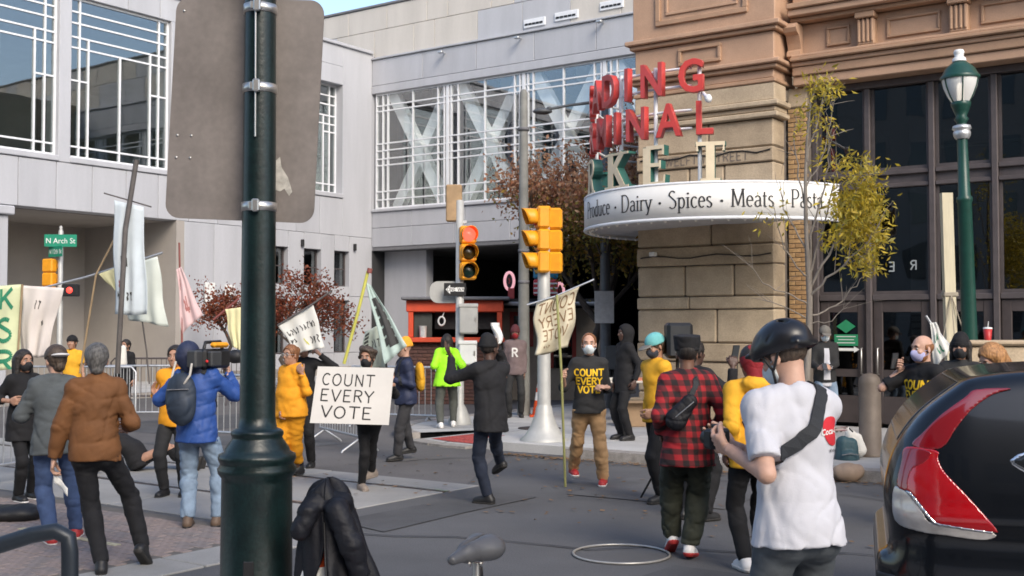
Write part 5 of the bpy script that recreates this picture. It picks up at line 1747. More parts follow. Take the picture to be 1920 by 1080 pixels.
# acorn lamp post on the right
p = at(1824, 612, 13.5)
lamp = root_at('lamp_post', (p.x, p.y, .13), 'green acorn lantern lamp post in front of the dark market windows', 'street lamp')
zl = lambda y: CAMH + (HZ - y) / FPX * 13.5 - .13
MB().lathe([(.24, 0), (.24, .10), (.19, .16), (.17, .6), (.19, .64), (.15, .70), (.115, .85), (.105, .9), (.090, 1.2), (.080, zl(380)), (.092, zl(376)), (.092, zl(370)), (.070, zl(366)), (.058, zl(258))], n=26).build('post', M['green_paint2'], lamp)
MB().lathe([(.075, zl(259)), (.098, zl(252)), (.10, zl(246)), (.085, zl(243)), (.11, zl(240)), (.10, zl(234)), (.06, zl(232))], n=22).build('collar', M['galv'], lamp)
mb = MB().lathe([(.06, zl(233)), (.055, zl(228)), (.085, zl(222)), (.06, zl(216)), (.085, zl(206)), (.11, zl(196)), (.115, zl(191)), (.10, zl(188))], n=22)
lan = mb.build('lantern', M['green_paint2'], lamp)
MB().lathe([(.10, zl(190)), (.15, zl(176)), (.19, zl(160)), (.205, zl(148)), (.205, zl(143))], n=24).build('globe', mat('lantern_glass', (.80, .80, .78), .25, var=.03, trans=.22), lan)
MB().lathe([(.022, zl(188)), (.026, zl(184)), (.026, zl(156)), (.014, zl(152))], n=12).build('bulb', mat('lamp_lit', (.9, .85, .75), .4, emit=(1, .88, .72), estr=1.3), lan)
mb = MB()
for i in range(6):
    t = math.pi / 3 * i + .3
    mb.tube([(r_ * math.cos(t), r_ * math.sin(t), zl(y)) for r_, y in ((.104, 190), (.154, 176), (.194, 160), (.21, 148), (.21, 143))], .008, 6)
mb.build('rib', M['green_paint2'], lan)
MB().lathe([(.222, zl(146)), (.228, zl(142)), (.215, zl(139)), (.20, zl(136)), (.17, zl(126)), (.11, zl(117)), (.075, zl(113)), (.065, zl(112))], n=24).build('cap', M['green_paint2'], lan)
MB().lathe([(.08, zl(112)), (.075, zl(106)), (.05, zl(103)), (.055, zl(98)), (.062, zl(94)), (.05, zl(90)), (0, zl(88))], n=18).build('finial', M['white_paint'], lan)
lamp.rotation_euler = (0, math.radians(-1.4), 0)

# ------------------------------------------------------------------ bollard, cones, barriers, rack, hoop
p = gnd(1632, 855, .13)
r = root_at('bollard', p, 'brown round-topped bollard on the sidewalk by the market doors', 'bollard')
MB().lathe([(.17, 0), (.17, .05), (.145, .06), (.142, .95), (.13, 1.02), (.09, 1.07), (0, 1.09)], n=24).build('post', mat('bollard_brown', (.15, .12, .095), .6, .2, var=.15), r)
orange = mat('cone_orange', (.62, .075, .012), .5, var=.08)
def cone(label, p, h=.72):
    r = root_at('traffic_cone', p, label, 'traffic cone', 'traffic cones')
    MB().box(-h * .27, h * .27, -h * .27, h * .27, 0, h * .05, .012).build('base', orange, r)
    pr_ = lambda t: h * (.2 - .155 * t)
    MB().lathe([(pr_(0), h * .05), (pr_(.45), h * .45)], n=20).build('cone_lower', orange, r)
    MB().lathe([(pr_(.45), h * .45), (pr_(.68), h * .68)], n=20).build('reflective_collar', M['white_paint'], r)
    MB().lathe([(pr_(.68), h * .68), (pr_(.8), h * .8)], n=20).build('cone_upper', orange, r)
    MB().lathe([(pr_(.8), h * .8), (pr_(.9), h * .9)], n=20).build('reflective_collar', M['white_paint'], r)
    MB().lathe([(pr_(.9), h * .9), (pr_(1), h), (0, h * 1.0)], n=20).build('cone_tip', orange, r)
    return r
cone('orange traffic cone with white collars on the sidewalk behind the flared white pole', gnd(1011, 781, .13), .68)
jp = at(597, 612, 5.3)
cone('orange and white traffic cone under the black jacket in the foreground', (jp.x, jp.y, .13), .90)
# jacket thrown over that cone
def drape(a, t):
    """a: angle round the cone (front = -90 deg), t: 0 top .. 1 hem"""
    dr = max(0.0, t - .16) / .84
    cx, cy = .045 + .035 * dr, .0
    r = .105 * math.sin(min(1, t / .2) * math.pi / 2) + .085 * dr
    pl = math.sin(5 * a + 1.1 + 2.2 * t) * .5 + math.sin(9 * a + 3 * t + .6) * .32 + math.sin(14 * a - 4 * t) * .16
    r *= 1 + (.06 + .30 * dr) * pl
    z = .985 - .10 * (1 - math.cos(min(1, t / .2) * math.pi / 2)) - .50 * dr + .018 * math.sin(3 * a + t * 7) + .05 * dr * math.sin(2 * a + .5)
    r *= 1 + .22 * math.cos(a) * dr
    return Vector((cx + r * math.cos(a), cy + r * .9 * math.sin(a), z + .006 * math.sin(23 * t + 4 * a)))
J_ = lambda x, y, dy=0.0: np.array(tuple(at(x, y, 5.3) - Vector((jp.x, jp.y, .13)))) + A3(0, dy, 0)
dm = MB()
A0, A1 = math.radians(-90 + 3), math.radians(270 - 42)         # open at the front where the cone shows
solid_sheet(dm, lambda s_, t: drape(math.radians(-90) + math.radians(60) * max(0, t - .4) * .2 + (2 * math.pi - math.radians(95) * max(0, t - .4) - .02) * s_, t), 110, 34, .010)
fl = Field((-.30, -.32, .35), (.45, .30, 1.05), .009)
fl.cone(J_(640, 950, -.12), J_(668, 1010, -.15), .055, .052, .03).cone(J_(668, 1010, -.15), J_(683, 1068, -.12), .052, .045, .02, cb=True)
fl.cone(J_(585, 955, -.10), J_(572, 985, -.12), .05, .045, .03).cone(J_(600, 938, -.04), J_(640, 945, -.02), .06, .06, .04)
fl.noise(.005, .07, 8, 9, (.6, .6, 1.5)).noise(.0025, .03, 5, 7)
jk = root_at('jacket', (jp.x, jp.y, .13), 'black padded jacket thrown over the traffic cone in the foreground', 'jacket')
black_cloth = mat('black_nylon', (.006, .0065, .010), .6, var=.3, scale=8, bump=.3, bscale=50, spec=.3)
dm.build('shell', black_cloth, jk)
link('sleeve', np_mesh('sleeve', [fl.mesh()]), black_cloth, jk)
MB().tube([drape(A0 + .02, t / 12) + Vector((-.008, -.008, 0)) for t in range(3, 13)], .004, 6).build('zip', M['black'], jk)

def barrier(label, p, rz, tilt=0, L=2.1, m='galv', foot=True, shade=None):
    r = root_at('crowd_barrier', p, label, 'barrier', 'metal crowd barriers', rz)
    mm = M[m]
    MB().tube([(-L / 2, 0, .22), (-L / 2, 0, 1.0), (-L / 2 + .08, 0, 1.09), (L / 2 - .08, 0, 1.09), (L / 2, 0, 1.0), (L / 2, 0, .22)], .021, 8).tube([(-L / 2, 0, .22), (L / 2, 0, .22)], .019, 8).build('frame', mm, r)
    mb = MB()
    n_ = int(L / .115)
    for i in range(1, n_):
        x = -L / 2 + L * i / n_
        mb.tube([(x, 0, .22), (x, 0, 1.09)], .008, 6)
    o = mb.build('bars', mm, r)
    o['kind'] = 'stuff'
    for x in (-L * .4, L * .4):
        MB().tube([(x, -.28, .0), (x, -.26, .03), (x, 0, .2), (x, .26, .03), (x, .28, .0)], .018, 8).build('foot', mm, r)
    r.rotation_euler = (tilt, 0, rz)
    return r
barrier('metal crowd barrier at the far left behind the woman in black', gnd(20, 905), math.radians(68))
barrier('metal crowd barrier behind the man in the brown jacket, left of it the far walker', gnd(150, 800), math.radians(-6))
barrier('metal crowd barrier below the far walker by the hall wall', gnd(285, 795), math.radians(4))
barrier('dark metal crowd barrier along the far sidewalk under the pink pennant', gnd(330, 760, 0), math.radians(2), m='frame_br', L=3.0)
barrier('metal crowd barrier just left of the green pole behind the cameraman', gnd(425, 838), math.radians(-28), L=1.6)
barrier('metal crowd barrier with feet showing under the lettered placard', gnd(640, 838), math.radians(-62), L=2.0)
barrier('metal crowd barrier standing behind the man in the yellow knit hat', gnd(735, 800), math.radians(-20), L=1.8)

rk = at(60, 612, 5.0)
r = root_at('bike_rack', (rk.x, rk.y, .13), 'dark steel hoop rack in the bottom left corner', 'rack')
q = lambda x, y, Y=5.0: at(x, y, Y) - Vector((rk.x, rk.y, .13))
MB().tube([q(-260, 1130, 5.0) * 1.0, q(-200, 1085), q(-90, 1048), q(0, 1022), q(60, 1003), q(105, 996), q(128, 1008), q(131, 1035), q(131, 1080), q(131, 1200), Vector((q(131, 1200).x, 0, 0))], .036, 16).build('hoop', mat('rack_paint', (.020, .026, .034), .42, .2, var=.2, spec=.5), r)

hp_ = gnd(1165, 1041)
r = root_at('hoop', (hp_.x, hp_.y, 0), 'thin silver hoop lying flat on the asphalt', 'hoop')
MB().tube([(.385 * math.cos(2 * math.pi * i / 48), .385 * math.sin(2 * math.pi * i / 48), .012) for i in range(48)], .0095, 8, closed=True).build('ring', mat('hoop_tape', (.40, .39, .37), .35, .4, var=.12, scale=20), r)

# ------------------------------------------------------------------ bicycle, only its saddle in view
bp = at(893, 612, 4.5)
r = root_at('bicycle', (bp.x, bp.y, .13), 'bicycle in the foreground of which only the grey saddle shows', 'bicycle')
zs = at(893, 1036, 4.5).z - .13
rub = mat('saddle_vinyl', (.075, .075, .08), .42, var=.12, scale=10)
blk = M['black']
fl = Field((-.14, -.24, zs - .12), (.14, .16, zs + .09), .006)
fl.ell((-.0, .06, zs + .01), (.082, .075, .042), None, .02).cone((-.032, .06, zs + .015), (.0, -.06, zs + .012), .046, .034, .03).cone((.032, .06, zs + .015), (.0, -.06, zs + .012), .046, .034, .03).cone((0, -.05, zs + .012), (0, -.16, zs - .002), .034, .02, .02)
fl.cone((0, .12, zs + .052), (0, -.1, zs + .046), .009, .008, .012, op='sub')
sd = link('saddle', np_mesh('saddle', [fl.mesh()]), rub, r)
sd.rotation_euler = (0, 0, math.radians(-32))
MB().tube([(0, .0, .30), (0, .03, zs - .045)], .0145, 12).build('seat_post', M['strap'], r)
MB().tube([(-.022, .08, zs - .02), (-.022, 0, zs - .052), (-.022, -.1, zs - .02)], .004, 6).tube([(.022, .08, zs - .02), (.022, 0, zs - .052), (.022, -.1, zs - .02)], .004, 6).build('saddle_rails', M['strap'], r)
fm = mat('bike_frame_paint', (.03, .035, .045), .35, .2)
frm = MB().tube([(0, 0, .62 * 0 + .55), (0, -.08, .28)], .016, 10).tube([(0, .0, .53), (0, -.56, .56)], .016, 10).tube([(0, -.08, .28), (0, -.57, .50)], .018, 10).tube([(0, -.56, .62), (0, -.70, .34)], .016, 10)
for s_ in (-.045, .045):
    frm.tube([(0, -.08, .28), (s_, .38, .34)], .01, 8).tube([(0, 0, .52), (s_, .38, .34)], .009, 8)
frm.build('frame', fm, r)
for y in (.38, -.70):
    w_ = MB().tube([(0, y + .33 * math.cos(2 * math.pi * i / 36), .345 + .33 * math.sin(2 * math.pi * i / 36)) for i in range(36)], .014, 8, closed=True).build('wheel', blk, r)
    mb = MB()
    for i in range(18):
        t = 2 * math.pi * i / 18
        mb.tube([(0, y, .345), (0, y + .32 * math.cos(t), .345 + .32 * math.sin(t))], .0012, 4)
    o = mb.build('spokes', M['strap'], w_)
    o['kind'] = 'stuff'
MB().tube([(-.28, -.60, .66), (-.2, -.64, .67), (0, -.60, .66), (.2, -.64, .67), (.28, -.60, .66)], .013, 8).build('handlebar', blk, r)
MB().tube([(-.09, -.08, .2), (.09, -.08, .36)], .01, 8).build('crank', M['strap'], r)

# ------------------------------------------------------------------ kiosk and shop front under the elevated hall
YK = 27.0
kp = at(855, 612, YK)
kz = at(855, 700, YK).z
r = root_at('food_kiosk', (kp.x, kp.y, 0), 'orange-red framed food kiosk with brick counter under the elevated hall', 'kiosk')
k_ = lambda x, y, dy=0.0: at(x, y, YK + dy) - Vector((kp.x, kp.y, 0))
om = mat('kiosk_orange', (.60, .075, .03), .5, var=.1)
bk_ = mat('kiosk_brick', (.115, .055, .042), .85, var=.25, scale=8)
bk2 = mat('kiosk_brick_b', (.095, .047, .04), .85, var=.25, scale=8)
x0, x1 = k_(766, 600).x, k_(940, 600).x
zt, zc_ = k_(800, 563).z, k_(800, 637).z
B('fascia', om, r, x0 - .05, x1 + .05, -.12, 1.8, k_(800, 585).z, zt, .02)
B('roof', M['seam'], r, x0 - .15, x1 + .2, -.3, 2.0, zt + .003, zt + .08, .02)
for x in (x0, x1 - .1):
    B('post', om, r, x, x + .12, -.1, .02, zc_ + .06, k_(800, 585).z - .003, .01)
B('counter', om, r, x0 - .08, x1 + .08, -.22, .35, zc_ - .06, zc_ + .055, .015)
B('back_wall', M['inside_dark'], r, x0, x1, 1.6, 1.7, 0, zt - .01)
B('side_wall', M['inside_dark'], r, x0, x0 + .06, .03, 1.6, 0, zt - .01)
B('shutter', mat('dark_shutter', (.05, .055, .05), .6), r, x0 + .13, x0 + .55, .03, .06, zc_ + .06, k_(800, 585).z - .003)
B('menu_screen', M['black'], r, x0 + .6, x1 - .12, .3, .34, zc_ + .25, zc_ + .75)
B('brick_backing', M['mortar'], r, x0 + .01, x1 - .01, -.02, .3, 0, zc_ - .062)
nz_ = int((zc_ - .07) / .085)
meA, meB = MB().box(0, .21, 0, .06, 0, .073, .005).mesh('brick'), MB().box(0, .21, 0, .06, 0, .073, .005).mesh('brick')
meA.materials.append(bk_); meB.materials.append(bk2)
rnd = random.Random(5)
for j in range(nz_):
    x = x0 - (.11 if j % 2 else 0)
    while x < x1 - .05:
        a, b_ = max(x, x0), min(x + .21, x1)
        if b_ - a > .05:
            o = link('brick', meA if rnd.random() < .5 else meB, None, r)
            o.location = (a, -.055, .01 + j * .085)
            o.scale.x = (b_ - a) / .21
        x += .222
o = root_at('cup_stack', at(793, 636, YK - .1), 'white paper cup stack on the orange kiosk counter', 'cups')
MB().lathe([(.075, 0), (.09, .3), (.095, .305), (.09, .31), (0, .31)], n=16).build('cup', M['white_paint'], o)
B('label', mat('cup_label', (.5, .5, .5), .6), o, -.05, .05, -.092, -.086, .08, .2)
o = root_at('hanging_ring_sign', at(828, 602, YK - .05), 'white ring-shaped pretzel sign hanging in the kiosk window', 'sign')
MB().tube([(.075 * math.cos(t * .35), 0, .10 * math.sin(t * .35)) for t in range(18)], .022, 8, closed=True).tube([(0.02, 0, .1), (.07, 0, .24)], .012, 6).build('ring', M['white_paint'], o)
# shop front to the right of the kiosk
YS = 28.5
sp_ = at(950, 612, YS)
r = root_at('shop_front', (sp_.x, sp_.y, 0), 'beige shop front with red window frames and grey awning under the elevated hall', 'shop')
k_ = lambda x, y, dy=0.0: at(x, y, YS + dy) - Vector((sp_.x, sp_.y, 0))
bei = mat('beige_render', (.34, .29, .23), .85, var=.1)
xa, xb = k_(942, 600).x, k_(1130, 600).x
B('wall', bei, r, xa, xb, .0, .4, 0, k_(940, 578).z, .01)
redf = mat('red_frame', (.28, .035, .025), .5, var=.1)
for (a, b_, c, d) in ((956, 1000, 585, 650), (1030, 1080, 585, 690)):
    p0, p1 = k_(a, d), k_(b_, c)
    f = MB()
    f.box(p0.x, p1.x, -.05, -.002, p1.z - .1, p1.z, .005).box(p0.x, p0.x + .1, -.05, -.002, p0.z, p1.z - .1, .005).box(p1.x - .1, p1.x, -.05, -.002, p0.z, p1.z - .1, .005)
    w_ = f.build('window', redf, r)
    B('pane', M['glass_dark'], w_, p0.x + .1, p1.x - .1, -.03, -.02, p0.z, p1.z - .1)
    B('recess', M['inside_dark'], w_, p0.x + .1, p1.x - .1, -.012, -.003, p0.z, p1.z - .1)  # flat dark sheet behind the pane, standing in for shaded depth
mb = MB()
solid_sheet(mb, lambda s, t: (xa - .6 + (xb - xa + .6) * s, -.9 + t * .9, k_(940, 572).z + .06 * t - .10 * s * 0), 2, 2, .05, False)
mb.build('awning', mat('grey_awning', (.22, .225, .23), .7), r)
B('roof', M['inside_dark'], r, xa, xb, 0, 1.5, k_(940, 578).z + .003, k_(940, 560).z)
pk = mat('pink_neon', (.62, .32, .36), .4, emit=(1, .5, .55), estr=.35)
def oval(x, y, w, h, name_label):
    p_ = at(x, y, YS - .3)
    o = root_at('oval_sign', p_, name_label, 'sign')
    W2, H2 = w / FPX * YS / 2, h / FPX * YS / 2
    MB().tube([(W2 * math.cos(2 * math.pi * i / 28), 0, H2 * math.sin(2 * math.pi * i / 28)) for i in range(28)], .035, 8, closed=True).build('ring', pk, o)
    MB().prism([(W2 * .9 * math.cos(2 * math.pi * i / 24), H2 * .9 * math.sin(2 * math.pi * i / 24)) for i in range(24)], .0, .05, XZ).build('disc', M['inside_dark'], o)
    MB().tube([(-W2 * .2, -.03, H2 * .35), (W2 * .1, -.03, 0), (-W2 * .1, -.03, -H2 * .3)], .02, 6).build('motif', mat('dull_red', (.25, .04, .04), .6), o)
    B('stand', mat('red_stand', (.33, .05, .05), .6), o, -W2 * .3, W2 * 1.1, -.04, .04, -H2 - .22, -H2 * .82, .01)
oval(955, 527, 17, 32, 'oval pink-ringed sign left of the weathered pole')
oval(1050, 548, 14, 34, 'oval pink-ringed sign right of the white signal pole')
p_ = at(1022, 528, YS - .3)
o = root_at('striped_sign', p_, 'blue and red striped box sign behind the white signal pole', 'sign')
wbl, wre = mat('sign_blue', (.03, .22, .36), .5, var=.1), mat('sign_red', (.50, .06, .07), .5, var=.1)
W2 = 24 / FPX * YS
B('blue_box', wbl, o, -W2 * .9, W2 * 1.0, -.1, .1, .06, .48, .04)
B('red_box', wre, o, -W2 * .9, W2 * 1.0, -.1, .1, -.35, .05, .03)
for i in range(3):
    B('stripe', M['white_paint'], o, -W2 * .88, W2 * .95, -.112, -.1, -.30 + i * .115, -.26 + i * .115)
B('stripe', M['white_paint'], o, -W2 * .88, W2 * .95, -.112, -.1, .30, .34)
B('stand', M['frame_br'], o, -.05, .05, -.03, .03, -.6, -.352)

# ------------------------------------------------------------------ vending table, box and boards on the market corner
p = gnd(1185, 792, .13)
r = root_at('folding_table', p, 'folding table with papers beside the stone pier', 'table')
B('table_top', mat('table_top', (.55, .50, .44), .6, var=.1), r, -.85, .75, -.38, .38, .71, .75, .01)
for x in (-.75, .65):
    for y in (-.3, .3):
        MB().tube([(x, y, 0), (x, y, .70)], .016, 8).build('leg', M['seam'], r)
    MB().tube([(x, -.3, .2), (x, .3, .2)], .012, 6).build('brace', M['seam'], r)
t0 = p
for i, (x, y, w_, d_, c, lb) in enumerate(((-.45, -.1, .3, .22, (.6, .58, .52), 'white paper stack at the left end of the folding table'), (.1, -.15, .34, .26, (.55, .22, .14), 'salmon cloth folded on the folding table'), (.5, .05, .3, .2, (.5, .47, .42), 'pale papers at the right end of the folding table'))):
    o = root_at('papers', (t0.x + x, t0.y + y, t0.z + .75), lb, 'papers', None, .2 * i)
    fl_ = MB()
    for k in range(4):
        fl_.box(-w_ / 2 + k * .006, w_ / 2 - k * .004, -d_ / 2, d_ / 2 - k * .005, .012 * k, .012 * k + .011, .003)
    fl_.build('sheet', mat('paper_%d' % i, c, .8, var=.08), o)
cr = gnd(1185, 800, .13)
r = root_at('cardboard_box', (cr.x, cr.y + .15, .13), 'brown cardboard box standing under the folding table', 'box')
B('carton', mat('cardboard', (.33, .22, .13), .85, var=.1, scale=5), r, -.25, .3, -.2, .2, 0, .42, .01)
B('flap', MATS['cardboard'], r, -.25, .3, -.34, -.2, .41, .418)
# black loudspeaker on a stand
p = at(1270, 612, 12.0)
r = root_at('loudspeaker', (p.x, p.y, 0), 'black loudspeaker on a tripod beside the plaid shirt man', 'loudspeaker')
a, b_ = at(1248, 672, 12.0), at(1296, 605, 12.0)
sb = B('cabinet', M['black'], r, a.x - p.x, b_.x - p.x, -.14, .14, a.z, b_.z, .03)
B('grille', mat('grille', (.025, .027, .03), .6), sb, a.x - p.x + .03, b_.x - p.x - .03, -.148, -.139, a.z + .03, b_.z - .03, .01)
MB().tube([(0, 0, .3), (0, 0, a.z)], .018, 8).build('pole', M['black'], r)
for i in range(3):
    t = i * 2.09 + .4
    MB().tube([(0, 0, .75), (.45 * math.cos(t), .45 * math.sin(t), .01)], .012, 8).build('leg', M['black'], r)
# pale timber post by the right lamp, with guy ropes
p = at(1786, 612, 16.0)
r = root_at('timber_post', (p.x, p.y, .13), 'tall pale timber post with guy ropes left of the lamp post', 'post')
zt = at(1776, 362, 16.0).z - .13
mb = MB()
lean = at(1774, 362, 16.0).x - p.x
w_ = .075
mb.add([(lean * t + sx * w_, sy * .05, zt * t) for t in (0, 1) for sy in (-1, 1) for sx in (-1, 1)], [(0, 2, 3, 1), (4, 5, 7, 6), (0, 1, 5, 4), (2, 6, 7, 3), (0, 4, 6, 2), (1, 3, 7, 5)])
mb.build('timber', mat('pale_timber', (.52, .47, .34), .8, var=.12, scale=6, bump=.2, stretch=(4, 4, .4)), r)
zz = at(1786, 552, 16.0).z - .13
MB().tube([(lean * .55, -.06, zz), (-.55, -.3, 0)], .008, 6).tube([(lean * .55, -.06, zz), (.55, -.3, 0)], .008, 6).tube([(lean * .55, -.06, zz), (-.1, -.6, 0)], .008, 6).build('guy_rope', mat('rope', (.32, .28, .22), .9), r)
MB().box(lean * .55 - .1, lean * .55 + .1, -.07, .07, zz - .03, zz + .03, .01).build('collar', MATS['rope'], r)
# bags and clutter on the kerb
def lump(name, label, cat, p, prims, m, vox=.014, noise=.006):
    r = root_at(name, p, label, cat)
    fl = Field((-.6, -.5, -.05), (.6, .5, .8), vox)
    for pr_ in prims:
        if pr_[0] == 'e': fl.ell(pr_[1], pr_[2], None, .03)
        else: fl.cone(pr_[1], pr_[2], pr_[3], pr_[4], .03)
    fl.plane((0, 0, 0), (0, 0, -1)).noise(noise, .12, 3, 6)
    link('shell', np_mesh(name, [fl.mesh()]), m, r)
    return r
bg = lump('backpack', 'dark teal backpack set down on the kerb behind the white shirt man', 'backpack', gnd(1588, 880), [('c', (-.05, 0, .10), (-.05, 0, .34), .11, .09), ('c', (.06, 0, .10), (.05, 0, .32), .10, .085), ('e', (0, -.1, .15), (.11, .06, .10))], mat('teal_nylon', (.03, .07, .085), .6, var=.2))
MB().tube([(-.08, .0, .48), (0, -.02, .55), (.08, 0, .48)], .012, 6).build('handle', M['black'], bg)
MB().tube([(-.11, -.172, .2), (0, -.182, .22), (.11, -.172, .2)], .006, 6).build('zip', M['seam'], bg)
lump('duffel_bag', 'tan bag lying on the road edge in front of the dark backpack', 'bag', gnd(1590, 903), [('e', (0, 0, .10), (.17, .13, .12)), ('c', (-.1, 0, .1), (.12, .02, .12), .09, .08)], mat('tan_canvas', (.27, .20, .15), .8, var=.15))
lump('white_sack', 'white sack at the foot of the brown bollard', 'sack', gnd(1600, 858, .13), [('c', (-.06, 0, .1), (-.04, 0, .3), .10, .07), ('c', (.07, 0, .1), (.05, 0, .26), .10, .06)], mat('white_cloth', (.62, .60, .55), .8, var=.08))
lump('dark_case', 'low dark case lying on the ground at the far left edge', 'case', gnd(28, 976), [('e', (-.1, 0, .06), (.34, .18, .09)), ('e', (.08, 0, .07), (.16, .16, .09))], M['black'])
r = lump('red_bag', 'red shoulder bag on the kerb beside the plaid shirt man', 'bag', gnd(1352, 862), [('e', (0, 0, .25), (.16, .12, .22)), ('e', (.1, -.06, .12), (.12, .1, .12))], mat('red_bag_cloth', (.30, .05, .045), .7, var=.2))
lump('white_bundle', 'white bundle lying on the kerb by the red shoulder bag', 'bundle', gnd(1378, 872), [('e', (0, 0, .12), (.2, .13, .13))], MATS['white_cloth'])
# drink cup on the wall ledge at right, with low stone ledge
p = at(1858, 688, 12.2)
r = root_at('low_wall', (p.x, p.y, .13), 'tan low wall behind the blond woman at the right edge', 'wall')
zt = at(1858, 638, 12.2).z - .13
B('wall', M['stone'], r, -.25, 1.6, .0, .3, 0, zt - .06, .02)
B('coping', M['stone_b'], r, -.3, 1.65, -.05, .35, zt - .058, zt, .02)
p2 = at(1858, 638, 12.2)
o = root_at('drink_cup', (p2.x, p2.y + .08, p2.z), 'red paper drink cup with straw on the low wall', 'cup')
MB().lathe([(.034, 0), (.045, .12), (0, .12)], n=16).build('cup', mat('cup_red', (.45, .03, .03), .4), o)
MB().lathe([(.047, .12), (.047, .135), (.02, .14), (0, .14)], n=16).build('lid', M['white_paint'], o)
MB().tube([(0, 0, .13), (.01, 0, .2)], .004, 6).build('straw', M['white_paint'], o)
# ------------------------------------------------------------------ trees
def leaf_mat(name, cols, rough=.6):
    m = bpy.data.materials.new(name)
    m.use_nodes = True
    n, l = m.node_tree.nodes, m.node_tree.links
    b = n['Principled BSDF']
    b.inputs['Roughness'].default_value = rough
    g = n.new('ShaderNodeNewGeometry')
    rp = n.new('ShaderNodeValToRGB')
    els = rp.color_ramp.elements
    while len(els) < len(cols): els.new(.5)
    for i, c in enumerate(cols):
        els[i].position = i / (len(cols) - 1)
        els[i].color = (*c, 1)
    l.new(g.outputs['Random Per Island'], rp.inputs[0])
    l.new(rp.outputs[0], b.inputs['Base Color'])
    tr = n.new('ShaderNodeBsdfTranslucent')
    l.new(rp.outputs[0], tr.inputs[0])
    mx = n.new('ShaderNodeMixShader')
    mx.inputs[0].default_value = .45
    l.new(b.outputs[0], mx.inputs[1])
    l.new(tr.outputs[0], mx.inputs[2])
    l.new(mx.outputs[0], n['Material Output'].inputs[0])
    MATS[name] = m
    return m
def leaves(pts, size, asp, rg, droop=0.3):
    n = len(pts)
    P = np.asarray(pts, float)
    d = rg.normal(size=(n, 3))
    d[:, 2] -= droop
    d /= np.linalg.norm(d, axis=1)[:, None]
    e = np.cross(d, rg.normal(size=(n, 3)))
    e /= np.linalg.norm(e, axis=1)[:, None] + 1e-9
    nn = np.cross(d, e)
    L = size * rg.uniform(.6, 1.3, n)[:, None]
    V = np.stack([P, P + d * L * .45 + e * L * asp * .5 + nn * L * .08, P + d * L - nn * L * .05, P + d * L * .45 - e * L * asp * .5 + nn * L * .08], 1).reshape(-1, 3)
    return V, np.arange(n * 4).reshape(-1, 4)
def grow(mb, p, d, L, r, lev, rg, tips, spread=.6, up=.25, kids=(3, 5), shrink=.62):
    n = 5
    pts, rs = [Vector(p)], [r]
    q, dd = Vector(p), Vector(d).normalized()
    for i in range(n):
        dd = (dd + Vector(rg.normal(size=3)) * .13 + Vector((0, 0, up * .12))).normalized()
        q = q + dd * L / n
        pts.append(q.copy())
        rs.append(r * (1 - .6 * (i + 1) / n))
    mb.tube(pts, rs, 7 if r > .03 else 5, cap=False)
    if lev == 0:
        for i in range(2, n + 1): tips.append((pts[i], dd.copy()))
        return
    for k in range(rg.randint(kids[0], kids[1] + 1)):
        t = rg.uniform(.35, 1.0)
        i = min(int(t * n), n - 1)
        base = pts[i].lerp(pts[i + 1], t * n - i)
        x, y, _ = frame_z(dd)
        a = rg.uniform(0, 6.28)
        nd = dd * (1 - spread * .5) + (x * math.cos(a) + y * math.sin(a)) * spread + Vector((0, 0, up))
        grow(mb, base, nd, L * shrink * rg.uniform(.8, 1.2), r * .5, lev - 1, rg, tips, spread, up, kids, shrink)
    tips.append((pts[-1], dd.copy()))
def tree(name, label, base, trunk_h, trunk_r, limbL, nl, leafm, lsize, asp, bark, seed, lev=2, spread=.7, up=.3, per=9, jit=.18, nlimb=6, second=None, keep=None):
    r = empty(name, base, 0, label, 'tree')
    rg = np.random.RandomState(seed)
    mb, tips = MB(), []
    pts = [Vector((rg.normal() * .04 * i, rg.normal() * .04 * i, trunk_h * i / 5)) for i in range(6)]
    mb.tube(pts, [trunk_r * (1.25 - .6 * i / 5) if i else trunk_r * 1.5 for i in range(6)], 12, cap=False)
    for k in range(nlimb):
        a = 2 * math.pi * (k + rg.uniform(-.3, .3)) / nlimb
        b = pts[5].lerp(pts[4], rg.uniform(0, 1))
        grow(mb, b, (math.cos(a) * spread, math.sin(a) * spread, 1.0 - .3 * rg.random_sample()), limbL * rg.uniform(.8, 1.15), trunk_r * .5, lev, rg, tips, spread, up)
    mb.build('trunk', M[bark], r)
    P = []
    for t, d in tips:
        for k in range(per): P.append(np.array(t) + rg.normal(size=3) * jit)
    P = np.array(P)
    if keep is not None: P = P[keep(P)]
    if second:
        cut = second[1](P)
        V, Q = leaves(P[cut], lsize, asp, rg)
        link('crown', np_mesh('crown', [(V, Q)]), second[0], r)
        P = P[~cut]
    V, Q = leaves(P, lsize, asp, rg)
    link('crown', np_mesh('crown', [(V, Q)]), leafm, r)
    return r
rust_l = leaf_mat('rust_leaf', [(.34, .13, .06), (.46, .24, .12), (.24, .09, .05), (.52, .33, .20), (.30, .16, .09)])
olive_l = leaf_mat('olive_leaf', [(.18, .17, .04), (.30, .24, .05), (.12, .13, .03), (.46, .27, .05), (.24, .20, .05)])
red_l = leaf_mat('red_leaf', [(.28, .06, .025), (.17, .035, .02), (.34, .10, .04), (.12, .05, .025), (.22, .06, .04)])
yel_l = leaf_mat('yellow_leaf', [(.62, .46, .03), (.42, .34, .04), (.70, .52, .06), (.26, .26, .05), (.55, .40, .05), (.36, .34, .10)])
p = at(1118, 612, 25.0)
tree('street_tree', 'autumn tree with rust crown and olive lower leaves beside the market pier', (p.x, p.y, .13), 2.1, .12, 2.15, 0, rust_l, .105, .55, 'bark_d', 4, lev=2, spread=.46, up=.5, per=44, jit=.28, nlimb=8, second=(olive_l, lambda P: (P[:, 2] + np.random.RandomState(1).normal(size=len(P)) * .4) < 4.0))
p = at(540, 612, 31.0)
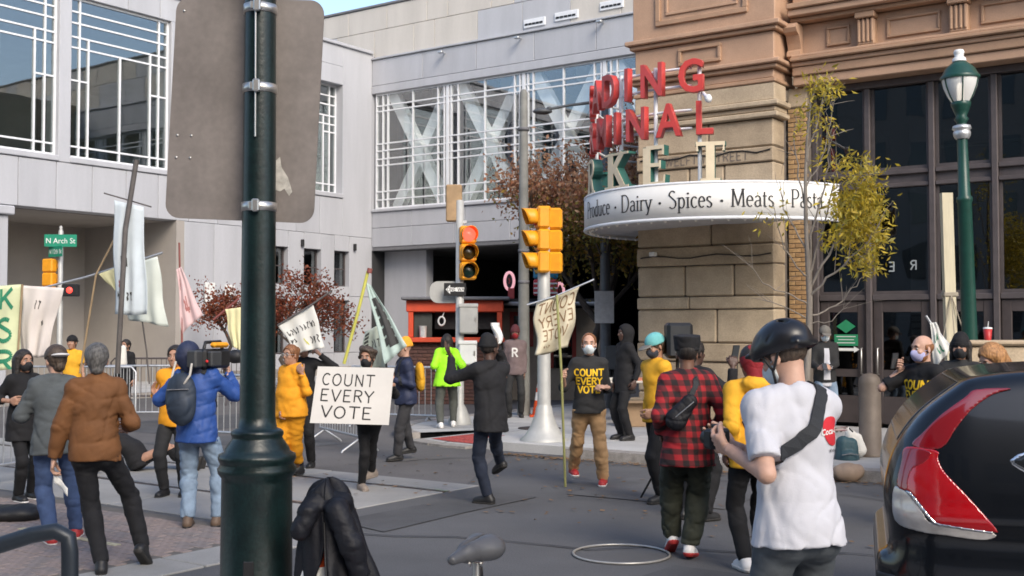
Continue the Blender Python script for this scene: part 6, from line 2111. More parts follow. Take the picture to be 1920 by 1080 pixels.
tree('red_tree', 'small red-leaved tree in front of the pale hall wall', (p.x, p.y, .13), 1.35, .07, 1.25, 0, red_l, .10, .55, 'bark_d', 9, lev=2, spread=.85, up=.12, per=13, jit=.16, nlimb=6)
p = at(425, 612, 33.5)
tree('red_tree', 'second smaller red-leaved tree left of the green foreground pole', (p.x, p.y, .13), 1.9, .06, .8, 0, red_l, .10, .55, 'bark_d', 19, lev=1, spread=.9, up=.12, per=16, jit=.16, nlimb=7)
# slim young tree in front of the pier, half bare
YT = 15.3
p = at(1512, 612, YT)
yt = empty('young_tree', (p.x, p.y, .13), 0, 'slim half-bare young tree with yellow leaves in front of the market', 'tree')
rel = lambda x, y, dy=0.0: at(x, y, YT + dy) - Vector((p.x, p.y, .13))
rg = np.random.RandomState(21)
mb = MB()
trunk = [Vector((0, 0, 0)), rel(1512, 720), rel(1516, 640), rel(1518, 560), rel(1514, 480), rel(1511, 410), rel(1510, 340), rel(1513, 260), rel(1520, 190), rel(1538, 140)]
mb.tube(trunk, [.055, .048, .044, .04, .034, .028, .022, .017, .012, .006], 10)
tw = []
def limb(pts, r0, nt=5, dyl=0.0):
    q = [rel(x, y, dyl * i / len(pts)) for i, (x, y) in enumerate(pts)]
    fine = []
    for a, b in zip(q, q[1:]):
        for k in range(3): fine.append(a.lerp(b, k / 3) + Vector(rg.normal(size=3)) * .012)
    fine.append(q[-1])
    mb.tube(fine, [r0 * (1 - .8 * i / len(fine)) for i in range(len(fine))], 6)
    for k in range(nt):
        i = rg.randint(len(fine) // 3, len(fine) - 1)
        d = (fine[i + 1] - fine[i]).normalized() + Vector(rg.normal(size=3)) * .55
        e = fine[i] + d.normalized() * rg.uniform(.15, .45)
        e2 = e + (d.normalized() + Vector((rg.normal() * .3, rg.normal() * .3, -.1))) * .15
        mb.tube([fine[i], e, e2], [r0 * .32, r0 * .2, r0 * .1], 5)
        tw.append((e, e2))
limb([(1518, 545), (1540, 500), (1575, 440), (1600, 370), (1612, 320)], .022, 7, -.3)
limb([(1517, 560), (1550, 520), (1590, 490), (1630, 450), (1650, 420)], .018, 7, -.5)
limb([(1518, 590), (1545, 585), (1580, 565), (1605, 535), (1628, 505)], .014, 5, .4)
limb([(1516, 520), (1530, 470), (1550, 410), (1560, 360), (1575, 300)], .018, 6, .3)
limb([(1513, 500), (1522, 440), (1545, 350), (1552, 290), (1560, 240)], .018, 6, -.2)
limb([(1512, 470), (1490, 430), (1470, 390), (1462, 340)], .014, 4, .3)
limb([(1514, 520), (1495, 500), (1470, 465), (1455, 410), (1450, 380)], .012, 4, -.3)
limb([(1517, 570), (1490, 555), (1455, 545), (1420, 520), (1405, 490)], .012, 4, -.4)
limb([(1518, 600), (1480, 580), (1440, 560), (1400, 535)], .010, 3, .2)
limb([(1511, 400), (1498, 330), (1490, 270), (1492, 210)], .014, 4, .2)
limb([(1512, 300), (1530, 240), (1545, 180), (1555, 145)], .012, 5, .0)
limb([(1511, 350), (1540, 300), (1556, 230), (1562, 180)], .012, 5, .3)
limb([(1518, 610), (1560, 600), (1590, 575)], .010, 3, -.2)
mb.build('trunk', M['bark'], yt)
P = []
for (x, y, sx, sy, n_) in ((1545, 160, 18, 12, 90), (1532, 210, 14, 22, 34), (1552, 250, 12, 22, 26), (1545, 300, 14, 24, 12), (1600, 315, 28, 16, 110), (1625, 355, 18, 20, 150), (1598, 375, 22, 16, 200), (1632, 400, 18, 22, 170), (1605, 430, 20, 14, 150), (1570, 440, 18, 14, 80), (1575, 400, 14, 18, 70), (1640, 450, 14, 16, 80), (1615, 480, 24, 12, 70), (1620, 505, 16, 10, 30), (1500, 230, 10, 24, 24), (1470, 400, 12, 20, 10), (1440, 400, 20, 14, 8)):
    for k in range(int(n_ * 2.1)):
        P.append(rel(x + rg.normal() * sx, y + rg.normal() * sy, rg.normal() * .28))
V, Q = leaves(np.array([tuple(q) for q in P]), .105, .30, rg, .6)
link('crown', np_mesh('crown', [(V, Q)]), yel_l, yt)

# ------------------------------------------------------------------ banners and flags
def cloth(label, corners, Y, m, pole=None, marks=None, rip=.03, nw=2.2, name='banner', group='hand-painted banners', depth=(0, 0, 0, 0), pole_m='rod', pole_r=.014, cat='banner', base=None, twist=0.0, extra=()):
    """corners: TL, TR, BR, BL in pixels at distance Y (+ depth each); pole: pixel polyline; marks: list of (matname, strokes in 0..1 cloth coords)"""
    Cn = [at(x, y, Y + d) for (x, y), d in zip(corners, depth)]
    low = base or min(Cn, key=lambda q: q.z)
    o0 = Vector((low[0], low[1], low[2]))
    r = empty(name, o0, 0, label, cat, group)
    seed = sum(ord(c) for c in label)
    ph = seed % 7
    def fn(s, t):
        top = Cn[0].lerp(Cn[1], s)
        bot = Cn[3].lerp(Cn[2], s)
        q = top.lerp(bot, t)
        q = q + Vector((0, 1, 0)) * rip * (math.sin(s * nw * 6.28 + ph + t * 1.7) * (.3 + .7 * t) + .4 * math.sin(t * 9 + s * 5 + ph)) + Vector((0, 0, 1)) * rip * .25 * math.sin(s * 7 + ph) * t
        q = q + Vector((rip * .4 * math.sin(t * 8 + ph + s), 0, 0))
        return q - o0
    mb = MB()
    solid_sheet(mb, fn, 22, 22, .004)
    c = mb.build('cloth', m, r)
    for mm, lines in (marks or []):
        pm = MB()
        for i, pl_ in enumerate(lines):
            w = pl_[0]
            pts = []
            for a, b in zip(pl_[1:], pl_[2:]):
                for k in range(4): pts.append((a[0] + (b[0] - a[0]) * k / 4, a[1] + (b[1] - a[1]) * k / 4))
            pts.append(pl_[-1])
            for k, (a, b) in enumerate(zip(pts, pts[1:])):
                d = (b[0] - a[0], b[1] - a[1])
                L = math.hypot(*d) or 1
                nx, ny = -d[1] / L * w / 2, d[0] / L * w / 2
                q4 = [(a[0] + nx, a[1] + ny), (a[0] - nx, a[1] - ny), (b[0] - nx, b[1] - ny), (b[0] + nx, b[1] + ny)]
                pm.add([fn(min(max(s, 0), 1), min(max(t, 0), 1)) + Vector((0, -.006 - .0003 * ((i + k) % 5), 0)) for s, t in q4], [(0, 1, 2, 3)])
        pm.build('painted_marks', mm, c)['kind'] = 'stuff'
    if pole:
        pts = [at(q[0], q[1], Y + (q[2] if len(q) > 2 else .02)) - o0 for q in pole]
        MB().tube(pts, pole_r, 8).build('pole', MATS.get(pole_m) or M[pole_m], r)
    for (pp, rr, mm) in extra:
        MB().tube([at(q[0], q[1], Y + (q[2] if len(q) > 2 else .02)) - o0 for q in pp], rr, 8).build('crossbar', MATS.get(mm) or M[mm], r)
    return r
def letters_in(s, x0, y0, w, h, pen=.02, jig=.0, sd=1, mirror=False):
    """strokes of a word in cloth coordinates (t runs down)"""
    rd = random.Random(sd)
    tot = sum(GL[c][0] + .14 for c in s)
    x, out = 0, []
    for ch in s:
        adv, st = GL[ch]
        dy = rd.uniform(-jig, jig)
        for pl_ in st:
            q = [((x + px) / tot, 1 - py + dy) for px, py in pl_]
            if mirror: q = [(1 - a, b) for a, b in q]
            out.append([pen] + [(x0 + a * w, y0 + b * h) for a, b in q])
        x += adv + .14
    return out
def scribble(x0, y0, w, h, n, sd, pen=.02):
    rd = random.Random(sd)
    out = []
    for i in range(n):
        cx = x0 + w * (i + .2) / n
        ww = w / n * .7
        pts = [(cx + ww * rd.random(), y0 + h * rd.random()) for k in range(rd.choice((3, 4, 4)))]
        pts[0] = (cx + ww * rd.random() * .3, y0 + h * rd.choice((0, .1)))
        pts.append((cx + ww * rd.random(), y0 + h))
        out.append([pen] + pts)
    return out
rod = mat('wooden_rod', (.30, .22, .13), .7, var=.15)
MATS['rod'] = rod
mat('dark_pole', (.10, .09, .085), .6, var=.2); mat('yellow_rod', (.50, .48, .10), .5, var=.1); mat('red_rod', (.22, .07, .06), .6)
wcloth = mat('white_banner', (.60, .60, .57), .85, var=.06, scale=3, bump=.15, bscale=90)
bcloth = mat('pale_blue_banner', (.52, .58, .62), .85, var=.08, scale=3, bump=.15, bscale=90)
ycloth = mat('yellow_banner', (.66, .62, .36), .85, var=.07, scale=3)
cream = mat('cream_banner', (.60, .54, .40), .85, var=.10, scale=3, bump=.2, bscale=60)
pink = mat('pink_banner', (.60, .43, .43), .85, var=.08, scale=4)
teal = mat('teal_banner', (.40, .50, .47), .85, var=.15, scale=4)
lime = mat('lime_banner', (.60, .64, .40), .85, var=.12, scale=2.2)
inkg, inkk, inkb = mat('green_banner_paint', (.03, .22, .12), .8), mat('black_banner_paint', (.05, .05, .05), .8), mat('brown_banner_paint', (.22, .13, .07), .8)
inkr = mat('faded_red_paint', (.35, .14, .13), .8)
cloth('yellow-white banner with big green letters at the left edge', [(-60, 540), (42, 533), (36, 690), (-62, 700)], 13.0, lime, pole=[(42, 533, -.02), (30, 720), (25, 800)], marks=[(inkg, letters_in('K', .56, .04, .36, .24, .05) + letters_in('S', .56, .40, .36, .26, .05) + letters_in('R', .56, .78, .36, .24, .05))], rip=.02)
cloth('plain pinkish-white banner beside the green-lettered one', [(40, 535), (119, 540), (86, 668), (42, 672)], 13.2, mat('rose_white_banner', (.60, .55, .52), .85, var=.06, scale=3), pole=[(82, 545), (60, 610), (50, 720)], marks=[(inkk, scribble(.35, .2, .15, .12, 2, 4, .02) + [[.05, (.62, .48), (.66, .54)]])], rip=.025)
cloth('tall narrow white banner hung on a thick leaning pole', [(212, 375), (268, 388), (277, 590), (215, 590)], 14.0, bcloth, pole=[(256, 300, -.05), (235, 430, -.05), (228, 560, -.05), (220, 700, .05)], pole_m='dark_pole', pole_r=.033, marks=[(inkk, scribble(.05, .80, .5, .07, 4, 9, .02) + [[.08, (.25, .52), (.42, .53)]]), (inkr, scribble(.1, .7, .2, .06, 2, 3, .03))], extra=[([(195, 362), (240, 375), (284, 388)], .009, 'dark_pole')], rip=.025)
cloth('long white flag trailing behind the tall narrow banner', [(223, 500), (296, 481), (313, 612), (240, 600)], 14.6, mat('green_white_banner', (.56, .60, .55), .85, var=.06, scale=3), pole=[(-40, 553), (60, 545), (160, 520), (305, 474)], pole_m='galv', rip=.03, extra=[([(265, 590), (275, 660), (280, 720)], .01, 'dark_pole')])
cloth('small yellow triangular pennant left of the tall white banner', [(184, 514), (224, 499), (222, 550), (216, 545)], 14.5, ycloth, pole=[(150, 700), (180, 515), (216, 445)], pole_m='rod', rip=.01)
cloth('pink pennant with a dark mark above the cameraman', [(332, 505), (340, 500), (379, 590), (340, 626)], 13.5, pink, pole=[(336, 455), (338, 540), (341, 548), (341, 700)], pole_m='red_rod', pole_r=.012, marks=[(inkr, [[.06, (.35, .55), (.45, .62), (.40, .72), (.6, .74)], [.05, (.5, .5), (.52, .8)]])], rip=.015)
cloth('small yellow flag just left of the green foreground pole', [(422, 580), (452, 576), (456, 660), (434, 650)], 13.8, ycloth, pole=[(448, 560), (424, 580), (400, 600)], pole_m='red_rod', rip=.015)
cloth('white flag with black hand lettering over the yellow clad woman', [(521, 609), (588, 570), (609, 652), (556, 662)], 14.6, wcloth, pole=[(521, 610, -.02), (588, 569, -.02), (622, 545), ], pole_m='dark_pole', pole_r=.012, marks=[(inkk, scribble(.06, .30, .86, .16, 9, 21, .022) + scribble(.05, .55, .2, .14, 2, 7, .03) + scribble(.62, .66, .32, .18, 3, 31, .03)), (mat('yellow_paint', (.5, .48, .1), .8), scribble(.42, .66, .14, .2, 1, 5, .03))], rip=.02)
cloth('long teal and white pennant with dark lettering hanging from the yellow rod', [(686, 528), (697, 536), (764, 648), (722, 684)], 15.2, teal, pole=[(690, 508, -.03), (670, 590, -.03), (645, 682, -.03)], pole_m='yellow_rod', pole_r=.022, marks=[(inkk, [[.10, (.25, .26 + .13 * i), (.75, .24 + .13 * i), (.4, .30 + .13 * i), (.8, .33 + .13 * i)] for i in range(5)])], rip=.02, extra=[([(692, 512, -.04), (694, 503, -.04)], .035, 'red_rod')])
cloth('pale flag with dark stripes behind the lettered placard holder', [(684, 622), (716, 606), (724, 690), (676, 690)], 15.6, mat('mint_banner', (.50, .55, .46), .85, var=.1, scale=4), marks=[(inkk, [[.07, (.05 + .01 * i, .14 + .10 * i), (.28, .10 + .10 * i)] for i in range(5)] + scribble(.4, .3, .4, .2, 3, 3, .03))], rip=.02, pole=[(716, 604), (726, 700)], pole_m='dark_pole')
MATS['galv'] = M['galv']
bn = cloth('cream banner reading COUNT EVERY VOTE seen from behind, on the wooden stick', [(1003, 567), (1086, 537), (1068, 652), (1004, 668)], 12.7, cream, pole=[(988, 572, -.01), (1040, 556, -.01), (1114, 524, -.01)], pole_m='galv', pole_r=.010, marks=[(inkb, letters_in('COUNT', .06, .08, .90, .20, .026, .05, 3, True) + letters_in('EVERY', .10, .34, .84, .18, .024, .05, 5, True) + letters_in('VOTE', .14, .58, .66, .18, .024, .05, 6, True) + scribble(.2, .84, .2, .05, 3, 2, .014))], rip=.05, nw=1.6, depth=(0, .1, .1, 0))
stick = mat('green_bamboo', (.30, .30, .12), .6, var=.15)
cloth('white pennant with dark lettering at the right by the masked person', [(1744, 606), (1754, 604), (1782, 655), (1752, 690)], 12.0, wcloth, pole=[(1736, 592), (1745, 606), (1790, 660)], pole_m='galv', marks=[(inkg, scribble(.2, .3, .5, .2, 3, 8, .05) + scribble(.3, .65, .4, .2, 2, 5, .05))], rip=.015)

# ------------------------------------------------------------------ black car at the right edge
def poly_sdf(px, pz, poly):
    d = np.full(np.broadcast(px, pz).shape, 1e9)
    ins = np.zeros(d.shape, bool)
    n = len(poly)
    for i in range(n):
        ax, ay = poly[i]
        bx_, by = poly[(i + 1) % n]
        ex, ey = bx_ - ax, by - ay
        wx, wy = px - ax, pz - ay
        t = np.clip((wx * ex + wy * ey) / (ex * ex + ey * ey + 1e-12), 0, 1)
        d = np.minimum(d, (wx - ex * t) ** 2 + (wy - ey * t) ** 2)
        c = (ay > pz) != (by > pz)
        xi = ax + (pz - ay) / (ey if abs(ey) > 1e-9 else 1e-9) * ex
        ins ^= c & (px < xi)
    return np.where(ins, -1, 1) * np.sqrt(d)
CARP = [(.03, .45), (-.03, .52), (-.035, .70), (.02, .74), (.02, .86), (.0, .98), (.012, 1.11), (.065, 1.26), (.18, 1.42), (.36, 1.565), (.42, 1.598), (.60, 1.626), (.80, 1.642), (1.3, 1.66), (1.9, 1.65), (2.35, 1.57), (2.7, 1.40), (3.15, 1.14), (3.6, 1.07), (4.1, .98), (4.38, .86), (4.50, .70), (4.52, .5), (4.45, .30), (3.95, .22), (.45, .22), (.12, .30)]
def smooth_poly(P, n=4):
    out = []
    m = len(P)
    for i in range(m):
        p0, p1, p2, p3 = [np.array(P[(i + k - 1) % m]) for k in range(4)]
        for k in range(n):
            t = k / n
            out.append(tuple(.5 * ((2 * p1) + (-p0 + p2) * t + (2 * p0 - 5 * p1 + 4 * p2 - p3) * t * t + (-p0 + 3 * p1 - 3 * p2 + p3) * t ** 3)))
    return out
CARS = smooth_poly(CARP, 4)
def car_field(lo, hi, h, inf=0.0, region=None, regk=.004, yside=None, ymax=None):
    fl = Field(lo, hi, h)
    X, Y_, Z = fl.co((slice(None),) * 3)
    d2 = poly_sdf(X[:, 0, :].astype(float), Z[:, 0, :].astype(float), CARS)[:, None, :].astype(np.float32)
    zz = Z
    w = .905 - .19 * np.clip((zz - 1.02) / .62, 0, 1) ** 1.35 - .05 * np.clip((.45 - zz) / .3, 0, 1) ** 2
    w = w - .16 * np.clip((.42 - X) / .42, 0, 1) ** 2.2 - .20 * np.clip((X - 3.7) / .8, 0, 1) ** 2.2
    w = w + .012 * np.exp(-((zz - .93) / .05) ** 2) - .012 * np.exp(-((zz - .80) / .07) ** 2)
    dy = np.abs(Y_) - w
    k = .10
    hh = np.clip(.5 - .5 * (dy - d2) / k, 0, 1)
    F = dy + (d2 - dy) * hh + k * hh * (1 - hh)
    fl.F = (F - inf).astype(np.float32)
    for cx in (.92, 3.62):                         # wheel arches
        dr = .375 - np.sqrt((X - cx) ** 2 + (Z - .34) ** 2)
        dr = np.where(np.abs(Y_) > .55, dr, -1)
        fl.F = np.maximum(fl.F, dr)
    if region is not None:
        rd = poly_sdf(X[:, 0, :].astype(float), Z[:, 0, :].astype(float), region)[:, None, :]
        fl.F = np.maximum(fl.F, rd.astype(np.float32))
    if yside is not None:
        fl.F = np.maximum(fl.F, yside[0] - Y_ * yside[1])
    if ymax is not None: fl.F = np.maximum(fl.F, np.abs(Y_) - ymax)
    return fl
cp = at(1686, 612, 5.66)
CA = math.radians(-17.0)
car = empty('parked_car', (cp.x, cp.y, -.02), CA, 'glossy black car parked at the right edge with its red tail light towards us', 'car')
# local frame: x forward from the tail, y left; the side towards the viewer is y < 0, shifted so that the near rear corner is at the root
car_off = Vector((-.08, .84, 0))
paint = mat('black_car_paint', (.004, .005, .007), .22, var=.1, scale=3, coat=.5, spec=.35)
glassc = mat('car_glass', (.012, .014, .016), .10, var=.05, spec=.5)
redl = mat('tail_lamp_red', (.36, .004, .008), .12, var=.06, scale=5, coat=1.0, spec=.7)
redd = mat('tail_lamp_dark', (.19, .004, .008), .12, var=.06, scale=5, coat=1.0, spec=.7)
clear = mat('tail_lamp_clear', (.45, .43, .42), .22, .2, var=.15, scale=14, coat=1.0)
chrome = mat('chrome', (.72, .72, .72), .12, .95, var=.05)
def relax(V, Q, n):
    E = np.concatenate([Q[:, [i, (i + 1) % 4]] for i in range(4)])
    for k in range(n):
        S, C = np.zeros_like(V), np.zeros(len(V))
        np.add.at(S, E[:, 0], V[E[:, 1]])
        np.add.at(C, E[:, 0], 1)
        V = V + .5 * (S / np.maximum(C, 1)[:, None] - V)
    return V
def cpart(name, m, lo, hi, h, inf=0.0, region=None, par=None, yside=None, ymax=None):
    V, Q = car_field(lo, hi, h, inf, region, .004, yside, ymax).mesh()
    if region is None: V = relax(V, Q, 6)
    o = link(name, np_mesh(name, [(V, Q)]), m, par or car)
    if par is None: o.location = car_off
    return o
body = cpart('body', paint, (-.1, -1.0, .16), (4.62, 1.0, 1.75), .018)
lo_, hi_ = (-.08, -.98, .77), (.75, -.52, 1.63)
near = (.40, -1)
lampU = smooth_poly([(.136, 1.262), (.264, 1.255), (.344, 1.363), (.414, 1.446), (.507, 1.516), (.60, 1.549), (.437, 1.541), (.385, 1.504), (.274, 1.418), (.185, 1.325)], 4)
lampL = smooth_poly([(.062, 1.06), (.085, 1.18), (.110, 1.252), (.246, 1.245), (.252, 1.205), (.280, 1.145), (.366, 1.052), (.459, .946), (.507, .884), (.482, .873), (.238, .899), (.212, .924), (.123, 1.036)], 4)
lampC = smooth_poly([(.048, 1.05), (.112, 1.034), (.18, .944), (.228, .898), (.494, .868), (.449, .832), (.296, .842), (.158, .850), (.050, .890)], 4)
tl = cpart('tail_light', redl, lo_, hi_, .0055, .008, lampL, None, near)
cpart('upper_lens', redd, lo_, hi_, .0055, .008, lampU, tl, near)
cpart('reverse_lens', clear, lo_, hi_, .0055, .007, lampC, tl, near)
cpart('lens_divider', chrome, lo_, hi_, .0055, .0105, [(.100, 1.046), (.124, 1.040), (.216, .926), (.242, .903), (.49, .876), (.492, .866), (.232, .892), (.205, .916), (.112, 1.028)], tl, near)
cpart('dark_lens', redd, lo_, hi_, .0055, .0092, smooth_poly([(.062, 1.062), (.085, 1.18), (.112, 1.248), (.22, 1.24), (.20, 1.19), (.14, 1.15), (.118, 1.10), (.112, 1.045)], 3), tl, near)
lo2, hi2 = (-.08, .35, .7), (.75, .98, 1.68)
tl2 = cpart('tail_light', redl, lo2, hi2, .012, .008, lampL + [], None, (.40, 1))
cpart('upper_lens', redd, lo2, hi2, .012, .008, lampU, tl2, (.40, 1))
# side glass with bright edging
qw = [(.58, 1.21), (.66, 1.15), (.85, 1.11), (1.20, 1.09), (1.20, 1.40), (.95, 1.36), (.70, 1.28)]
rw = [(1.27, 1.12), (2.05, 1.10), (2.05, 1.53), (1.27, 1.50)]
fw = [(2.12, 1.10), (2.95, 1.09), (2.62, 1.36), (2.36, 1.50), (2.12, 1.53)]
for sgn_ in (-1, 1):
    for reg, nm in ((qw, 'quarter_window'), (rw, 'side_window'), (fw, 'side_window')):
        xs = [a for a, b in reg]
        lo3, hi3 = (min(xs) - .08, -.98 if sgn_ < 0 else .5, 1.0), (max(xs) + .08, -.5 if sgn_ < 0 else .98, 1.62)
        cx, cz = sum(a for a, b in reg) / len(reg), sum(b for a, b in reg) / len(reg)
        big = [(cx + (a - cx) * 1.09, cz + (b - cz) * 1.11) for a, b in reg]
        t_ = cpart('window_trim', chrome, lo3, hi3, .012, .003, big, None, (.5, sgn_))
        g_ = cpart(nm, glassc, lo3, hi3, .012, .008, reg, t_, (.5, sgn_))
# rear glass, spoiler, bumper, wheels
cpart('rear_window', glassc, (-.05, -.75, 1.2), (.5, .75, 1.62), .014, .005, [(.0, 1.27), (.10, 1.25), (.42, 1.53), (.34, 1.60)], None, None, .60)
cpart('rear_bumper', mat('bumper_plastic', (.016, .016, .018), .5, var=.15), (-.12, -1, .2), (.62, 1, .82), .016, .003, smooth_poly([(-.08, .34), (-.08, .58), (.04, .62), (.50, .60), (.56, .52), (.5, .38), (.12, .28)], 3))
for cx in (.92, 3.62):
    for sy in (-1, 1):
        Mx = Matrix.Translation(car_off + Vector((cx, sy * .80, .34))) @ Matrix.Rotation(math.pi / 2 * (1 if sy < 0 else -1), 4, 'X')
        w_ = MB().lathe([(.20, -.11), (.33, -.11), (.345, -.08), (.345, .08), (.33, .11), (.22, .115)], n=32).build('wheel', mat('tyre_rubber', (.018, .018, .018), .8, var=.2, bump=.2), car)
        w_.matrix_local = Mx
        rim = MB().lathe([(.22, .09), (.215, .05), (.06, .07), (.05, .085), (0, .085)], n=28)
        for k in range(5):
            t = k * 2 * math.pi / 5
            rim.box(0, .001, 0, .001, 0, .001)
            c_, s_ = math.cos(t), math.sin(t)
            rim.add([(c_ * r_ - s_ * y_, s_ * r_ + c_ * y_, z_) for r_, y_, z_ in ((.05, -.03, .095), (.05, .03, .095), (.215, .045, .10), (.215, -.045, .10), (.05, -.03, .06), (.05, .03, .06), (.215, .045, .06), (.215, -.045, .06))], [(0, 1, 2, 3)[::-1], (4, 5, 6, 7), (0, 4, 7, 3), (1, 2, 6, 5)])
        rim.build('rim', M['strap'], w_)
B('handle', chrome, body, 1.28, 1.50, -.935, -.905, .99, 1.02, .008)
# ------------------------------------------------------------------ people
mat('skin_light', (.50, .30, .22), .55, var=.10, scale=18, bump=.06, bscale=120)
mat('skin_tan', (.36, .20, .135), .55, var=.10, scale=18, bump=.06, bscale=120)
mat('skin_brown', (.16, .082, .055), .5, var=.10, scale=18, bump=.06, bscale=120)
mat('skin_dark', (.075, .040, .030), .48, var=.10, scale=18, bump=.06, bscale=120)
mat('eye_white', (.40, .37, .34), .3); mat('eye_dark', (.03, .02, .015), .2)
mat('hair_dark', (.02, .016, .014), .55, var=.55, scale=70, bump=.6, bscale=110, stretch=(1, 1, .25))
mat('hair_brown', (.06, .042, .030), .55, var=.55, scale=70, bump=.6, bscale=110, stretch=(1, 1, .25))
mat('hair_grey', (.10, .095, .09), .55, var=.55, scale=70, bump=.6, bscale=110, stretch=(1, 1, .25))
mat('hair_red', (.20, .085, .035), .55, var=.55, scale=70, bump=.6, bscale=110, stretch=(1, 1, .25))
mat('hair_blond', (.33, .165, .065), .55, var=.55, scale=70, bump=.6, bscale=110, stretch=(1, 1, .25))
def cl(name, c, rough=.85, var=.14, scale=9, bump=.12, bscale=160, sheen=.0):
    return mat(name, c, rough, var=var, scale=scale, bump=bump, bscale=bscale, sheen=sheen)
cl('black_cotton', (.008, .008, .0095)); cl('soft_black', (.011, .011, .013)); cl('charcoal', (.022, .022, .023)); cl('grey_wool', (.075, .085, .09)); cl('brown_suede', (.16, .066, .022), .8, .18, 6)
cl('blue_shell', (.020, .065, .25), .6, .12); cl('light_jeans', (.20, .27, .36), .85, .2, 10); cl('blue_jeans', (.055, .09, .19), .85, .2, 10); cl('dark_jeans', (.016, .022, .040), .85, .2, 10); cl('grey_jeans', (.075, .085, .095), .85, .25, 9)
cl('amber_cloth', (.72, .30, .012), .8, .10); cl('gold_cloth', (.66, .34, .02), .8, .10); cl('navy_shell', (.018, .025, .06), .65, .12); cl('dark_grey_cloth', (.05, .05, .055)); cl('neon_vest', (.36, .88, .02), .65, .08); cl('olive_cloth', (.036, .040, .028), .85, .2)
cl('grey_green', (.075, .08, .07)); cl('mauve_cloth', (.15, .11, .11)); cl('tan_chino', (.44, .27, .135), .85, .12); cl('white_cotton', (.50, .50, .535), .85, .05, 5); cl('teal_cap', (.14, .42, .42), .8); cl('red_scarf', (.24, .014, .02), .8); cl('maroon_cloth', (.09, .02, .025)); cl('lavender_mask', (.40, .40, .62), .8); cl('white_mask', (.66, .72, .74), .8); cl('black_mask', (.015, .015, .017), .8); cl('bandana', (.035, .04, .055), .8, .4, 30); cl('cap_grey', (.16, .15, .135))
mat('shoe_black', (.016, .016, .017), .5, var=.15); mat('shoe_white', (.70, .68, .66), .55, var=.08); mat('shoe_red', (.42, .035, .035), .55, var=.12); mat('shoe_brown', (.12, .08, .055), .6); mat('sole_white', (.68, .66, .63), .6); mat('sole_dark', (.03, .028, .026), .7); mat('shoe_taupe', (.23, .19, .16), .7)
mat('amber_knit', (.72, .33, .03), .9, var=.15, scale=30, bump=.5, bscale=110)
K = MATS
def plaid():
    m = bpy.data.materials.new('red_plaid')
    m.use_nodes = True
    n, l = m.node_tree.nodes, m.node_tree.links
    b = n['Principled BSDF']
    b.inputs['Roughness'].default_value = .85
    tc = n.new('ShaderNodeTexCoord')
    nz = n.new('ShaderNodeTexNoise'); nz.inputs['Scale'].default_value = 7
    l.new(tc.outputs['Object'], nz.inputs['Vector'])
    mx = n.new('ShaderNodeVectorMath'); mx.operation = 'MULTIPLY_ADD'
    mx.inputs[1].default_value = (.012, .012, .012)
    l.new(nz.outputs['Color'], mx.inputs[0]); l.new(tc.outputs['Object'], mx.inputs[2])
    sp = n.new('ShaderNodeSeparateXYZ'); l.new(mx.outputs[0], sp.inputs[0])
    def band(sock, f, ph):
        a = n.new('ShaderNodeMath'); a.operation = 'MULTIPLY_ADD'; a.inputs[1].default_value = f * 6.283; a.inputs[2].default_value = ph; l.new(sock, a.inputs[0])
        s = n.new('ShaderNodeMath'); s.operation = 'SINE'; l.new(a.outputs[0], s.inputs[0])
        g = n.new('ShaderNodeMapRange'); g.inputs[1].default_value, g.inputs[2].default_value = -.22, .22; l.new(s.outputs[0], g.inputs[0])
        return g.outputs[0]
    ad = n.new('ShaderNodeMath'); ad.operation = 'ADD'
    xx = n.new('ShaderNodeMath'); xx.operation = 'MULTIPLY_ADD'; xx.inputs[1].default_value = .8; l.new(sp.outputs[1], xx.inputs[0]); l.new(sp.outputs[0], xx.inputs[2])
    l.new(band(xx.outputs[0], 11.5, .4), ad.inputs[0]); l.new(band(sp.outputs[2], 11.5, .9), ad.inputs[1])
    rp = n.new('ShaderNodeValToRGB')
    e = rp.color_ramp.elements
    e[0].position, e[0].color = 0.0, (.33, .012, .018, 1)
    e[1].position, e[1].color = 1.0, (.016, .008, .009, 1)
    q = e.new(.5); q.color = (.105, .010, .013, 1)
    hf = n.new('ShaderNodeMath'); hf.operation = 'MULTIPLY'; hf.inputs[1].default_value = .5
    l.new(ad.outputs[0], hf.inputs[0]); l.new(hf.outputs[0], rp.inputs[0]); l.new(rp.outputs[0], b.inputs['Base Color'])
    MATS['red_plaid'] = m
plaid()
def folk(key, label, px, Y, yaw, H, hands=None, feet=None, z0=0.0, **kw):
    X = (px - 960.0) / FPX * Y
    s = H / 1.75
    c, sn = math.cos(math.radians(-yaw)), math.sin(math.radians(-yaw))
    def loc(P):
        dx, dy = P.x - X, P.y - Y
        return ((c * dx - sn * dy) / s, (sn * dx + c * dy) / s, (P.z - z0) / s)
    hs = []
    for h in (hands or ({}, {})):
        h = dict(h)
        if 'px' in h:
            q = h.pop('px')
            h['p'] = loc(at(q[0], q[1], Y + q[2]))
        hs.append(h)
    fs = None
    if feet:
        fs = []
        for f in feet:
            if f[0] == 'px':
                q = loc(gnd(f[1], f[2], z0))
                fs.append((q[0], q[1], f[5] if len(f) > 5 else 0, f[3], f[4]))
            else: fs.append(f)
    return person(key, label, X, Y, yaw, H, hands=hs, feet=fs, z0=z0, **kw)
sk = lambda n_: MATS['skin_' + n_]
SH = lambda a, b='sole_dark', **k: dict(m=K[a], sole=K[b], **k)
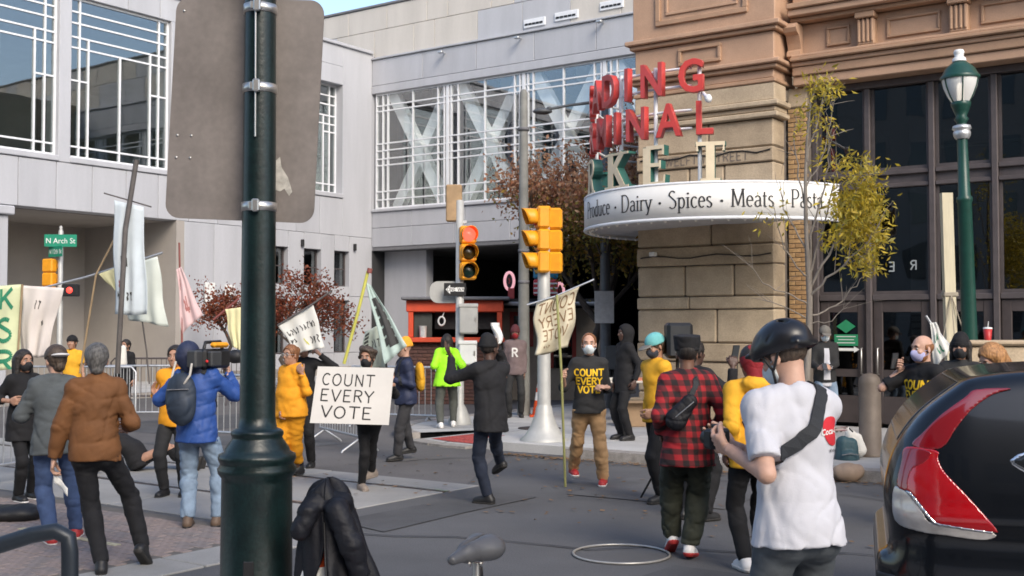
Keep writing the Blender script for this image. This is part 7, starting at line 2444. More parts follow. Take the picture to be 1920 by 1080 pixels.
# ---- nearest: man in a bicycle helmet
J = folk('helmet', 'man in white T-shirt and black bicycle helmet in the right foreground', 1494, 4.9, 19, 1.85, fat=.93, lean=6, head=(22, -20), headoff=(0, .03, -.012),
         hands=({'px': (1366, 842, .06), 'el': (-.25, -.9, -.8), 'fd': (-.15, 1, .25), 'pn': (.8, .1, .5), 'curl': 38}, {'px': (1372, 836, .26), 'el': (.6, -.4, -1), 'fd': (-.3, 1, .2), 'pn': (-.8, .1, .5), 'curl': 38}),
         top=dict(m=K['white_cotton'], sleeve=.78, hem=-.055, inf=.028, wr=.008, bell=.018, wl=.12, dir=(1.4, 1.4, .35), collar=.008), bottom=dict(m=K['grey_jeans'], inf=.012), shoes=SH('shoe_black'), skin=sk('light'), hair=('buzz', K['hair_brown']), mask=K['white_mask'])
hp, hs, R = J['hp'], J['hs'], J['Hd']
fl = Field(J['hc'] - .26, J['hc'] + .28, .0055)
fl.ell(hp(0, -.012, .055), A3(.108, .138, .108) * hs, R, .01).ell(hp(0, .06, .045), A3(.09, .075, .06) * hs, R, .03)
fl.plane(hp(0, 0, .012), -R[:, 2] + R[:, 1] * .12, 0)
fl.ell(hp(0, -.012, .02), A3(.092, .118, .105) * hs, R, .004, 'sub')
for x, y, l_ in ((0, .07, .05), (.045, .05, .05), (-.045, .05, .05), (.04, -.06, .04), (-.04, -.06, .04)):
    fl.cone(hp(x, y, .17 - abs(x) * .5 - abs(y) * .25), hp(x * 1.1, y - l_, .178 - abs(x) * .5 - abs(y - l_) * .3), .012, .012, .006, op='sub')
fl.cone(hp(-.055, .135, .055), hp(.055, .135, .055), .016, .016, .02, flat=(R[:, 2], .6)).cone(hp(-.06, -.125, .022), hp(.06, -.125, .022), .018, .018, .02)
for sx in (-1, 1):
    for y0 in (.055, -.02, -.085):
        fl.cone(hp(sx * .112, y0, .07), hp(sx * .104, y0 - .035, .10), .010, .010, .005, op='sub')
hl = link('helmet', np_mesh('helmet', [fl.mesh()]), mat('helmet_shell', (.010, .010, .012), .33, var=.1, spec=.5), J['root'])
mb = MB()
for sx in (-1, 1):
    mb.tube([Vector(hp(sx * .088, .045, .03)), Vector(hp(sx * .082, .018, -.05)), Vector(hp(sx * .06, .04, -.105)), Vector(hp(0, .062, -.128))], .006, 6).tube([Vector(hp(sx * .09, -.05, .02)), Vector(hp(sx * .083, .012, -.05))], .006, 6)
mb.build('chin_strap', M['black'], hl)
MB().ball(tuple(hp(0, -.128, .045)), (.02, .015, .02), 10, 7).build('dial', M['black'], hl)
# strap over the back, following the shirt
def body_strap(J, pts, w, name, m, lift=.006, key='outer', par=None):
    me = J[key].data
    bvh = BVHTree.FromPolygons([v.co for v in me.vertices], [p.vertices for p in me.polygons])
    q = []
    n_ = 28
    for i in range(n_ + 1):
        t = i / n_ * (len(pts) - 1)
        k = min(int(t), len(pts) - 2)
        p = np.array(pts[k]) * (1 - (t - k)) + np.array(pts[k + 1]) * (t - k)
        hit = bvh.find_nearest(Vector(tuple(p)))
        q.append((hit[0], hit[1]))
    mb = MB()
    vs = []
    for i, (p, nrm) in enumerate(q):
        d = (q[min(i + 1, n_)][0] - q[max(i - 1, 0)][0]).normalized()
        nrm = (sum((q[min(max(i + k, 0), n_)][1] for k in (-2, -1, 0, 1, 2)), Vector())).normalized()
        sd = d.cross(nrm).normalized()
        for a, b in ((-w / 2, lift), (-w / 2, lift + .006), (w / 2, lift + .006), (w / 2, lift)):
            vs.append(p + sd * a + nrm * b)
    fs = []
    for i in range(n_):
        for k in range(4): fs.append((i * 4 + k, i * 4 + (k + 1) % 4, i * 4 + 4 + (k + 1) % 4, i * 4 + 4 + k))
    mb.add(vs, fs, False)
    return mb.build(name, m, par or J['root'])
up, T = J['up'], J['T']
tx, ty, tz = T[:, 0], T[:, 1], T[:, 2]
bs = root_at('sling_strap', J['w'](up(.1)), 'black sling strap slung across the back of the white T-shirt', 'strap')
st = body_strap(J, [up(.44) + tx * .10 + ty * .16, up(.55) + tx * .10 + ty * .04, up(.53) + tx * .10 - ty * .12, up(.41) + tx * .02 - ty * .19, up(.30) - tx * .13 - ty * .15, up(.26) - tx * .19 + ty * .0, up(.25) - tx * .12 + ty * .14], .062, 'strap', mat('strap_web', (.018, .02, .024), .7, var=.15, bump=.3, bscale=200), par=J['root'])
st.parent = bs
bs.location, bs.rotation_euler = J['root'].location, J['root'].rotation_euler
# round red print on the back of the shirt
def disc_on(J, c, n, r, m, name, par, lift=.004, N=28):
    me = J['outer'].data
    bvh = BVHTree.FromPolygons([v.co for v in me.vertices], [p.vertices for p in me.polygons])
    n = Vector(tuple(n)).normalized(); x = Vector((0, 0, 1)).cross(n).normalized(); y = n.cross(x); c = Vector(tuple(c))
    def pr_(a, b, l=0):
        p = c + x * a + y * b
        h_ = bvh.ray_cast(p + n * .4, -n, .8)
        return (h_[0] if h_[0] is not None else p) + n * (lift + l)
    mb = MB()
    rr = 7
    vs = [pr_(0, 0)]
    for i in range(1, rr + 1):
        for k in range(N): vs.append(pr_(r * i / rr * math.cos(6.2832 * k / N), r * i / rr * math.sin(6.2832 * k / N)))
    fs = [(0, 1 + k, 1 + (k + 1) % N) for k in range(N)]
    for i in range(rr - 1):
        for k in range(N): fs.append((1 + i * N + k, 1 + (i + 1) * N + k, 1 + (i + 1) * N + (k + 1) % N, 1 + i * N + (k + 1) % N))
    mb.add(vs, fs, True)
    return mb.build(name, m, par), pr_
c0 = up(.385) + tx * .125 - ty * .1
o, pr_ = disc_on(J, c0, -ty, .062, mat('print_red', (.50, .02, .03), .8), 'round_print', J['outer'])
me = text_mesh('Coca-Cola', .037, 0, .0008)
for v in me.vertices:
    a, b = v.co.x + v.co.y * .35, v.co.y - .010 + v.co.x * .12
    v.co = pr_(a, b, .002)
link('lettering', me, K['sole_white'], J['outer'])
me = text_mesh('it\'s the', .020, 0, .0004)
for v in me.vertices: v.co = pr_(v.co.x, v.co.y - .088, .002)
link('lettering', me, K['charcoal'], J['outer'])
# camera in his hands
wc = J['w']((J['wr'][0] + J['wr'][1]) / 2 + A3(-.01, .10, .03))
cm = root_at('still_camera', wc, 'small camera held by the man in the bicycle helmet', 'camera', None, math.radians(32))
B('camera_body', M['black'], cm, -.06, .06, -.03, .03, -.045, .045, .012)
MB().lathe([(.03, 0), (.03, .05), (.026, .055), (0, .05)], n=18).build('lens', M['black'], cm).matrix_local = Matrix.Translation((0, .03, 0)) @ Matrix.Rotation(-math.pi / 2, 4, 'X')
B('viewfinder', M['black'], cm, -.02, .02, -.02, .02, .045, .065, .006)
# ---- man in red plaid, seen from behind
J = folk('plaid', 'man in red plaid shirt, black hat and green trousers, seen from behind', 1288, 8.95, -4, 1.74, fat=1.05, lean=3, twist=0,
         hands=({'px': (1240, 812, .12), 'curl': 30}, {'px': (1342, 808, .10), 'el': (.7, -.7, 0), 'curl': 35}),
         feet=(('px', 1262, 1040, 6, 30, .06), ('px', 1293, 1048, -14, 10, .015)),
         top=dict(m=K['red_plaid'], sleeve=1.93, hem=-.16, inf=.032, wr=.010, bell=.012, collar=.035, wl=.16, cuff=.006), bottom=dict(m=K['olive_cloth'], inf=.03, wr=.012, flare=.002, crop=.04), shoes=SH('shoe_white', 'shoe_red', thick=True), skin=sk('brown'), hair=('buzz', K['hair_dark']), hat=('hat', K['soft_black']))
up, T = J['up'], J['T']; tx, ty, tz = T[:, 0], T[:, 1], T[:, 2]
sl = root_at('sling_bag', (0, 0, 0), 'small black sling bag across the plaid shirt', 'bag')
sl.location, sl.rotation_euler = J['root'].location, J['root'].rotation_euler
body_strap(J, [up(.53) + tx * .05, up(.47) + tx * .06 - ty * .16, up(.34) - tx * .0 - ty * .18, up(.24) - tx * .07 - ty * .18], .04, 'strap', K['strap_web'], par=sl)
fl = Field(up(.22) - A3(.3, .45, .25), up(.22) + A3(.2, .1, .3), .008)
a, b = up(.335) - tx * .0 - ty * .215, up(.20) - tx * .10 - ty * .205
fl.cone(a, b, .055, .082, .03, flat=(ty, .5)).noise(.004, .06, 4, 5)
link('pouch', np_mesh('pouch', [fl.mesh()]), black_cloth, sl)
MB().tube([Vector(tuple(a - ty * .035 + tx * .03)), Vector(tuple((a + b) / 2 - ty * .045)), Vector(tuple(b - ty * .04 - tx * .03))], .004, 6).build('zip', M['strap'], sl)
# ---- person in yellow hooded top and red head scarf
J = folk('hoodie', 'person in yellow hooded sweatshirt and dark red head scarf between plaid and white shirts', 1408, 8.6, 8, 1.68,
         hands=({'px': (1362, 850, -.02), 'curl': 35}, {'px': (1452, 850, .05), 'curl': 35}), feet=(('px', 1398, 1072, 5, 0), ('px', 1425, 1064, -5, 0)),
         top=dict(m=K['gold_cloth'], sleeve=1.95, hem=-.10, inf=.028, wr=.010, hood=True, collar=.02), bottom=dict(m=K['black_cotton'], inf=.012), shoes=SH('shoe_white', 'sole_white', thick=True), skin=sk('brown'), hair=('short', K['hair_dark']), hat=('scarf', K['red_scarf']))
up, T = J['up'], J['T']
print_on(J, 'outer', 'back_print', K['soft_black'], ['VOTE'], .05, up(.23) - T[:, 0] * .02, -T[:, 1], .2)
print_on(J, 'outer', 'back_print', K['soft_black'], ['W', 'H'], .055, up(.34) - T[:, 0] * .02, -T[:, 1], .22, leading=1.0)
# ---- man in tan trousers with the printed T-shirt
J = folk('tan', 'man in tan trousers and black COUNT EVERY VOTE T-shirt holding the cream banner', 1104, 13.0, 176, 1.755, lean=2,
         hands=({'px': (1135, 726, -.20), 'el': (-.3, -1, -.5), 'curl': 70, 'fd': (.8, .5, .1), 'pn': (.3, -.2, -.8)}, {'px': (1056, 706, -.25), 'el': (.3, -.9, -.8), 'fd': (.1, 1, .3), 'pn': (-.8, .3, .2), 'curl': 75}),
         feet=(('px', 1131, 911, -8, 0), ('px', 1073, 905, 14, 0)),
         top=dict(m=K['charcoal'], sleeve=1.05, hem=-.06, inf=.022, wr=.009), bottom=dict(m=K['tan_chino'], inf=.02, wr=.011), shoes=SH('shoe_red', 'sole_white'), skin=sk('light'), hair=('thin', K['hair_red']), mask=K['white_mask'])
up, T = J['up'], J['T']
print_on(J, 'outer', 'shirt_print', mat('print_gold', (.80, .50, .02), .8), ['COUNT', 'EVERY', 'VOTE'], .072, up(.30), T[:, 1], .22, .14, 1.32)
print_on(J, 'outer', 'shirt_print', K['print_gold'], [], .05, up(.25), T[:, 1]) if False else None
# his stick, part of the cream banner
w0 = J['w'](J['wr'][1] + unit(J['fd'][1]) * .085)
pts = [at(1044, 553, 12.68), Vector((w0.x - .01, w0.y - .02, w0.z)), gnd(1060, 912, .01)]
MB().tube([p_ - bn.location for p_ in pts], .015, 10).build('stick', stick, bn)
# ---- man in black with raised arm
J = folk('blackman', 'man all in black with knit cap and outstretched arm, seen from behind', 919, 11.7, 38, 1.73, lean=2, twist=-12, head=(-55, 5),
         hands=({'px': (846, 668, .16), 'el': (-.8, -.3, -.9), 'fd': (-.3, .5, .8), 'curl': 15, 'pn': (.6, -.6, .2)}, {'px': (932, 652, .22), 'el': (.9, .2, -.6), 'fd': (0, .1, 1), 'pn': (-.5, .6, 0), 'curl': 45}),
         feet=(('px', 914, 946, 22, 0), ('px', 944, 924, -4, 24, .05)),
         top=dict(m=K['soft_black'], sleeve=1.97, hem=-.14, inf=.026, wr=.010, collar=.03, bell=.01), bottom=dict(m=K['dark_jeans'], inf=.008, wr=.006), shoes=SH('shoe_black', 'sole_dark'), skin=sk('dark'), hair=('buzz', K['hair_dark']), hat=('beanie', K['black_cotton']))
wp = J['w'](J['wr'][1] + unit(J['fd'][1]) * .12)
o = root_at('paper', wp, 'crumpled white paper in the raised hand of the man in black', 'paper')
mb = MB(); solid_sheet(mb, lambda s, t: (-.04 + .09 * s + .02 * math.sin(t * 5), .02 * math.sin(s * 6 + t * 4), -.08 + .22 * t), 6, 8, .002); mb.build('sheet', M['white_paint'], o)
# ---- person holding the placard
J = folk('placard', 'person with dark curly hair and black trousers holding the COUNT EVERY VOTE placard', 694, 12.7, 168, 1.60, lean=4, side=2,
         hands=({'px': (733, 722, -.20), 'el': (-.8, -.3, -.6), 'curl': 55, 'fd': (.5, .8, 0), 'pn': (.5, -.5, 0)}, {'px': (602, 735, -.20), 'el': (.8, -.3, -.6), 'curl': 55, 'fd': (-.5, .8, 0), 'pn': (-.5, -.5, 0)}),
         feet=(('px', 697, 912, -30, 6, .01), ('px', 678, 920, 40, 0)),
         top=dict(m=K['soft_black'], sleeve=1.96, hem=-.10, inf=.02), bottom=dict(m=K['black_cotton'], inf=.004, wr=.004), shoes=SH('shoe_taupe', 'shoe_taupe'), skin=sk('tan'), hair=('curly', K['hair_brown']), mask=K['black_mask'])
pc = [at(596, 687, 12.38), at(739, 690, 12.44), at(729, 797, 12.40), at(581, 793, 12.34)]
pb = root_at('placard', pc[3], 'white placard with black capitals COUNT EVERY VOTE held over the chest', 'placard')
mb = MB()
pf = lambda s, t: pc[0].lerp(pc[1], s).lerp(pc[3].lerp(pc[2], s), t) - pc[3]
solid_sheet(mb, pf, 6, 6, .007, False)
mb.build('board', mat('placard_board', (.62, .60, .57), .75, var=.05, scale=3), pb)
for i, (wd, x0, w_, y0) in enumerate((('COUNT', .08, .68, .12), ('EVERY', .09, .68, .40), ('VOTE', .12, .64, .69))):
    ps, tw_ = string_polys(wd, .115, None, False, .22, .02, random.Random(i))
    poly_letters(MB(), ps, lambda px, py, l: pf(x0 + px / tw_ * w_, y0 + (1 - py) * .20 + .02 * px / tw_) + Vector((0, -.0055 - l, 0))).build('lettering', M['ink'], pb)
# ---- woman in amber
J = folk('amber', 'heavyset woman in amber yellow sweatsuit and glasses beside the green pole', 548, 13.9, 138, 1.60, fat=1.32, lean=2, head=(10, 0),
         hands=({'px': (566, 700, -.2), 'el': (-.6, -.2, -.9), 'fd': (.3, .3, .9), 'pn': (.4, -.8, 0), 'curl': 40}, {'px': (530, 770, -.1), 'curl': 30}), feet=(('px', 560, 892, -10, 0), ('px', 536, 896, 10, 0)),
         top=dict(m=K['amber_cloth'], sleeve=1.95, hem=-.10, inf=.026, wr=.010, hood=True, band=K['amber_cloth']), bottom=dict(m=K['amber_cloth'], inf=.024, wr=.012, crop=.22), shoes=SH('shoe_black', 'sole_dark', boot=True), skin=sk('tan'), hair=('bun', K['hair_red']))
hp, hs = J['hp'], J['hs']
mb = MB()
for sx in (-1, 1):
    mb.tube([Vector(hp(sx * .033 + .024 * math.cos(t * .524), .102, .012 + .018 * math.sin(t * .524))) for t in range(12)], .004, 6, closed=True)
    mb.tube([Vector(hp(sx * .057, .10, .014)), Vector(hp(sx * .08, .02, .012))], .003, 5)
mb.build('glasses', M['strap'], J['root'])
# ---- person behind with the flag
J = folk('flagman', 'person in black behind the amber woman holding up the lettered white flag', 570, 14.9, 168, 1.68, hands=({'px': (600, 665, -.1), 'el': (-.8, -.2, -.5), 'curl': 60}, {'px': (545, 690, -.25), 'curl': 60}), top=dict(m=K['black_cotton'], inf=.024, sleeve=1.96, hem=-.1), bottom=dict(m=K['black_cotton']), shoes=SH('shoe_black'), skin=sk('tan'), hair=('short', K['hair_dark']))
# ---- man in yellow knit hat
J = folk('knit', 'man in amber knit hat and navy jacket walking left', 762, 15.4, 108, 1.66, lean=3, hands=({'px': (738, 712, -.15), 'el': (-.5, -.5, -.8), 'curl': 45, 'fd': (.1, .7, .6)}, {'px': (742, 705, .15), 'el': (.5, -.5, -.8), 'curl': 45}),
         feet=(('px', 746, 866, 0, 4, .01), ('px', 772, 860, 0, 6, .01)), top=dict(m=K['navy_shell'], inf=.03, sleeve=1.96, hem=-.08, wr=.011, collar=.03), bottom=dict(m=K['dark_grey_cloth'], inf=.016), shoes=SH('shoe_black', 'sole_dark'), skin=sk('light'), hair=None, hat=('beanie', K['amber_knit']))
up, T = J['up'], J['T']
def worn_pack(J, label, m, w=.15, h=.23, d=.09, off=.0, name='backpack', strap=True):
    up, T = J['up'], J['T']
    r = root_at(name, (0, 0, 0), label, 'backpack')
    r.location, r.rotation_euler = J['root'].location, J['root'].rotation_euler
    c = up(.29) - T[:, 1] * (.155 + d) + T[:, 0] * off
    fl = Field(c - .42, c + .42, .011)
    fl.ell(c, A3(w, d, h), T, .02).cone(c - T[:, 2] * h * .55, c + T[:, 2] * h * .45, w * .8, w * .75, .03, flat=(T[:, 1], .62)).ell(c - T[:, 1] * d * .8 - T[:, 2] * h * .25, A3(w * .72, d * .5, h * .45), T, .02)
    fl.noise(.004, .1, 3, 5)
    link('pack', np_mesh('pack', [fl.mesh()]), m, r)
    mb = MB()
    mb.tube([Vector(tuple(c + T[:, 2] * h * .95 + T[:, 0] * x)) for x in (-.05, 0, .05)], .01, 6).build('handle', M['black'], r)
    MB().tube([Vector(tuple(c - T[:, 1] * d * 1.05 + T[:, 2] * h * .35 + T[:, 0] * x - T[:, 1] * (.01 - abs(x) * .1))) for x in (-.1, -.05, 0, .05, .1)], .005, 6).build('zip', M['seam'], r)
    if strap:
        for sx in (-1, 1):
            body_strap(J, [up(.52) + T[:, 0] * sx * .09 - T[:, 1] * .1, up(.53) + T[:, 0] * sx * .10, up(.40) + T[:, 0] * sx * .12 + T[:, 1] * .15, up(.2) + T[:, 0] * sx * .16 + T[:, 1] * .08], .04, 'strap', K['strap_web'], par=r)
    return r
worn_pack(J, 'yellow backpack on the man in the amber knit hat', K['gold_cloth'], .12, .19, .045)
# ---- neon vest
J = folk('neon', 'person in neon green jacket standing by the orange kiosk', 838, 19.4, 12, 1.56, z0=.13, fat=1.1, hands=({'px': (812, 690, .05), 'curl': 30}, {'px': (862, 690, .15), 'curl': 30}), feet=(('px', 826, 803, 10, 0), ('px', 850, 800, -12, 0)), top=dict(m=K['neon_vest'], inf=.045, sleeve=1.3, hem=-.14, bell=.05, wr=.008, hood=True), bottom=dict(m=K['grey_green'], inf=.02), shoes=SH('shoe_white', 'sole_white'), skin=sk('brown'), hair=('long', K['hair_dark']))
# ---- red cap person behind
J = folk('redcap', 'person in mauve jacket and dark red head covering behind the man in black', 966, 21.5, 176, 1.70, z0=.13, hands=({'px': (985, 735, -.05), 'curl': 30}, {'px': (945, 735, -.05), 'curl': 30}), top=dict(m=K['mauve_cloth'], inf=.03, sleeve=1.96, hem=-.1), bottom=dict(m=K['charcoal']), shoes=SH('shoe_black'), skin=sk('brown'), hair=('short', K['hair_dark']), hat=('beanie', K['maroon_cloth']), mask=K['red_scarf'])
print_on(J, 'outer', 'shirt_print', K['sole_white'], ['R'], .15, J['up'](.33), J['T'][:, 1], .2)
# ---- dark figures by the table
J = folk('darkone', 'person in dark clothes standing left of the folding table', 1172, 17.2, 110, 1.72, z0=.13, hands=({'px': (1190, 715, -.2), 'curl': 30}, {'px': (1150, 735, .1), 'curl': 30}), top=dict(m=K['soft_black'], inf=.03, sleeve=1.96, hem=-.2), bottom=dict(m=K['black_cotton']), shoes=SH('shoe_black'), skin=sk('dark'), hair=('short', K['hair_dark']), hat=('hood', K['black_cotton']))
# ---- teal cap
J = folk('teal', 'man in turquoise cap, dark bandana mask and yellow shirt behind the plaid man', 1232, 12.0, 118, 1.75, lean=2, head=(0, -18), hands=({'px': (1224, 770, -.15), 'curl': 40}, {'px': (1215, 765, .15), 'curl': 40}), feet=(('px', 1240, 944, 0, 0), ('px', 1262, 938, 0, 0)), top=dict(m=K['gold_cloth'], inf=.024, sleeve=1.1, hem=-.08), bottom=dict(m=K['black_cotton']), shoes=SH('shoe_black'), skin=sk('tan'), hair=('short', K['hair_brown']), hat=('cap', K['teal_cap'], K['cap_grey']), mask=K['bandana'])
# ---- raised phone
J = folk('phone', 'dark-sleeved person hidden behind the plaid man, one arm raised with a phone', 1302, 10.9, -50, 1.70, hands=({'curl': 30}, {'px': (1374, 688, -.10), 'el': (.5, .2, -1), 'fd': (-.1, .2, 1), 'pn': (-.6, .6, 0), 'curl': 55}), top=dict(m=K['soft_black'], inf=.022, sleeve=1.93, hem=-.1), bottom=dict(m=K['black_cotton']), shoes=SH('shoe_black'), skin=sk('dark'), hair=('short', K['hair_dark']))
def phone(J, i, label, off=(0, 0, 0), rz=0, rx=0):
    p = J['w'](J['wr'][i] + unit(J['fd'][i]) * .10 + np.array(off))
    r = root_at('phone', p, label, 'phone', None, rz)
    B('phone_case', M['black'], r, -.038, .038, -.005, .005, -.07, .08, .004)
    B('screen', mat('phone_screen', (.05, .055, .06), .1, spec=.8), r, -.034, .034, -.0065, -.005, -.062, .072)
    r.rotation_euler = (rx, 0, rz)
phone(J, 1, 'phone held up by the dark-sleeved arm against the stone pier', (0, .03, .03), .4, .3)
# ---- cap man by the doors
J = folk('capman', 'man in grey cap and dark jacket looking at his phone by the market doors', 1546, 18.6, 178, 1.70, z0=.13, head=(0, -15), hands=({'px': (1556, 690, -.28), 'el': (-.8, -.3, -.8), 'curl': 45, 'fd': (.5, .7, .2)}, {'px': (1536, 690, -.28), 'el': (.8, -.3, -.8), 'curl': 45, 'fd': (-.5, .7, .2)}), top=dict(m=K['white_cotton'], inf=.012, sleeve=.5, hem=-.16), over=dict(m=K['charcoal'], name='jacket', inf=.034, sleeve=1.96, hem=-.10), bottom=dict(m=K['light_jeans']), shoes=SH('shoe_black'), skin=sk('light'), hair=('short', K['hair_brown']), hat=('cap', K['cap_grey']), mask=K['white_mask'])
up, T = J['up'], J['T']
me = J['outer'].data
bib = MB(); bv_ = BVHTree.FromPolygons([v.co for v in me.vertices], [p.vertices for p in me.polygons])
def bibf(s, t):
    p = Vector(tuple(up(.47 - .52 * t) + T[:, 0] * (-.055 + .11 * s) * (.7 + .3 * t)))
    n_ = Vector(tuple(T[:, 1]))
    h_ = bv_.ray_cast(p + n_ * .5, -n_, 1.0)
    return (h_[0] if h_[0] is not None else p) + n_ * .004
bib.grid(bibf, 6, 12); bib.build('shirt_front', K['white_cotton'], J['root'])
phone(J, 0, 'phone in the hands of the man in the grey cap', (.05, .04, 0), 0, -.8)
# ---- balding man in profile
J = folk('bald', 'balding man in lavender mask and black printed T-shirt holding a phone', 1732, 10.4, 118, 1.755, lean=2, head=(-8, -4), hands=({'px': (1722, 768, -.22), 'el': (-.4, -1, -.2), 'curl': 40, 'fd': (.1, .8, -.3)}, {'px': (1692, 690, .12), 'el': (.6, .1, -1), 'fd': (-.1, .9, .4), 'pn': (-.8, .1, .2), 'curl': 55}), top=dict(m=K['black_cotton'], inf=.022, sleeve=.85, hem=-.1, wr=.008), bottom=dict(m=K['charcoal']), shoes=SH('shoe_black'), skin=sk('light'), hair=('bald', K['hair_red']), mask=K['lavender_mask'])
print_on(J, 'outer', 'shirt_print', K['print_gold'], ['COUNT', 'EVERY', 'VOTE'], .075, J['up'](.29) - J['T'][:, 0] * .03, J['T'][:, 1], .22, .14, 1.3)
hp, hs, R = J['hp'], J['hs'], J['Hd']
fl = Field(J['hc'] - .2, J['hc'] + .2, .007)
fl.ell(hp(0, .022, -.062), A3(.064, .066, .06) * hs, R, .02).plane(hp(0, 0, -.03), R[:, 2]).plane(hp(0, .05, 0), R[:, 1]).plane(hp(0, -.02, 0), -R[:, 1])
link('beard', np_mesh('beard', [fl.mesh()]), K['hair_red'], J['body'])
phone(J, 1, 'phone held out by the balding man in the lavender mask', (0, .02, .02), .5, .2)
# ---- black hooded person at right
J = folk('hooded', 'person in black knit hat and dark mask right of the balding man', 1800, 11.6, 150, 1.74, hands=({'curl': 30}, {'px': (1772, 730, -.2), 'curl': 45}), top=dict(m=K['charcoal'], inf=.03, sleeve=1.96, hem=-.1, collar=.04), bottom=dict(m=K['black_cotton']), shoes=SH('shoe_black'), skin=sk('tan'), hair=('long', K['hair_dark']), hat=('beanie', K['black_cotton']), mask=K['black_mask'])
# ---- blond woman at the right edge
def stripes():
    m = mat('striped_knit', (.5, .5, .5), .85)
    n, l = m.node_tree.nodes, m.node_tree.links
    w = n.new('ShaderNodeTexWave'); w.bands_direction = 'Z'; w.inputs['Scale'].default_value = 9; w.inputs['Distortion'].default_value = .6
    tc = n.new('ShaderNodeTexCoord'); l.new(tc.outputs['Object'], w.inputs['Vector'])
    rp = n.new('ShaderNodeValToRGB'); rp.color_ramp.elements[0].position, rp.color_ramp.elements[1].position = .45, .55
    rp.color_ramp.elements[0].color, rp.color_ramp.elements[1].color = (.02, .02, .02, 1), (.6, .58, .55, 1)
    l.new(w.outputs[0], rp.inputs[0]); l.new(rp.outputs[0], n['Principled BSDF'].inputs['Base Color'])
    return m
J = folk('blond', 'woman with reddish blond hair and striped top bending at the right edge', 1888, 9.6, 96, 1.70, lean=14, head=(12, -28), hands=({'curl': 30}, {'curl': 30}), top=dict(m=stripes(), inf=.024, sleeve=1.96, hem=-.1), bottom=dict(m=K['dark_jeans']), shoes=SH('shoe_black'), skin=sk('light'), hair=('long', K['hair_blond']), mask=K['black_mask'])
# ---- cameraman
J = folk('cameraman', 'cameraman in bright blue jacket and light jeans, seen from behind', 372, 10.5, -6, 1.70, lean=3, side=-2, headoff=(-.075, 0, -.02), head=(-14, 4),
         hands=({'px': (326, 716, .25), 'el': (-.9, -.3, -.6), 'curl': 40}, {'px': (428, 700, .30), 'el': (.9, -.2, -.7), 'curl': 60, 'fd': (-.2, .8, .5)}), feet=(('px', 352, 990, 12, 0), ('px', 408, 988, -10, 0)),
         top=dict(m=K['blue_shell'], inf=.034, sleeve=1.96, hem=-.11, wr=.012, collar=.04, bell=.008), bottom=dict(m=K['light_jeans'], inf=.022, wr=.011), shoes=SH('shoe_brown', 'sole_dark'), skin=sk('light'), hair=('short', K['hair_dark']), hat=('hood', K['navy_shell']))
worn_pack(J, 'dark blue-grey backpack on the back of the cameraman', mat('pack_navy', (.022, .032, .05), .6, var=.2), .14, .23, .075, -.06)
p = at(402, 672, 10.62)
vc = root_at('video_camera', p, 'large black shoulder video camera carried by the man in blue', 'camera', None, math.radians(-24))
B('camera_body', M['black'], vc, -.07, .07, -.22, .16, -.09, .09, .025)
B('battery', mat('camera_grey', (.04, .042, .045), .5), vc, -.055, .055, -.33, -.222, -.08, .08, .015)
MB().lathe([(.05, 0), (.055, .12), (.065, .125), (.065, .20), (.05, .2), (.03, .17), (0, .165)], n=20).build('lens', M['black'], vc).matrix_local = Matrix.Translation((0, .16, .01)) @ Matrix.Rotation(-math.pi / 2, 4, 'X')
MB().tube([(0, -.15, .09), (0, -.13, .15), (0, .08, .155), (0, .11, .09)], .016, 10).build('handle', M['black'], vc)
B('viewfinder', M['black'], vc, -.16, -.08, .0, .16, .0, .06, .012)
B('microphone_cover', K['amber_cloth'], vc, .03, .10, -.12, .10, .10, .15, .02)
B('radio_pack', MATS['camera_grey'], vc, .072, .13, -.2, -.05, -.07, .07, .012)
MB().ball((.1, -.23, -.02), .014, 8, 6).build('tally_light', mat('tally_red', (.6, .02, .02), .4), vc)
MB().tube([(.02, -.34, -.04), (.05, -.40, -.14), (.0, -.42, -.22), (-.10, -.42, -.24), (-.17, -.38, -.16), (-.16, -.34, -.02)], .011, 8).build('cable', mat('pale_cable', (.45, .42, .38), .6), vc)
# ---- amber sleeve behind the cameraman
J = folk('ambertwo', 'person in amber jacket mostly hidden behind the cameraman, one sleeve stretched left', 330, 12.4, 176, 1.62, hands=({'curl': 30}, {'px': (290, 742, -.1), 'el': (.6, -.1, -1), 'curl': 20, 'fd': (.2, .1, 1)}), top=dict(m=K['amber_cloth'], inf=.03, sleeve=1.97, hem=-.1), bottom=dict(m=K['charcoal']), shoes=SH('shoe_black'), skin=sk('tan'), hair=('short', K['hair_dark']))
# ---- man in brown jacket
J = folk('brown', 'man in brown suede jacket walking away at the left', 170, 8.55, 14, 1.70, lean=5, head=(8, 0),
         hands=({'px': (98, 872, .02), 'el': (-1.6, -.6, 0), 'curl': 40}, {'px': (240, 800, .30), 'el': (.8, -.9, -.4), 'curl': 40}), feet=(('px', 190, 1078, 4, 0), ('px', 262, 1066, -22, 42, .085)), pel=(.04, .02),
         top=dict(m=K['brown_suede'], name='jacket', inf=.034, sleeve=1.96, hem=-.06, wr=.010, collar=.045, bell=.0, band=K['brown_suede']), bottom=dict(m=K['soft_black'], inf=.012, wr=.007), shoes=SH('shoe_black', 'sole_dark'), skin=sk('light'), hair=('short', K['hair_grey']))
wp = J['w'](J['wr'][0] + unit(J['fd'][0]) * .10)
o = root_at('paper', wp, 'rolled white paper in the hand of the man in the brown jacket', 'paper')
mb = MB(); solid_sheet(mb, lambda s, t: (.02 + .11 * s, .02 * math.sin(s * 5), -.02 - .10 * s - .06 * t), 6, 4, .003); mb.build('sheet', M['white_paint'], o)
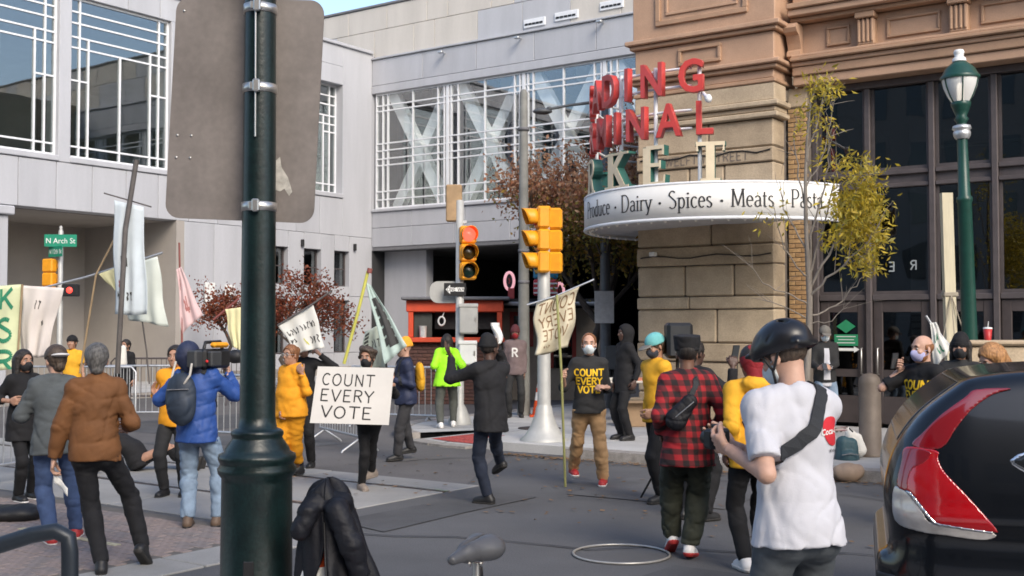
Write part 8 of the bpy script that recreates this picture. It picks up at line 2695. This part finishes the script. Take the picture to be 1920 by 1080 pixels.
# ---- man in grey jacket
J = folk('grey', 'man in grey wool jacket, blue jeans and red shoes at the left', 106, 9.7, 22, 1.66, lean=6, head=(20, -10), hands=({'px': (34, 782, .20), 'el': (-.7, -.4, -.8), 'curl': 45}, {'px': (150, 800, .2), 'curl': 35}), feet=(('px', 96, 1022, 10, 0), ('px', 142, 1010, -10, 0)), top=dict(m=K['grey_wool'], name='jacket', inf=.034, sleeve=1.96, hem=-.12, wr=.010, collar=.03, bell=.01), bottom=dict(m=K['blue_jeans'], inf=.016), shoes=SH('shoe_red', 'sole_white'), skin=sk('light'), hair=('short', K['hair_brown']), hat=('capback', K['hair_brown'], K['sole_white']))
# ---- woman in black at far left
J = folk('leftwoman', 'woman in black with black mask and dark hair at the far left', 46, 12.0, -125, 1.58, hands=({'px': (88, 745, -.15), 'el': (-.6, -.5, -.7), 'curl': 45, 'fd': (.3, .8, .2)}, {'px': (20, 752, -.2), 'el': (.6, -.5, -.7), 'curl': 40}), feet=(('px', 58, 936, 0, 0), ('px', 34, 942, 0, 0)), top=dict(m=K['black_cotton'], inf=.024, sleeve=1.5, hem=-.2, bell=.02), bottom=dict(m=K['black_cotton'], inf=.012), shoes=SH('shoe_black', 'sole_white'), skin=sk('tan'), hair=('long', K['hair_dark']), mask=K['black_mask'])
# ---- walker far away by the hall
J = folk('farwalker', 'distant person in black carrying a white bag by the far barriers', 237, 23.0, 160, 1.56, top=dict(m=K['black_cotton'], inf=.034, sleeve=1.96, hem=-.2), bottom=dict(m=K['black_cotton']), shoes=SH('shoe_black'), skin=sk('tan'), hair=('short', K['hair_dark']), mask=K['black_mask'])
b_ = lump('white_tote', 'white tote bag held by the distant person in black', 'bag', (J['root'].location.x + .02, J['root'].location.y - .28, .95), [('c', (0, 0, .15), (.02, 0, .45), .10, .06)], MATS['white_cloth'], .02, .004)
# ---- person lying on the ground, and another in amber further off
J = folk('lying', 'person in black reclining on the road behind the man in the brown jacket', 262, 14.6, -84, 1.70, hip=.15, lean=-58, hands=({'p': (-.3, -.45, .08), 'fd': (0, -1, -.1), 'el': (-1, -.3, .3)}, {'p': (.3, -.45, .08), 'fd': (0, -1, -.1), 'el': (1, -.3, .3)}), feet=((-.10, .84, .02, 8, -75), (.12, .80, .02, -8, -75)), knees=((0, 0, 1), (0, .0, 1)), top=dict(m=K['soft_black'], inf=.03, sleeve=1.96, hem=-.1), bottom=dict(m=K['black_cotton'], inf=.018), shoes=SH('shoe_black'), skin=sk('tan'), hair=('short', K['hair_dark']))
J = folk('yellowfar', 'distant person in yellow high-visibility vest and dark hat by the left barriers', 136, 20.5, 178, 1.66, top=dict(m=K['gold_cloth'], inf=.03, sleeve=.6, hem=-.1), bottom=dict(m=K['charcoal']), shoes=SH('shoe_black'), skin=sk('tan'), hair=('short', K['hair_dark']), hat=('capback', K['black_cotton']))
